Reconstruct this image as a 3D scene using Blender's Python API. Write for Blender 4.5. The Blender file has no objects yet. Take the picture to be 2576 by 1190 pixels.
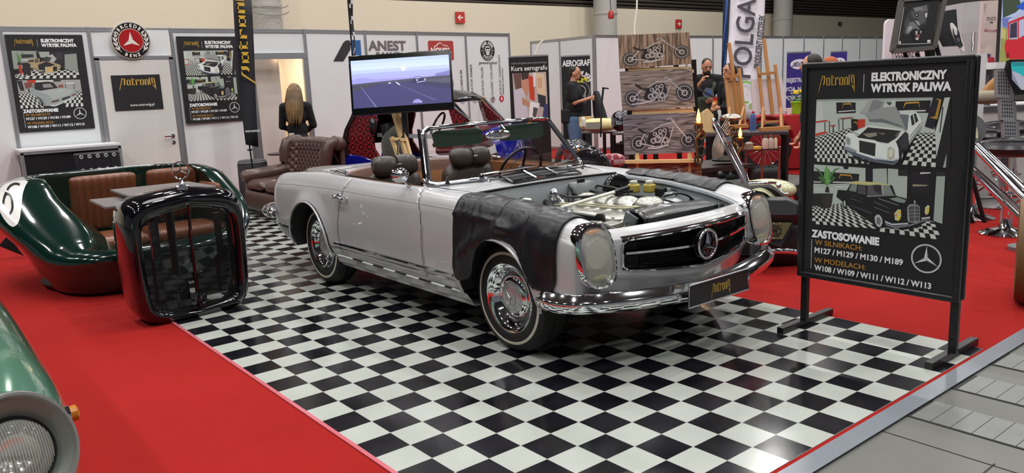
import bpy, bmesh, math, random
import numpy as np
from mathutils import Vector as V, Matrix as M4, noise
PI = math.pi; sc = bpy.context.scene; COL = sc.collection
R_ = math.radians
# ---------------- camera ----------------
CAM = V((5.516, -1.444, 1.513)); FPX = 1985.65
AR = V((0.62889466, 0.77628691, -0.0432451)); AD = V((0.11951802, -0.15148606, -0.98120712)); AF = V((-0.76824927, 0.61190735, -0.18804905))
cd = bpy.data.cameras.new('camera'); cam = bpy.data.objects.new('camera', cd); COL.objects.link(cam)
cd.sensor_width = 36; cd.lens = FPX / 2576 * 36; cd.clip_end = 200; cd.clip_start = .05
m = M4.Identity(4)
for i in range(3): m[i][0] = AR[i]; m[i][1] = -AD[i]; m[i][2] = -AF[i]; m[i][3] = CAM[i]
cam.matrix_world = m; sc.camera = cam
# ---------------- world, hall lamps, added soft fill, exposure ----------------
w = bpy.data.worlds.new('hall_air'); sc.world = w; w.use_nodes = True
w.node_tree.nodes['Background'].inputs[0].default_value = (.86, .88, 1, 1); w.node_tree.nodes['Background'].inputs[1].default_value = .13
sc.view_settings.view_transform = 'Standard'; sc.view_settings.look = 'None'; sc.view_settings.gamma = 1; sc.view_settings.exposure = 0.12
sc.view_settings.use_curve_mapping = False
def lamp(loc, size, power, col=(1, .985, .96), rot=(0, 0, 0), shape='DISK', spread=180):
    l = bpy.data.lights.new('hall_lamp', 'AREA'); l.shape = shape; l.size = size; l.energy = power; l.color = col; l.spread = R_(spread)
    o = bpy.data.objects.new('hall_lamp', l); o.location = loc; o.rotation_euler = rot; COL.objects.link(o); return o
for i in range(6):
    for j in range(7):
        lamp((-10 + i * 3.7 + (j % 2) * 1.3, -6 + j * 4.2, 8.6), .42, 104)
lamp((1.5, 1.5, 8.2), 3.5, 130)  # wide soft fill light added above the car, not one of the hall's lamps
def dirpx(x, y): return AR * ((x - 1288) / FPX) + AD * ((y - 595) / FPX) + AF
def onp(x, y, p0, n):
    d = dirpx(x, y); p0 = V(p0); n = V(n); return CAM + d * ((p0 - CAM).dot(n) / d.dot(n))
def onx(x, y, X): return onp(x, y, (X, 0, 0), (1, 0, 0))
def ony(x, y, Y): return onp(x, y, (0, Y, 0), (0, 1, 0))
def onz(x, y, Z): return onp(x, y, (0, 0, Z), (0, 0, 1))
def ond(x, y, D): return CAM + dirpx(x, y) * D
# ---------------- materials ----------------
MATS = {}
def srgb(c):
    if isinstance(c, str): c = tuple(int(c[i:i + 2], 16) / 255 for i in (0, 2, 4))
    return tuple((x / 12.92 if x <= .04045 else ((x + .055) / 1.055) ** 2.4) for x in c) + (1,)
def mat(name, col='808080', rough=.5, metal=0, coat=0, spec=.5, trans=0, emit=None, es=1, alpha=1, bump=None, noise_=None, ior=1.45, sheen=0):
    """bump=(scale,strength), noise_=(scale, colour2, amount)"""
    if name in MATS: return MATS[name]
    mt = bpy.data.materials.new(name); mt.use_nodes = True; N = mt.node_tree; b = N.nodes['Principled BSDF']
    b.inputs['Base Color'].default_value = srgb(col); b.inputs['Roughness'].default_value = rough; b.inputs['Metallic'].default_value = metal
    b.inputs['Coat Weight'].default_value = coat; b.inputs['Coat Roughness'].default_value = .03; b.inputs['Specular IOR Level'].default_value = spec
    b.inputs['Transmission Weight'].default_value = trans; b.inputs['Alpha'].default_value = alpha; b.inputs['IOR'].default_value = ior
    b.inputs['Sheen Weight'].default_value = sheen
    if emit: b.inputs['Emission Color'].default_value = srgb(emit); b.inputs['Emission Strength'].default_value = es
    if bump or noise_: tc = N.nodes.new('ShaderNodeTexCoord')
    if noise_:
        nz = N.nodes.new('ShaderNodeTexNoise'); nz.inputs['Scale'].default_value = noise_[0]; nz.inputs['Detail'].default_value = 5; N.links.new(tc.outputs['Object'], nz.inputs['Vector'])
        rp = N.nodes.new('ShaderNodeValToRGB'); rp.color_ramp.elements[0].position = .5 - noise_[2] / 2; rp.color_ramp.elements[1].position = .5 + noise_[2] / 2
        rp.color_ramp.elements[0].color = srgb(col); rp.color_ramp.elements[1].color = srgb(noise_[1]); N.links.new(nz.outputs['Fac'], rp.inputs['Fac']); N.links.new(rp.outputs['Color'], b.inputs['Base Color'])
    if bump:
        nb = N.nodes.new('ShaderNodeTexNoise'); nb.inputs['Scale'].default_value = bump[0]; nb.inputs['Detail'].default_value = 4; N.links.new(tc.outputs['Object'], nb.inputs['Vector'])
        bp = N.nodes.new('ShaderNodeBump'); bp.inputs['Strength'].default_value = bump[1]; bp.inputs['Distance'].default_value = .01; N.links.new(nb.outputs['Fac'], bp.inputs['Height']); N.links.new(bp.outputs['Normal'], b.inputs['Normal'])
    MATS[name] = mt; return mt
def ink(name='ink', rough=.55, emit=0, coat=0):
    if name in MATS: return MATS[name]
    mt = bpy.data.materials.new(name); mt.use_nodes = True; N = mt.node_tree; b = N.nodes['Principled BSDF']
    a = N.nodes.new('ShaderNodeAttribute'); a.attribute_name = 'Col'; N.links.new(a.outputs['Color'], b.inputs['Base Color']); b.inputs['Roughness'].default_value = rough; b.inputs['Coat Weight'].default_value = coat
    if emit: N.links.new(a.outputs['Color'], b.inputs['Emission Color']); b.inputs['Emission Strength'].default_value = emit; b.inputs['Base Color'].default_value = (0, 0, 0, 1)
    if emit: N.links.remove(b.inputs['Base Color'].links[0]); b.inputs['Base Color'].default_value = (.01, .01, .01, 1)
    MATS[name] = mt; return mt
def wood(name, c1, c2, c3, scale=(1, 6, 6), rough=.6, ring=12, dist=4):
    if name in MATS: return MATS[name]
    mt = bpy.data.materials.new(name); mt.use_nodes = True; N = mt.node_tree; b = N.nodes['Principled BSDF']; b.inputs['Roughness'].default_value = rough
    tc = N.nodes.new('ShaderNodeTexCoord'); mp = N.nodes.new('ShaderNodeMapping'); mp.inputs['Scale'].default_value = scale; N.links.new(tc.outputs['Object'], mp.inputs['Vector'])
    nz = N.nodes.new('ShaderNodeTexNoise'); nz.inputs['Scale'].default_value = dist; nz.inputs['Detail'].default_value = 2; N.links.new(mp.outputs['Vector'], nz.inputs['Vector'])
    mu = N.nodes.new('ShaderNodeMath'); mu.operation = 'MULTIPLY'; mu.inputs[1].default_value = ring; N.links.new(nz.outputs['Fac'], mu.inputs[0])
    fr = N.nodes.new('ShaderNodeMath'); fr.operation = 'PINGPONG'; fr.inputs[1].default_value = 1; N.links.new(mu.outputs[0], fr.inputs[0])
    rp = N.nodes.new('ShaderNodeValToRGB'); e = rp.color_ramp.elements; e[0].color = srgb(c1); e[1].color = srgb(c3); x = e.new(.45); x.color = srgb(c2); N.links.new(fr.outputs[0], rp.inputs['Fac']); N.links.new(rp.outputs['Color'], b.inputs['Base Color'])
    MATS[name] = mt; return mt
CHROME = mat('chrome', 'e6e8ec', .06, 1); BLACKP = mat('black_plastic', '121214', .35); BLACKM = mat('black_metal', '131315', .4, .2); RUBBER = mat('rubber', '161617', .62, bump=(60, .15))
ALU = mat('aluminium', 'aeb0b4', .35, .8); WHITE = mat('white_panel', 'dadcde', .45); LEATHER_BR = mat('dark_brown_leather', '4a332d', .38, coat=.15, bump=(90, .15)); BLACKL = mat('black_leather', '1c1b20', .34, bump=(25, .5))
INK = ink(); PINE = mat('pine_wood', 'd9bd8c', .6, noise_=(6, 'c9a873', .6)); BEECH = mat('beech_wood', 'b98552', .5, noise_=(5, 'a87342', .6)); DARKW = mat('dark_wood', '3a2723', .45)
# ---------------- mesh builder ----------------
ROOT = {}
def wm(o): return ROOT.get(o.name, M4.Identity(4)) if o else M4.Identity(4)
class MB:
    def __init__(s): s.v = []; s.f = []; s.mi = []; s.c = []; s.m = 0; s.col = None; s.sm = []; s.smooth = True
    def add(s, vs, fs, smooth=None):
        k = len(s.v); s.v += [tuple(p) for p in vs]
        for f in fs: s.f.append([i + k for i in f]); s.mi.append(s.m); s.c.append(s.col); s.sm.append(s.smooth if smooth is None else smooth)
        return s
    def box(s, c, d, rot=None, T=None):
        m = M4.Translation(c)
        if rot is not None: m = m @ (rot if isinstance(rot, M4) else M4.Rotation(rot, 4, 'Z'))
        if T is not None: m = T @ m
        hx, hy, hz = d[0] / 2, d[1] / 2, d[2] / 2
        vs = [m @ V((x * hx, y * hy, z * hz)) for x in (-1, 1) for y in (-1, 1) for z in (-1, 1)]
        return s.add(vs, [(0, 1, 3, 2), (4, 6, 7, 5), (0, 4, 5, 1), (2, 3, 7, 6), (0, 2, 6, 4), (1, 5, 7, 3)], False)
    def bar(s, a, b, w, h=None, up=(0, 0, 1)):
        """box beam from a to b"""
        a = V(a); b = V(b); h = h or w; d = b - a; L = d.length; x = d.normalized(); u = V(up)
        if abs(x.dot(u)) > .99: u = V((1, 0, 0))
        y = u.cross(x).normalized(); z = x.cross(y)
        m = M4(((x.x, y.x, z.x, (a.x + b.x) / 2), (x.y, y.y, z.y, (a.y + b.y) / 2), (x.z, y.z, z.z, (a.z + b.z) / 2), (0, 0, 0, 1)))
        return s.box((0, 0, 0), (L, w, h), T=m)
    def tube(s, pts, r, n=10, closed=False, cap=True, sq=1.0):
        pts = [V(p) for p in pts]; N = len(pts); rs = r if hasattr(r, '__len__') else [r] * N
        t0 = (pts[1] - pts[0]).normalized(); u = V((0, 0, 1)) if abs(t0.z) < .9 else V((1, 0, 0)); nrm = (u - t0 * u.dot(t0)).normalized(); vs = []
        for i in range(N):
            a = pts[i - 1] if i or closed else pts[0]; b = pts[(i + 1) % N] if i < N - 1 or closed else pts[-1]
            t = (b - a); t = t.normalized() if t.length > 1e-9 else t0
            nrm = (nrm - t * nrm.dot(t)); nrm = nrm.normalized() if nrm.length > 1e-6 else V((1, 0, 0)); bi = t.cross(nrm)
            for k in range(n):
                an = 2 * PI * k / n; vs.append(pts[i] + (nrm * math.cos(an) + bi * math.sin(an) * sq) * rs[i])
        fs = [[i * n + k, i * n + (k + 1) % n, ((i + 1) % N) * n + (k + 1) % n, ((i + 1) % N) * n + k] for i in range(N if closed else N - 1) for k in range(n)]
        if cap and not closed: fs += [list(range(n))[::-1], [(N - 1) * n + k for k in range(n)]]
        return s.add(vs, fs)
    def cyl(s, a, b, r, r2=None, n=20): return s.tube([a, b], [r, r if r2 is None else r2], n)
    def lathe(s, prof, c=(0, 0, 0), axis=(0, 0, 1), n=40, T=None, sc=(1, 1), cap=True):
        """prof [(r,h)]"""
        q = V((0, 0, 1)).rotation_difference(V(axis)).to_matrix().to_4x4(); m = M4.Translation(c) @ q
        if T is not None: m = T @ m
        vs = [m @ V((r * math.cos(2 * PI * k / n) * sc[0], r * math.sin(2 * PI * k / n) * sc[1], h)) for r, h in prof for k in range(n)]
        fs = [[i * n + k, i * n + (k + 1) % n, (i + 1) * n + (k + 1) % n, (i + 1) * n + k] for i in range(len(prof) - 1) for k in range(n)]
        if cap and prof[0][0] > 1e-6: fs.append(list(range(n))[::-1])
        if cap and prof[-1][0] > 1e-6: fs.append([(len(prof) - 1) * n + k for k in range(n)])
        return s.add(vs, fs)
    def ell(s, c, d, rot=None, n=16, p=1.0):
        """superellipsoid, d = half sizes"""
        m = M4.Translation(c)
        if rot is not None: m = m @ rot
        f = lambda x: math.copysign(abs(x) ** p, x); vs = []; h = n // 2
        for i in range(h + 1):
            a = -PI / 2 + PI * i / h
            for k in range(n):
                b = 2 * PI * k / n; vs.append(m @ V((d[0] * f(math.cos(a)) * f(math.cos(b)), d[1] * f(math.cos(a)) * f(math.sin(b)), d[2] * f(math.sin(a)))))
        return s.add(vs, [[i * n + k, i * n + (k + 1) % n, (i + 1) * n + (k + 1) % n, (i + 1) * n + k] for i in range(h) for k in range(n)])
    def grid(s, G, cu=False, cv=False, smooth=None):
        """G[i][j] points"""
        a = len(G); b = len(G[0]); vs = [p for r in G for p in r]
        return s.add(vs, [[i * b + j, i * b + (j + 1) % b, ((i + 1) % a) * b + (j + 1) % b, ((i + 1) % a) * b + j] for i in range(a if cu else a - 1) for j in range(b if cv else b - 1)], smooth)
    def poly(s, pts, col=None):
        if col is not None: s.col = col
        return s.add(pts, [list(range(len(pts)))], False)
    def prism(s, pts, d, col=None):
        """extrude 3D polygon by vector d"""
        d = V(d); n = len(pts); P = [V(p) for p in pts]
        return s.add(P + [p + d for p in P], [list(range(n))[::-1], [n + i for i in range(n)]] + [[i, (i + 1) % n, n + (i + 1) % n, n + i] for i in range(n)], False)
    def build(s, name, mats, parent=None, W=True, loc=None, bevel=0, sub=0, solid=0, angle=40, seg=2, flip=False):
        inv = wm(parent).inverted() if (W and parent) else (M4.Translation(-V(loc)) if loc else M4.Identity(4))
        me = bpy.data.meshes.new(name); me.from_pydata([inv @ V(p) for p in s.v], [], s.f); me.validate()
        if not isinstance(mats, (list, tuple)): mats = [mats]
        for q in mats: me.materials.append(q)
        ok = len(me.polygons) == len(s.f)
        if ok:
            me.polygons.foreach_set('material_index', s.mi); me.polygons.foreach_set('use_smooth', s.sm)
        if any(c is not None for c in s.c) and ok:
            at = me.color_attributes.new('Col', 'FLOAT_COLOR', 'CORNER'); data = []
            for f, c in zip(s.f, s.c): data += list(srgb(c if c is not None else '000000')) * len(f)
            at.data.foreach_set('color', data)
        bm = bmesh.new(); bm.from_mesh(me)
        if not any(c is not None for c in s.c): bmesh.ops.recalc_face_normals(bm, faces=bm.faces)
        if flip: bmesh.ops.reverse_faces(bm, faces=bm.faces)
        bm.to_mesh(me); bm.free()
        if angle: me.set_sharp_from_angle(angle=R_(angle))
        o = bpy.data.objects.new(name, me); COL.objects.link(o)
        if parent: o.parent = parent; ROOT[o.name] = wm(parent)
        elif loc: o.location = loc; ROOT[o.name] = M4.Translation(loc)
        if solid: x = o.modifiers.new('s', 'SOLIDIFY'); x.thickness = solid; x.offset = 0
        if bevel: x = o.modifiers.new('b', 'BEVEL'); x.width = bevel; x.segments = seg; x.limit_method = 'ANGLE'; x.angle_limit = R_(35)
        if sub: x = o.modifiers.new('u', 'SUBSURF'); x.levels = x.render_levels = sub
        return o
def tag(o, label=None, cat=None, group=None, kind=None):
    if label: o['label'] = label
    if cat: o['category'] = cat
    if group: o['group'] = group
    if kind: o['kind'] = kind
    return o
def thing(name, label, cat, loc=(0, 0, 0), rz=0, group=None, T=None):
    o = bpy.data.objects.new(name, None); COL.objects.link(o); o.empty_display_size = .1
    m = M4.Translation(loc) @ M4.Rotation(rz, 4, 'Z') if T is None else T
    o.matrix_world = m; ROOT[o.name] = m; return tag(o, label, cat, group)
def struct(o): o['kind'] = 'structure'; return o
def copy_tree(o, parent=None, memo=None):
    c = o.copy(); COL.objects.link(c); c.parent = parent
    for ch in list(o.children): copy_tree(ch, c)
    return c
def place(o, loc, rz=0, label=None, group=None):
    c = copy_tree(o); c.location = loc; c.rotation_euler = (0, 0, rz)
    if label: c['label'] = label
    if group: c['group'] = group
    return c
# ---- lettering: real text outlines as flat meshes ----
def text_mesh(txt, size=1, bold=0, align='LEFT', sx=1, shear=0, space=1, line=1):
    cu = bpy.data.curves.new('t', 'FONT'); cu.body = txt; cu.size = size; cu.align_x = align; cu.offset = bold; cu.shear = shear; cu.space_character = space; cu.space_line = line; cu.resolution_u = 3
    o = bpy.data.objects.new('t', cu); COL.objects.link(o); dg = bpy.context.evaluated_depsgraph_get(); me = bpy.data.meshes.new_from_object(o.evaluated_get(dg))
    vs = [(v.co.x * sx, v.co.y) for v in me.vertices]; fs = [list(p.vertices) for p in me.polygons]
    bpy.data.objects.remove(o); bpy.data.curves.remove(cu); bpy.data.meshes.remove(me); return vs, fs
def text(mb, txt, F, size, col, bold=0, align='LEFT', fit=None, sx=1, off=.0012, shear=0, space=1, line=1, path=None):
    """F=(origin, ux, uy) frame in metres; fit = total width wanted"""
    vs, fs = text_mesh(txt, size, bold, align, sx, shear, space, line)
    if not vs: return
    if fit:
        x0 = min(v[0] for v in vs); x1 = max(v[0] for v in vs); k = fit / (x1 - x0)
        vs = [((x - (x0 if align == 'LEFT' else 0)) * k, y) for x, y in vs]
    o, ux, uy = V(F[0]), V(F[1]), V(F[2]); n = ux.cross(uy).normalized() * off
    if path: vs = [path(x, y) for x, y in vs]
    mb.col = col; mb.add([o + ux * x + uy * y + n for x, y in vs], fs, False)
# logo lettering (angular gothic strokes), unit box 0..1 wide
LOGO = [[(0, -.42), (.13, .97), (.16, .97), (.19, 1), (.2, 1), (.15, .0), (.13, 0), (.13, .25), (.1, .1)]]
def logo(mb, F, wd, h, col='c9a23c', off=.0016):
    """the 'notronig' wordmark: thick angular strokes, long slashed first n and tailed g"""
    o, ux, uy = V(F[0]), V(F[1]), V(F[2]); n = ux.cross(uy).normalized() * off
    t = .0165; P = []
    def st(a, b, w=t): P.append([(a[0] - w, a[1]), (a[0] + w, a[1]), (b[0] + w, b[1]), (b[0] - w, b[1])])
    def hb(x0, x1, y, hgt=.12): P.append([(x0, y), (x1, y), (x1, y + hgt), (x0, y + hgt)])
    def ob(x0, w_, top=.8): st((x0, 0), (x0, top)); st((x0 + w_, 0), (x0 + w_, top)); hb(x0, x0 + w_, 0); hb(x0, x0 + w_, top - .12)
    P += [[(0, -.75), (.03, -.5), (.112, .8), (.145, 1.0), (.10, 1.0), (.06, .3)], [(.13, .15), (.155, .0), (.185, .3), (.185, 1.0), (.15, .92), (.15, .3)]]
    ob(.235, .075); st((.375, 0), (.375, 1.0)); hb(.345, .43, .72); hb(.375, .43, 0); st((.475, 0), (.475, .8)); hb(.475, .545, .68); P.append([(.52, .68), (.55, .68), (.55, .5), (.53, .55)])
    ob(.59, .075); st((.72, 0), (.72, .8)); st((.79, 0), (.79, .8)); hb(.72, .79, .68); st((.838, 0), (.838, 1.0), .014)
    P += [[(.885, .3), (.915, .2), (.915, .95), (.885, .9)], [(.885, .88), (.955, .88), (.965, 1.0), (.885, 1.0)], [(.885, .2), (.94, .2), (.94, .32), (.885, .32)], [(.935, 1.0), (.968, 1.0), (1.0, -.75), (.975, -.4)], [(1.0, -.75), (.9, .0), (.915, .05), (.985, -.3)]]
    for p in P: mb.poly([o + ux * (a * wd) + uy * (b * h) + n for a, b in p], col)
def circ(F, cx, cy, r, n=40, ry=None, a0=0, a1=2 * PI):
    o, ux, uy = V(F[0]), V(F[1]), V(F[2]); ry = ry or r; k = n if abs(a1 - a0 - 2 * PI) < 1e-6 else n + 1
    return [o + ux * (cx + r * math.cos(a0 + (a1 - a0) * i / n)) + uy * (cy + ry * math.sin(a0 + (a1 - a0) * i / n)) for i in range(k)]
def ring(mb, F, cx, cy, r0, r1, col, n=48, off=.0015, a0=0, a1=2 * PI):
    nn = V(F[1]).cross(V(F[2])).normalized() * off; A = [p + nn for p in circ(F, cx, cy, r0, n, None, a0, a1)]; B = [p + nn for p in circ(F, cx, cy, r1, n, None, a0, a1)]
    mb.col = col; full = abs(a1 - a0 - 2 * PI) < 1e-6; k = len(A)
    mb.add(A + B, [[i, (i + 1) % k, k + (i + 1) % k, k + i] for i in range(k if full else k - 1)], False)
def star(mb, F, cx, cy, r, c1, c2, off=.002, w=.13):
    """three-pointed star, each point in a light and a dark facet"""
    o, ux, uy = V(F[0]), V(F[1]), V(F[2]); n = ux.cross(uy).normalized() * off; P = lambda x, y: o + ux * (cx + x) + uy * (cy + y) + n
    for k in range(3):
        a = PI / 2 + k * 2 * PI / 3
        for s_, c in ((1, c1), (-1, c2)): mb.poly([P(0, 0), P(w * r * math.cos(a + s_ * PI / 3), w * r * math.sin(a + s_ * PI / 3)), P(r * math.cos(a), r * math.sin(a))], c)
def checker_art(mb, quad, nu, nv, c1, c2, off):
    """perspective checker drawn in a flat picture: quad = 4 corners TL TR BR BL"""
    a, b, c, d = [V(p) + off for p in quad]; n = None
    def P(u, v): return (a.lerp(b, u)).lerp(d.lerp(c, u), v)
    for i in range(nu):
        for j in range(nv):
            f = lambda t: (t ** 1.6); mb.poly([P(i / nu, f(j / nv)), P((i + 1) / nu, f(j / nv)), P((i + 1) / nu, f((j + 1) / nv)), P(i / nu, f((j + 1) / nv))], c1 if (i + j) % 2 else c2)
def crv(pts, n=8, closed=False):
    """Catmull-Rom through points (any dimension)"""
    P = [np.array(p, float) for p in pts]; N = len(P); out = []
    for i in range(N if closed else N - 1):
        g = lambda k: P[k % N] if closed else P[min(max(k, 0), N - 1)]
        p0, p1, p2, p3 = g(i - 1), g(i), g(i + 1), g(i + 2)
        for k in range(n):
            t = k / n; out.append(tuple(.5 * ((2 * p1) + (-p0 + p2) * t + (2 * p0 - 5 * p1 + 4 * p2 - p3) * t * t + (-p0 + 3 * p1 - 3 * p2 + p3) * t ** 3)))
    if not closed: out.append(tuple(P[-1]))
    return out
# ================= SETTING =================
TS = .17
def checker_mat():
    mt = bpy.data.materials.new('checker_vinyl'); mt.use_nodes = True; N = mt.node_tree; L = N.links; b = N.nodes['Principled BSDF']
    def mth(op, a, bb=None, c=None):
        n = N.nodes.new('ShaderNodeMath'); n.operation = op
        for i, x in enumerate((a, bb, c)):
            if x is None: continue
            if isinstance(x, (int, float)): n.inputs[i].default_value = x
            else: L.new(x, n.inputs[i])
        return n.outputs[0]
    g = N.nodes.new('ShaderNodeNewGeometry'); sp = N.nodes.new('ShaderNodeSeparateXYZ'); L.new(g.outputs['Position'], sp.inputs[0])
    ux = mth('DIVIDE', sp.outputs['X'], TS); uy = mth('DIVIDE', sp.outputs['Y'], TS)
    par = mth('MODULO', mth('ADD', mth('ADD', mth('FLOOR', ux), mth('FLOOR', uy)), 400), 2)
    line = lambda u: mth('LESS_THAN', mth('ABSOLUTE', mth('SUBTRACT', mth('FRACT', u), .5)), .493)
    keep = mth('MULTIPLY', line(ux), line(uy))
    nz = N.nodes.new('ShaderNodeTexNoise'); nz.inputs['Scale'].default_value = 3.5; nz.inputs['Detail'].default_value = 6; L.new(g.outputs['Position'], nz.inputs['Vector'])
    def ramp(c1, c2):
        r = N.nodes.new('ShaderNodeValToRGB'); r.color_ramp.elements[0].color = srgb(c1); r.color_ramp.elements[1].color = srgb(c2); r.color_ramp.elements[0].position = .35; r.color_ramp.elements[1].position = .68; L.new(nz.outputs['Fac'], r.inputs['Fac']); return r.outputs['Color']
    wt = ramp('a9ada6', 'b2b6af'); bk = ramp('0e0e12', '1c1b22')
    def mix(f, a, c):
        n = N.nodes.new('ShaderNodeMix'); n.data_type = 'RGBA'; L.new(f, n.inputs[0])
        for i, x in ((6, a), (7, c)):
            if isinstance(x, tuple): n.inputs[i].default_value = x
            else: L.new(x, n.inputs[i])
        return n.outputs[2]
    c = mix(par, wt, bk); c = mix(keep, srgb('a6a9a4'), c); L.new(c, b.inputs['Base Color'])
    rr = N.nodes.new('ShaderNodeMapRange'); rr.inputs['To Min'].default_value = .1; rr.inputs['To Max'].default_value = .2; L.new(nz.outputs['Fac'], rr.inputs['Value']); L.new(rr.outputs[0], b.inputs['Roughness'])
    bp = N.nodes.new('ShaderNodeBump'); bp.inputs['Strength'].default_value = .12; bp.inputs['Distance'].default_value = .01
    n2 = N.nodes.new('ShaderNodeTexNoise'); n2.inputs['Scale'].default_value = 2.2; L.new(g.outputs['Position'], n2.inputs['Vector']); L.new(n2.outputs['Fac'], bp.inputs['Height']); L.new(bp.outputs['Normal'], b.inputs['Normal'])
    b.inputs['Specular IOR Level'].default_value = .5
    return mt
CONC = mat('hall_concrete', '5e5f5b', .55, noise_=(1.3, '6e6e69', .7), bump=(40, .1)); CARPET = mat('red_carpet', '921a18', .95, spec=.15, noise_=(1.1, '9c1f1b', .9), bump=(400, .4))
f = struct(MB().box((2, 8, -.06), (44, 64, .1)).build('floor', CONC))
r = MB()
r.box((-2.6, 2.2, -.005), (13.1, 11.0, .01)); struct(r.build('floor_carpet', CARPET))   # our booth
r = MB().box((-3.05, 11.6, -.005), (12.2, 4.4, .01)); struct(r.build('floor_carpet_next_booth', CARPET))
struct(MB().box((-.6, 1.53, .0015), (9.02, 3.06, .003)).build('floor_checkered', checker_mat()))
tp = MB(); tp.box((3.975, 1.0, .0015), (.09, 7.5, .003)); struct(tp.build('trim_1', mat('edge_tape', '7c828a', .25, coat=.3)))
tp = MB(); tp.box((1.9, -.012, .004), (4.0, .02, .004)); struct(tp.build('trim_2', mat('clear_tape', 'c86a76', .15, coat=.5)))
# metal duct covers and joints of the hall floor
DJ = mat('floor_joint', '2c2c2a', .7); PL = mat('duct_cover', '6d6f6e', .4, noise_=(8, '7b7c79', .7))
for k, (y0, y1, x0) in enumerate([(1.955, 2.19, 4.03), (2.41, 2.65, 4.04), (2.87, 3.1, 4.03), (3.33, 3.56, 4.04)]):
    mb = MB(); mb.box((6.2, (y0 + y1) / 2, -.0085), (4.4, y1 - y0 + .012, .003)); struct(mb.build('floor_duct', DJ))
    mb = MB()
    for i in range(28): mb.box((x0 + .004 + .0835 * i + .04, (y0 + y1) / 2, -.006), (.0805, y1 - y0, .005))
    struct(mb.build('floor_duct_covers', PL))
mb = MB(); mb.box((6, 1.73, -.0095), (4.2, .005, .003)); mb.box((4.447, .5, -.0095), (.006, 2.5, .003)); mb.box((5.2, 1.2, -.0095), (.006, 1.2, .003)); mb.box((6.0, .45, -.0095), (4.2, .005, .003)); struct(mb.build('floor_joints', DJ))
# hall shell
CREAM = mat('cream_wall', 'dacfba', .8, noise_=(.25, 'd2c7b2', .8)); struct(MB().box((-12.1, 10, 1.85), (.2, 64, 3.7)).build('wall_back', CREAM))
lv = MB()
for i in range(34): lv.box((-12.05, 10, 3.75 + i * .11), (.12, 64, .05), M4.Rotation(.5, 4, 'Y'))
lv.box((-12.3, 10, 6.5), (.1, 64, 5.4)); struct(lv.build('wall_louvres', mat('dark_louvre', '4a423c', .6)))
struct(MB().box((2, 8, 9.2), (44, 64, .2)).build('ceiling', mat('ceiling_grey', '6a6a6e', .8)))
COLM = mat('column_paint', 'a9a6a0', .6)
for (x, y) in ((-12.0, 5.8), (-11.4, 15.9), (-11.5, 25.3)):
    c = MB().lathe([(.34, 0), (.34, 3.42), (.36, 3.43), (.36, 3.5), (.34, 3.51), (.34, 9.1)], (x, y, 0), n=36); struct(c.build('column', COLM))
# cable loops on the first column
cb = MB()
for z in (3.5, 3.36): cb.tube([(-11.62 + .02 * math.cos(t), 5.75 + .42 * math.sin(t) - .0, z - .12 * math.cos(t * .9)) for t in np.linspace(-1.3, 1.5, 16)], .012, 6)
tag(cb.build('cable', mat('cable_grey', '8b8880', .5)), 'two pale cables looped round the hall column behind the booth', 'cable')
# booth walls -------------------------------------------------
def booth_wall(nm, pts, z1=2.5, skip=(), z0=0):
    """white panels between aluminium posts at pts [(x,y)]"""
    mb = MB()
    for i in range(len(pts) - 1):
        if i in skip: continue
        a, b = V((*pts[i], 0)), V((*pts[i + 1], 0)); mb.bar(a + V((0, 0, (z0 + z1) / 2)), b + V((0, 0, (z0 + z1) / 2)), .012, z1 - z0 - .04)
    w_ = struct(mb.build(nm, WHITE)); ROOT[w_.name] = M4.Identity(4)
    for i, p in enumerate(pts):
        q = MB(); q.lathe([(.026, 0), (.026, z1)], (p[0], p[1], 0), n=8)
        for s in (-.024, .024): q.box((p[0] + .02, p[1] + s * .5, z1 / 2), (.008, .012, z1))
        q.build('post', ALU, w_)
    for i in range(len(pts) - 1):
        a, b = V((*pts[i], z1 - .03)), V((*pts[i + 1], z1 - .03)); q = MB(); q.bar(a, b, .03, .055); q.bar(a + V((.016, 0, .014)), b + V((.016, 0, .014)), .004, .008); q.build('rail', ALU, w_)
        if i not in skip: q = MB(); q.bar(a - V((0, 0, 2.43)), b - V((0, 0, 2.43)), .03, .055); q.build('rail', ALU, w_)
    return w_
wl = booth_wall('wall_left', [(-6.25, -1.95), (-6.25, -.98), (-6.25, .0), (-6.25, .98), (-6.28, 2.03), (-6.25, 3.02), (-6.25, 4.0)], skip=(3, 5))
wg = booth_wall('wall_graphics', [(-6.25 - .1068 * (y - 4.03), y) for y in (4.0, 5.11, 6.18, 7.31, 8.43)])
ww = booth_wall('wall_wing', [(-8.9, 10.86), (-8.02, 10.96), (-6.95, 10.95)])
wr = booth_wall('wall_right', [(-6.9, 10.95 + 1.02 * i) for i in range(14)])
# door 1 with frame, header panel
def flat(nm, c, d, m_, par=None): return MB().box(c, d).build(nm, m_, par)
struct(flat('wall_over_door', (-6.255, 1.5, 2.27), (.012, .98, .4), WHITE))
dr = thing('door_1', None, None, (-6.25, 1.5, 0)); struct(dr)
mb = MB()
mb.box((-6.24, 1.5, 2.1), (.05, 1.0, .05)); mb.box((-6.24, 1.03, 1.05), (.05, .06, 2.1)); mb.box((-6.24, 1.975, 1.05), (.05, .06, 2.1)); mb.build('door_frame', ALU, dr)
flat('door_leaf', (-6.235, 1.5, 1.04), (.04, .88, 2.06), mat('door_white', 'd2cfca', .5), dr)
hd = MB(); hd.cyl((-6.21, 1.87, 1.02), (-6.15, 1.87, 1.02), .012); hd.tube([(-6.155, 1.87, 1.02), (-6.15, 1.82, 1.02), (-6.15, 1.74, 1.018)], .01, 8); hd.lathe([(.028, 0), (.028, .01), (0, .012)], (-6.215, 1.87, 1.02), (1, 0, 0), 20); hd.lathe([(.026, 0), (.026, .012), (.012, .014), (0, .014)], (-6.215, 1.87, .93), (1, 0, 0), 20); hd.build('door_handle', CHROME, dr)
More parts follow.
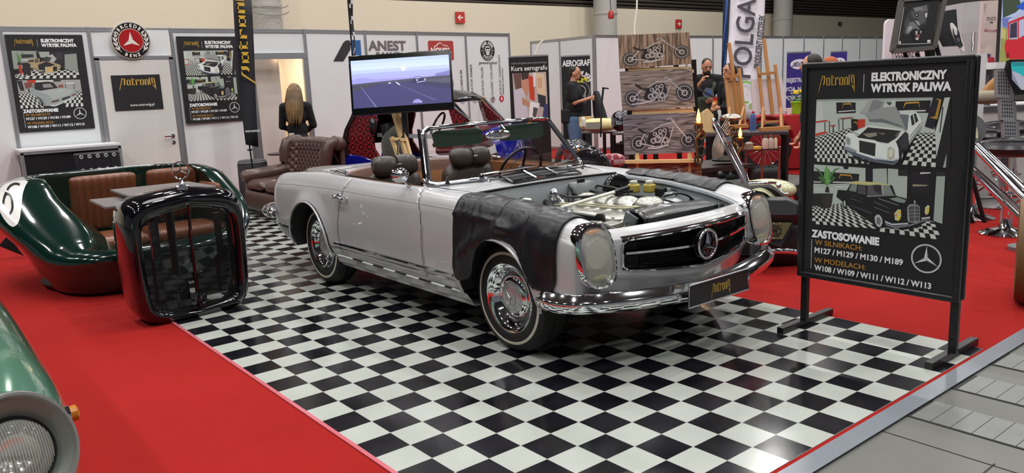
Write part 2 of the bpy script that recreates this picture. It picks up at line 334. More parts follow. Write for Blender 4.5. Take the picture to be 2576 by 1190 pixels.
# open doorway with lit store room behind
dw = thing('door_2', None, None, (-6.25, 3.5, 0)); struct(dw)
mb = MB(); mb.box((-6.24, 3.51, 2.1), (.05, 1.0, .09)); mb.box((-6.24, 3.09, 1.03), (.05, .12, 2.06)); mb.box((-6.24, 3.96, 1.03), (.05, .06, 2.06)); mb.build('door_frame', ALU, dw)
struct(flat('wall_over_doorway', (-6.255, 3.51, 2.3), (.012, .98, .36), WHITE))
ROOMW = mat('storeroom_wall', 'e3d6bf', .6)
struct(flat('wall_storeroom_back', (-7.75, 3.6, 1.25), (.02, 2.4, 2.5), ROOMW)); struct(flat('wall_storeroom_right', (-7.05, 4.25, 1.25), (1.4, .02, 2.5), ROOMW)); struct(flat('wall_storeroom_left', (-7.05, 2.6, 1.25), (1.4, .02, 2.5), ROOMW))
struct(flat('wall_storeroom_divider', (-6.62, 3.42, 1.2), (.02, .55, 2.4), mat('greige_panel', 'cfc9c4', .6)))
l = thing('spotlight', 'small lit spotlight under the top of the open doorway', 'lamp', (-6.6, 3.66, 2.1))
MB().lathe([(0, -.03), (.028, -.03), (.03, .03), (0, .05)], (-6.55, 3.66, 2.1), n=20).build('bulb', mat('bulb_warm', 'ffd9a0', .3, emit='ffd09a', es=8), l); MB().lathe([(.034, 0), (.036, .06), (.0, .07)], (-6.55, 3.66, 2.1), n=20).build('housing', ALU, l)
lamp((-6.9, 3.75, 2.2), .12, 9, (1, .8, .55)); lamp((-7.2, 3.2, 2.3), .3, 4, (1, .85, .65))
# exit signs on the hall wall
for (px_, py_, hgt, c, arrow) in ((1158, 44, .3, 'b5322a', -1), (1708, 60, .3, 'b5322a', 1), (2114, 60, .16, '1e2a22', 1)):
    p = onx(px_, py_, -11.95); F = ((-11.95, p.y, p.z), (0, 1, 0), (0, 0, 1)); mb = MB(); s = hgt / 2 * .95; k = 1 if arrow < 3 and c[0] == 'b' else 1.5
    lb = {(1158): 'red square exit arrow sign on the cream wall, above the blue and grey logo panels', 1708: 'red square exit arrow sign on the cream wall, right of the thick column', 2114: 'small dark green exit arrow sign high on the cream wall at right'}[px_]
    t = thing('exit_sign', lb, 'sign', p); MB().box((-11.96, p.y, p.z), (.03, s * 2 * k, s * 2)).build('sign_plate', mat('plate_' + c, c, .5), t)
    q = MB(); o = V((-11.943, p.y, p.z)); W_ = 'f2efe6'
    def P(a, b): return o + V((0, a * s * arrow, b * s))
    q.poly([P(-.6, -.1), P(.2, -.1), P(.2, .1), P(-.6, .1)], W_); q.poly([P(.6, 0), P(.1, .5), P(-.05, .38), P(.33, 0), P(-.05, -.38), P(.1, -.5)], W_); q.build('arrow', INK, t)
# ================= SILVER ROADSTER =================
CY = 2.035; FX, RX = 2.09, -.31; WR = .322
def carpaint(name, col, metal=.0, rough=.3, flake=True, spec=.5):
    mt = mat(name, col, rough, metal, coat=.6, spec=spec); return mt
SILVER = carpaint('silver_paint', 'b9b9bb', .25, .33); SILVERIN = mat('grey_primer', '9aa1a7', .5, noise_=(30, 'a5acb1', .6)); FIREW = mat('firewall_mat', '7e8386', .8, bump=(120, .3))
DARKBAY = mat('engine_bay_dark', '1b1c1e', .7); GLASS = mat('clear_glass', 'ffffff', .0, trans=1, ior=1.02, alpha=.16, spec=1); CASTAL = mat('cast_aluminium', 'a9a9a2', .32, .75, bump=(60, .1))
LENS = mat('lens_glass', 'f2f2ea', .08, trans=.75, alpha=.6, ior=1.3)
car = thing('roadster', 'silver classic open roadster with bare engine bay and whitewall tyres on checkered floor', 'car', (.9, CY, 0))
def cl(x, y, z): return (x, y + CY, z)
XS = [-1.385, -1.36, -1.30, -1.2, -1.1, -.95, -.7, -.31, -.08, .1, .6, 1.05, 1.3, 1.6, 2.09, 2.4, 2.55, 2.64, 2.69]
TP = [.62, .74, .835, .90, .945, .98, .995, 1, 1, 1, 1, 1, 1, 1, 1, .995, .98, .965, .95]
Y0 = [.5, .56, .60, .62, .63, .64, .655, .67, .72, .735, .74, .735, .68, .615, .61, .60, .585, .575, .57]
Z0 = [.74, .765, .795, .82, .838, .85, .872, .888, .892, .89, .885, .886, .88, .862, .84, .803, .775, .75, .735]
ZC = [.75, .775, .805, .828, .845, .858, .876, .892, .895, .894, .888, .89, .888, .882, .868, .84, .825, .808, .795]
ZS = [.72, .745, .785, .808, .825, .838, .853, .868, .874, .874, .868, .87, .87, .866, .852, .825, .808, .79, .775]
ZR = [.66, .69, .725, .745, .762, .775, .79, .80, .806, .808, .806, .806, .805, .803, .79, .768, .752, .735, .72]
ZB = [.42, .39, .37, .36, .35, .33, .30, .27, .24, .235, .235, .235, .235, .24, .27, .33, .37, .39, .41]
def side_row(i):
    t = TP[i]; return [(Y0[i], Z0[i]), (.5 * (Y0[i] + .79 * t) + .01, ZC[i]), (.80 * t, ZS[i]), (.846 * t, ZR[i]), (.868 * t, .69), (.878 * t, .56), (.874 * t, .45), (.862 * t, .36 if ZB[i] < .33 else ZB[i] + .04), (.80 * t if ZB[i] < .3 else .84 * t, ZB[i])]
ctrl = [[(XS[i],) + p for p in side_row(i)] for i in range(len(XS))]
# dense: spline along profile then along x
prof = [crv(r, 5) for r in ctrl]; NJ = len(prof[0])
cols = [crv([prof[i][j] for i in range(len(XS))], 8) for j in range(NJ)]; NI = len(cols[0])
SG = [[np.array(cols[j][i]) for j in range(NJ)] for i in range(NI)]      # SG[i][j]=(x,|y|,z)
# a finer grid in x by resampling
xs_new = np.concatenate([np.linspace(-1.385, -1.2, 10)[:-1], np.linspace(-1.2, 2.69, 168)])
SG2 = []
for x in xs_new:
    row = []
    for j in range(NJ):
        xa = np.array([SG[i][j][0] for i in range(NI)]); row.append(np.array([x, np.interp(x, xa, [SG[i][j][1] for i in range(NI)]), np.interp(x, xa, [SG[i][j][2] for i in range(NI)])]))
    SG2.append(row)
SG = SG2; NI = len(SG)
# finer in z for the lower rows
def refine(row):
    out = []
    for j in range(NJ - 1):
        n = 3 if row[j][2] < .8 and row[0][2] > 0 and j > 10 else 1
        for k in range(n): out.append(row[j] + (row[j + 1] - row[j]) * k / n)
    out.append(row[-1]); return out
nref = [3 if j > 14 else 1 for j in range(NJ - 1)]
def refine(row):
    out = []
    for j in range(NJ - 1):
        for k in range(nref[j]): out.append(row[j] + (row[j + 1] - row[j]) * k / nref[j])
    return out + [row[-1]]
SG = [refine(r) for r in SG]; NJ = len(SG[0])
def side_y(x, z):
    """|y| of the outer side at given x,z (z below the crown)"""
    i = int(np.clip(np.searchsorted(xs_new, x), 1, NI - 1)); t = (x - xs_new[i - 1]) / (xs_new[i] - xs_new[i - 1]); row = [SG[i - 1][j] * (1 - t) + SG[i][j] * t for j in range(NJ)]
    st = max(range(NJ), key=lambda j: row[j][2]); zz = [r[2] for r in row[st:]][::-1]; yy = [r[1] for r in row[st:]][::-1]; return float(np.interp(z, zz, yy))
ARCH = [(FX, .325, .352), (RX, .335, .348)]
for (ax, az, ar) in ARCH:     # flare, then snap the grid to the arch circle
    for i in range(NI):
        for j in range(NJ):
            p = SG[i][j]; r = math.hypot(p[0] - ax, p[2] - az)
            if p[1] > .74 and p[2] < .8:
                k = math.exp(-((r - ar) / .055) ** 2); p[1] += .022 * k * (1 if p[2] > .3 else .4)
DX = lambda z: 1.33 - .10 * max(0, (z - .62) / .26) ** 2.2 if z < .93 else 1.2     # door front edge
DR = lambda z: .165 + .11 * max(0, (z - .45) / .43) ** 1.5
DZB = .335
for s, nm in ((-1, 'near'), (1, 'far')):
    body = MB(); door = MB(); vid = {}
    keep = [[False] * (NJ - 1) for _ in range(NI - 1)]
    pts = [[p.copy() for p in r] for r in SG]
    ins = lambda p: any(math.hypot(p[0] - ax, p[2] - az) < ar for ax, az, ar in ARCH) and p[2] < .8
    fi = {}
    for i in range(NI - 1):
        for j in range(NJ - 1):
            q = [SG[i][j], SG[i][j + 1], SG[i + 1][j + 1], SG[i + 1][j]]
            if sum(ins(p) for p in q) >= 3: continue
            keep[i][j] = True
    # snap verts next to the cut onto the circle
    for i in range(NI):
        for j in range(NJ):
            around = [(a, b) for a in (i - 1, i) for b in (j - 1, j) if 0 <= a < NI - 1 and 0 <= b < NJ - 1]
            kk = [keep[a][b] for a, b in around]
            if any(kk) and not all(kk):
                p = pts[i][j]
                for ax, az, ar in ARCH:
                    r = math.hypot(p[0] - ax, p[2] - az)
                    if abs(r - ar) < .05: p[0] = ax + (p[0] - ax) * ar / r; p[2] = az + (p[2] - az) * ar / r
    P = [[cl(p[0], s * p[1], p[2]) for p in r] for r in pts]
    isd = lambda c: DR(c[2]) < c[0] < DX(c[2]) and c[2] > DZB
    for i in range(NI - 1):
        for j in range(NJ - 1):
            if not keep[i][j]: continue
            c = (pts[i][j] + pts[i][j + 1] + pts[i + 1][j + 1] + pts[i + 1][j]) / 4
            (door if isd(c) else body).add([P[i][j], P[i][j + 1], P[i + 1][j + 1], P[i + 1][j]], [(0, 1, 2, 3)])
    o1 = body.build('body_side', SILVER, car, angle=60)
    o2 = door.build('door', SILVER, car, angle=60)
    for o in (o1, o2):
        bm = bmesh.new(); bm.from_mesh(o.data); bmesh.ops.remove_doubles(bm, verts=bm.verts, dist=.0006); bmesh.ops.recalc_face_normals(bm, faces=bm.faces); bm.to_mesh(o.data); bm.free()
        o.data.set_sharp_from_angle(angle=R_(60)); md = o.modifiers.new('s', 'SOLIDIFY'); md.thickness = .004; md.offset = 0
    # shut lines, arch lips, inner arch
    g = MB()
    gl = [cl(DR(z), s * (side_y(DR(z), z) + .0005), z) for z in np.linspace(.335, .868, 26)]; g.tube(gl, .0032, 6); g.build('door_gap', BLACKP, car); g = MB()
    gl = [cl(DX(z), s * (side_y(DX(z), z) + .0005), z) for z in np.linspace(.335, .868, 26)]; g.tube(gl, .0032, 6)
    g.build('door_gap', BLACKP, car)
    for ax, az, ar in ARCH:
        lp = MB(); A = np.linspace(-.02, PI + .02, 40) if ax > 1 else np.linspace(-.12, PI + .15, 40)
        lip = []
        for a in A:
            x, z = ax + ar * math.cos(a), az + ar * math.sin(a); y = side_y(x, max(z, .28)) + (.018 if ax < 1 else .002); lip.append((x, y, z))
        lp.tube([cl(x, s * y, z) for x, y, z in lip], .008, 8); lp.build('arch_lip', SILVER, car)
        wl_ = MB(); Gr = [[cl(x, s * y, z), cl(x, s * (y - .08), z + .0), cl(x, s * .45, z)] for x, y, z in lip]; wl_.grid(Gr)
        wl_.add([cl(ax, s * .45, az)] + [g_[2] for g_ in Gr], [(0, k + 1, k + 2) for k in range(len(Gr) - 1)]); wl_.build('wheel_well', DARKBAY, car)
    cr = MB(); cr.tube([cl(x, s * (side_y(x, float(np.interp(x, XS, ZR))) - .0005), float(np.interp(x, XS, ZR))) for x in np.linspace(-1.32, 2.62, 90)], .0045, 6); cr.build('body_crease', SILVER, car)
    # chrome rub strip pair and sill moulding
    rs = MB()
    def strip(x0, x1, z, h, out=.006, zf=None):
        X = np.linspace(x0, x1, 30); R2 = []
        for x in X:
            zz = z; y = side_y(x, zz) + .002; R2.append([cl(x, s * y, zz + h), cl(x, s * (y + out), zz + h * .6), cl(x, s * (y + out), zz - h * .6), cl(x, s * y, zz - h)])
        rs.grid(R2)
    strip(.10, 1.665, .405, .011, .009); strip(.06, 1.665, .372, .004, .006); strip(-1.28, -.69, .43, .010, .008)
    rs.build('rub_strip', CHROME, car)
    st = MB(); X = np.linspace(.08, 1.70, 24); st.grid([[cl(x, s * (side_y(x, .30) + .003), .318), cl(x, s * (side_y(x, .30) + .012), .31), cl(x, s * (side_y(x, .30) + .008), .296)] for x in X]); st.build('sill_strip', CHROME, car)
    st = MB(); st.grid([[cl(x, s * .80, .237), cl(x, s * .78, .205), cl(x, s * .68, .20)] for x in np.linspace(.02, 1.74, 14)]); st.build('sill', SILVER, car)
    # door furniture
    h = MB(); yh = side_y(.25, .76); h.lathe([(.02, 0), (.021, .012), (.012, .02), (.012, .035), (.017, .04), (.015, .052), (0, .054)], cl(.205, s * yh, .765), (0, s, 0), 20)
    h.tube([cl(.15, s * (yh + .03), .767), cl(.19, s * (yh + .045), .766), cl(.25, s * (yh + .048), .762), cl(.31, s * (yh + .042), .758), cl(.335, s * (yh + .032), .756)], [.008, .011, .009, .009, .012], 10)
    h.cyl(cl(.325, s * yh, .757), cl(.325, s * (yh + .04), .757), .011); h.build('door_handle', CHROME, car)
    # belt chrome / window sill rail
    b = MB(); b.tube([cl(x, s * (.722 if x < .9 else .722 - .05 * (x - .9)), float(np.interp(x, XS, Z0)) + .006) for x in np.linspace(.02, 1.18, 20)], .008, 8); b.build('window_rail', CHROME, car)
    b = MB(); b.grid([[cl(x, s * .735, .885), cl(x, s * .70, .87), cl(x, s * .69, .45), cl(x, s * .6, .3)] for x in np.linspace(-.02, 1.30, 12)]); b.build('door_lining', mat('tan_leather', '7a4e30', .45, bump=(80, .1)), car)
# deck, cockpit surround, cowl, boot ---------------------------------
def zdeck(x, y, z0): return z0 + .022 * (1 - (y / .65) ** 2)
dk = MB(); G = []
for x in np.linspace(-1.385, -.33, 40):
    y0 = float(np.interp(x, XS, Y0)); z0 = float(np.interp(x, XS, Z0)); G.append([cl(x, y, zdeck(x, y, z0)) for y in np.linspace(-y0, y0, 25)])
dk.grid(G); dk.build('rear_deck', SILVER, car)
# soft-top lid wraps round the cockpit: from x=-.33 to the curved cockpit edge
ck = MB(); G = []; G2 = []
for y in np.linspace(-.70, .70, 41):
    e = -.02 - .22 * (1 - abs(y / .70) ** 3.2); r0 = []
    for k in range(8):
        t = k / 7; x = -.33 * (1 - t) + e * t if e > -.33 else -.33; yy = y * (.655 / .70 * (1 - t) + t); r0.append(cl(x, yy, zdeck(x, yy, float(np.interp(x, XS, Z0))) + .004 * t))
    G.append(r0); x, yy, z = e, y, zdeck(e, y, float(np.interp(e, XS, Z0))); G2.append([cl(x, yy, z + .004), cl(x + .012, yy, z + .012), cl(x + .03, yy * .985, z + .004), cl(x + .05, yy * .96, z - .06), cl(x + .04, yy * .95, z - .3)])
ck.grid(G); ck.build('soft_top_lid', SILVER, car); MB().grid(G2).build('cockpit_padding', mat('brown_trim', '6b4c40', .5), car)
cg = MB(); cg.tube([cl(-.42, y, zdeck(-.42, y, .883) + .001) for y in np.linspace(-.66, .66, 24)], .003, 6); cg.tube([cl(-.42, -.66, .886), cl(-.33, -.70, .89), cl(-.1, -.76, .889)], .003, 6)
for s in (-1, 1): cg.tube([cl(x, s * .60, zdeck(x, .6, float(np.interp(x, XS, Z0)))) for x in np.linspace(-1.33, -.5, 12)], .003, 6)
cg.build('panel_gap', BLACKP, car)
for s in (-1, 1):  # chrome quarter corner trim at the cockpit edge
    q = MB(); q.tube([cl(-.36, s * .64, .902), cl(-.22, s * .70, .908), cl(-.05, s * .735, .91), cl(.1, s * .74, .906)], [.006, .014, .018, .01], 10, sq=.6); q.tube([cl(-.3, s * .61, .912), cl(-.12, s * .66, .918), cl(.03, s * .70, .913), cl(.1, s * .735, .905)], [.004, .01, .012, .006], 10); q.build('cockpit_corner_trim', CHROME, car)
# cowl from windscreen base to the bay
def wsx(y): return 1.37 - .24 * (abs(y) / .70) ** 2.3       # windscreen foot curve
def bayx(y): return 1.66 - .06 * (abs(y) / .61) ** 2
cw = MB(); G = []
for y in np.linspace(-.70, .70, 37):
    r0 = []
    for t in np.linspace(0, 1, 9):
        yy = y * (1 - t) + y * (.615 / .70) * t; x = (wsx(y) - .10) * (1 - t) + bayx(yy) * t; z0 = float(np.interp(x, XS, Z0)); r0.append(cl(x, yy, z0 + .035 * (1 - (yy / .68) ** 2) * (1 - .3 * t)))
    G.append(r0)
cw.grid(G); cw.build('cowl', SILVER, car)
ed = MB(); ed.tube([cl(bayx(y) + .002, y, float(np.interp(1.62, XS, Z0)) + .0245 * (1 - (y / .68) ** 2) + .003) for y in np.linspace(-.61, .61, 24)], .007, 8); ed.build('cowl_seal', BLACKP, car)
# air intake grille in the cowl
def cz(x, y): return float(np.interp(x, XS, Z0)) + .035 * (1 - (y / .68) ** 2) * .85
vg = MB(); Y_ = np.linspace(-.30, .30, 20)
vg.grid([[cl(1.43, y, cz(1.43, y) + .036), cl(1.55, y, cz(1.55, y) + .006)] for y in Y_]); vent = vg.build('cowl_vent', DARKBAY, car)
vb = MB()
vb.grid([[cl(1.40, y, cz(1.40, y) + .012), cl(1.415, y, cz(1.42, y) + .044), cl(1.432, y, cz(1.43, y) + .044)] for y in Y_])
for x in (1.432, 1.475, 1.515): vb.tube([cl(x, y, cz(x, y) + .044 - (x - 1.432) * .28) for y in Y_], .0045, 6)
vb.grid([[cl(1.54, y, cz(1.54, y) + .016), cl(1.575, y, cz(1.575, y) + .012), cl(1.58, y, cz(1.58, y) + .002)] for y in Y_])
for y in (-.30, -.1, .1, .30): vb.tube([cl(1.43, y, cz(1.43, y) + .043), cl(1.56, y, cz(1.56, y) + .012)], .006, 6)
vb.build('vent_bars', CHROME, vent)
# windscreen ---------------------------------------------------------
def ws_pt(u, v):
    """u -1..1 across, v 0..1 up"""
    y = u * (.70 * (1 - v) + .572 * v); xb = wsx(u * .69) + .03; xt = 1.03 - .10 * abs(u) ** 2.3; x = xb * (1 - v) + xt * v; zb = .895 + .03 * (1 - u * u); zt = 1.248 + .014 * (1 - u * u); return cl(x, y, zb * (1 - v) + zt * v)
gls = MB(); gls.grid([[ws_pt(u, v) for v in np.linspace(.03, .97, 10)] for u in np.linspace(-.97, .97, 30)]); gls.build('windscreen_glass', GLASS, car)
loop = [ws_pt(u, 1) for u in np.linspace(-.93, .93, 26)] + [ws_pt(.985, .965), ws_pt(1, .88)] + [ws_pt(1, v) for v in np.linspace(.8, .2, 8)] + [ws_pt(1, .1), ws_pt(.985, .03)] + [ws_pt(u, 0) for u in np.linspace(.93, -.93, 26)] + [ws_pt(-.985, .03), ws_pt(-1, .1)] + [ws_pt(-1, v) for v in np.linspace(.2, .8, 8)] + [ws_pt(-1, .88), ws_pt(-.985, .965)]
fr = MB(); fr.tube(loop, .0145, 10, closed=True); fr.tube([V(p) + V((.013, 0, 0)) for p in loop], .007, 8, closed=True); fr.build('windscreen_frame', CHROME, car)
seal = MB(); ctr = V(ws_pt(0, .5)); seal.tube([V(p) + (ctr - V(p)) * .035 for p in loop], .008, 8, closed=True); seal.build('windscreen_seal', BLACKP, car)
pl = MB()
for s in (-1, 1):
    pl = MB(); pl.grid([[V(ws_pt(s, v)) + V((-.045, s * .004, 0)), V(ws_pt(s, v)) + V((-.02, s * .02, 0)), V(ws_pt(s, v)) + V((.012, s * .016, 0))] for v in np.linspace(-.05, 1.0, 8)]); pl.build('windscreen_pillar', CHROME, car)
# tinted sun visors
VIS = mat('tinted_visor', '24382c', .25, trans=.3, alpha=.9)
for s in (-1, 1):
    q = MB(); y0, y1 = (.08, .50); pts = []
    for (a, b) in [(.1, 0), (.9, 0), (1, -.15), (1, -.8), (.88, -1), (.12, -1), (0, -.8), (0, -.15)]: y = s * (y0 + (y1 - y0) * a); pts.append(V(cl(.945 - .02 * abs(y) + b * -.035, y, 1.228 + b * .115)))
    q.prism(pts, (.006, 0, 0)); vz = q.build('sun_visor', VIS, car, bevel=.003)
    q = MB(); q.prism([V(cl(.918, s * .10, 1.142)), V(cl(.912, s * .48, 1.142)), V(cl(.906, s * .47, 1.115)), V(cl(.912, s * .11, 1.115))], (.009, 0, 0)); q.build('visor_edge', mat('amber_visor', '6f5a1c', .3), vz)
mr = MB(); mr.ell(cl(1.0, .03, 1.165), (.018, .115, .035), n=20, p=.8); mr.tube([cl(1.02, .03, 1.175), cl(1.08, .03, 1.21), cl(1.0, .03, 1.27)], .008, 8); mr.build('rear_view_mirror', CHROME, car)
# wipers
for y0, y1 in ((-.40, .02), (.06, .46)):
    q = MB(); b = V(cl(wsx(y0) + .055, y0, .925)); q.lathe([(.02, -.01), (.018, .01), (.008, .03), (0, .032)], b, n=16); q.tube([b + V((0, 0, .02)), V(cl(wsx(.5 * (y0 + y1)) + .02, .5 * (y0 + y1), .955)), V(cl(wsx(y1) + .0, y1, .965))], .005, 6); q.tube([V(cl(wsx(y0 + .1) + .006, y0 + .1, .945)), V(cl(wsx(y1) + .0, y1 + .06, .96))], .004, 6); q.build('wiper', CHROME, car)
q = MB(); q.lathe([(.018, 0), (.014, .012), (.006, .03), (.004, .05), (0, .052)], cl(1.28, -.62, .902), n=14); q.build('aerial_base', CHROME, car)
for s in (-1, 1):
    q = MB(); q.lathe([(.012, 0), (.012, .01), (0, .014)], cl(1.46, s * .42, .905), n=12); q.build('washer_jet', CHROME, car)
# door mirror (near)
q = MB(); q.lathe([(0, -.045), (.03, -.042), (.052, -.02), (.058, .012), (.06, .02), (.054, .024), (0, .022)], cl(1.06, -.835, .968), V((-1, .1, .08)), 28, sc=(.85, 1.05)); q.tube([cl(1.07, -.81, .925), cl(1.075, -.80, .905), cl(1.07, -.775, .888)], [.008, .009, .014], 10); q.ell(cl(1.065, -.77, .884), (.035, .02, .008)); q.build('door_mirror', CHROME, car)
# ---- nose -----------------------------------------------------------
def nx(y): return -.145 * (abs(y) / .62) ** 2.0
GT = lambda y: .710 - .012 * (abs(y) / .53) ** 2; GB = lambda y: .495 + .045 * (abs(y) / .53) ** 1.2
nz_ = MB(); ys = np.concatenate([np.linspace(-.66, -.535, 5), np.linspace(-.53, .53, 41), np.linspace(.535, .66, 5)]); rows = []
def nose_col(y):
    a = abs(y); out = []
    ez = .757 - .02 * (a / .55) ** 2; ex = 2.725 - .075 * (a / .55) ** 2.4
    g1, g2 = GT(min(a, .53)), GB(min(a, .53))
    X = lambda v: v + nx(y)
    return [(ex - .03, ez - .05), (ex - .004, ez - .006), (ex + .01, ez), (X(2.765), g1 + .052), (X(2.80), g1 + .034), (X(2.825), g1 + .012), (X(2.835), g1), (X(2.835), g1 - (g1 - g2) * .33), (X(2.835), g1 - (g1 - g2) * .66), (X(2.835), g2), (X(2.84), g2 - .012), (X(2.825), g2 - .05), (X(2.80), g2 - .09), (X(2.77), .37), (X(2.70), .31)]
GN = [[cl(x, y, z) for x, z in nose_col(y)] for y in ys]
for i in range(len(ys) - 1):
    for j in range(14):
        if 6 <= j <= 8 and abs(ys[i] + ys[i + 1]) / 2 < .53: continue
        nz_.add([GN[i][j], GN[i][j + 1], GN[i + 1][j + 1], GN[i + 1][j]], [(0, 1, 2, 3)])
nobj = nz_.build('nose_panel', SILVER, car)
bm = bmesh.new(); bm.from_mesh(nobj.data); bmesh.ops.remove_doubles(bm, verts=bm.verts, dist=.0005); bmesh.ops.recalc_face_normals(bm, faces=bm.faces); bm.to_mesh(nobj.data); bm.free(); nobj.data.set_sharp_from_angle(angle=R_(50))
for s in (-1, 1):  # join nose to fender end
    q = MB(); end = [(p[0], p[1], p[2]) for p in SG[-1]]; e = [cl(a, s * b, c) for a, b, c in end]; ins_ = [cl(2.69 + nx(.66) * 0 - .0, s * .655, z) for z in np.linspace(.735, .41, len(e))]
    q.grid([e, [V(a) * .5 + V(b) * .5 for a, b in zip(e, ins_)], ins_]); q.build('headlamp_pan', SILVER, car)
    q = MB(); q.grid([[cl(x, s * y, z) for x, y, z in [(2.655, .56, .745), (2.69, .575, .735), (2.72, .60, .72), (2.70, .66, .74)]], [cl(x, s * y, z) for x, y, z in [(2.655, .57, .745), (2.69, .60, .76), (2.715, .64, .765), (2.70, .69, .78)]]]); q.build('headlamp_bridge', SILVER, car)
# grille
gr = MB(); gr.grid([[cl(2.70 + nx(y), y, GT(y) + .01), cl(2.70 + nx(y), y, GB(y) - .01)] for y in np.linspace(-.54, .54, 20)]); gr.grid([[cl(2.70 + nx(y), y, GT(y)), cl(2.835 + nx(y), y, GT(y))] for y in np.linspace(-.53, .53, 20)]); gr.grid([[cl(2.70 + nx(y), y, GB(y)), cl(2.835 + nx(y), y, GB(y))] for y in np.linspace(-.53, .53, 20)])
grille = gr.build('grille', mat('grille_black', '0b0b0d', .5), car)
sl = MB()
for k in range(1, 15):
    t = k / 15; sl.tube([cl(2.795 + nx(y), y, GT(y) * (1 - t) + GB(y) * t) for y in np.linspace(-.525, .525, 24)], .0035, 6, sq=2)
sl.build('grille_slats', mat('slat_black', '1a1b1e', .25, .4), grille)
gf = MB(); lp = [cl(2.842 + nx(y), y, GT(y)) for y in np.linspace(-.50, .50, 30)] + [cl(2.842 + nx(.53), .535, GT(.53) - .02)] + [cl(2.842 + nx(.53), .535, GB(.53) + .02)] + [cl(2.845 + nx(y), y, GB(y)) for y in np.linspace(.50, -.50, 30)] + [cl(2.842 + nx(.53), -.535, GB(.53) + .02), cl(2.842 + nx(.53), -.535, GT(.53) - .02)]
gf.tube(lp, .0085, 8, closed=True)
gf.grid([[cl(2.80 + nx(y), y, GT(y) + .021), cl(2.832 + nx(y), y, GT(y) + .015), cl(2.848 + nx(y), y, GT(y) + .002)] for y in np.linspace(-.53, .53, 40)]); gf.build('grille_surround', CHROME, car)
# horizontal bar split by the star ring
gb = MB()
for s in (-1, 1):
    R3 = []
    for y in np.linspace(.10, .53, 16):
        z = .5 * (GT(y) + GB(y)) + .012; R3.append([cl(2.83 + nx(y), s * y, z + .016), cl(2.862 + nx(y), s * y, z + .006), cl(2.862 + nx(y), s * y, z - .006), cl(2.83 + nx(y), s * y, z - .016)])
    gb.grid(R3)
gb.build('grille_bar', CHROME, grille)
so = V(cl(2.868, 0, .612)); sm = MB(); rr_ = .078
sm.tube([so + V((0, rr_ * math.cos(t), rr_ * math.sin(t))) for t in np.linspace(0, 2 * PI, 48, endpoint=False)], .0085, 10, closed=True)
for k in range(3):
    a = PI / 2 + k * 2 * PI / 3; tip = so + V((0, rr_ * math.cos(a), rr_ * math.sin(a)))
    for d in (1, -1):
        b = so + V((0, .02 * math.cos(a + d * PI / 3), .02 * math.sin(a + d * PI / 3))); sm.add([so + V((.016, 0, 0)), b, tip], [(0, 1, 2)], False); sm.add([so - V((.01, 0, 0)), b, tip], [(0, 1, 2)], False)
sm.build('star_emblem', CHROME, car)
q = MB(); q.lathe([(.09, -.03), (.086, -.01), (.06, 0), (0, .003)], so - V((.01, 0, 0)), (1, 0, 0), 40); q.build('star_backing', mat('badge_black', '0c0d10', .12, coat=.5), car)
# ---- headlamps ------------------------------------------------------
def lamp_loop(c, ry, rz, x, tilt, n=48, pw=.72, sy=1):
    out = []
    for k in range(n):
        a = 2 * PI * k / n; f = lambda q: math.copysign(abs(q) ** pw, q); y, z = ry * f(math.cos(a)), rz * f(math.sin(a)); out.append(V((c[0] + x - tilt * z - .05 * sy * y, c[1] + y, c[2] + z)))
    return out
for s in (-1, 1):
    c = cl(2.715, s * .705, .642); hl = MB()
    L = [lamp_loop(c, .120, .163, -.06, .22, sy=s), lamp_loop(c, .124, .167, -.005, .22, sy=s), lamp_loop(c, .119, .161, .014, .22, sy=s), lamp_loop(c, .107, .149, .018, .22, sy=s), lamp_loop(c, .101, .142, .004, .22, sy=s)]
    hl.grid(L, cv=True); h = hl.build('headlamp_bezel', CHROME, car)
    le = MB(); L = [lamp_loop(c, .102, .143, .004, .22, sy=s)]
    for k in range(1, 8): t = k / 8; L.append(lamp_loop(c, .102 * math.cos(t * PI / 2), .143 * math.cos(t * PI / 2), .004 + .04 * math.sin(t * PI / 2), .22, sy=s))
    L.append([sum((p for p in L[-1]), V()) / 48] * 48); le.grid(L, cv=True); le.build('headlamp_lens', LENS, h)
    rf = MB(); L = [lamp_loop(c, .1, .141, .0, .22, sy=s), lamp_loop(c, .09, .125, -.03, .22, sy=s), lamp_loop(c, .01, .02, -.05, .22, sy=s)]; rf.grid(L, cv=True); rf.build('headlamp_reflector', mat('reflector', 'c9cbc6', .2, .9), h)
    bl = MB(); bl.lathe([(0, -.03), (.078, -.028), (.084, 0), (.078, .02), (.04, .028), (0, .03)], V(c) + V((-.012, 0, .012)), (1, 0, 0), 32); bl.build('headlamp_bowl', mat('bowl_glass', 'd0d2cc', .15, .7), h)
    fl = MB()
    for k in range(-8, 9):
        y = k * .0105; zz = .10 * math.sqrt(max(0, 1 - (y / .1) ** 2)); P_ = []
        for t in np.linspace(-1, 1, 10): z = t * zz; q_ = min(.99, math.hypot(y / .102, z / .143)); P_.append(V((c[0] + .006 + .04 * math.cos(q_ * PI / 2) * .95 - .22 * z - .05 * s * y, c[1] + y, c[2] + z)))
        fl.tube(P_, .0016, 5)
    fl.build('lens_ribs', mat('rib_glass', 'e8e8dc', .1, trans=.5, alpha=.7), h)
    am = MB(); am.ell(V(c) + V((-.022, 0, .122)), (.016, .058, .014), n=16); am.build('indicator_lens', mat('amber_glass', 'b96a10', .15, coat=.5), h)
    fo = MB(); fo.ell(V(c) + V((-.0 + .022, 0, -.108)), (.012, .055, .012), n=16); fo.build('lower_lamp_lens', mat('fog_glass', 'a39f70', .2), h)
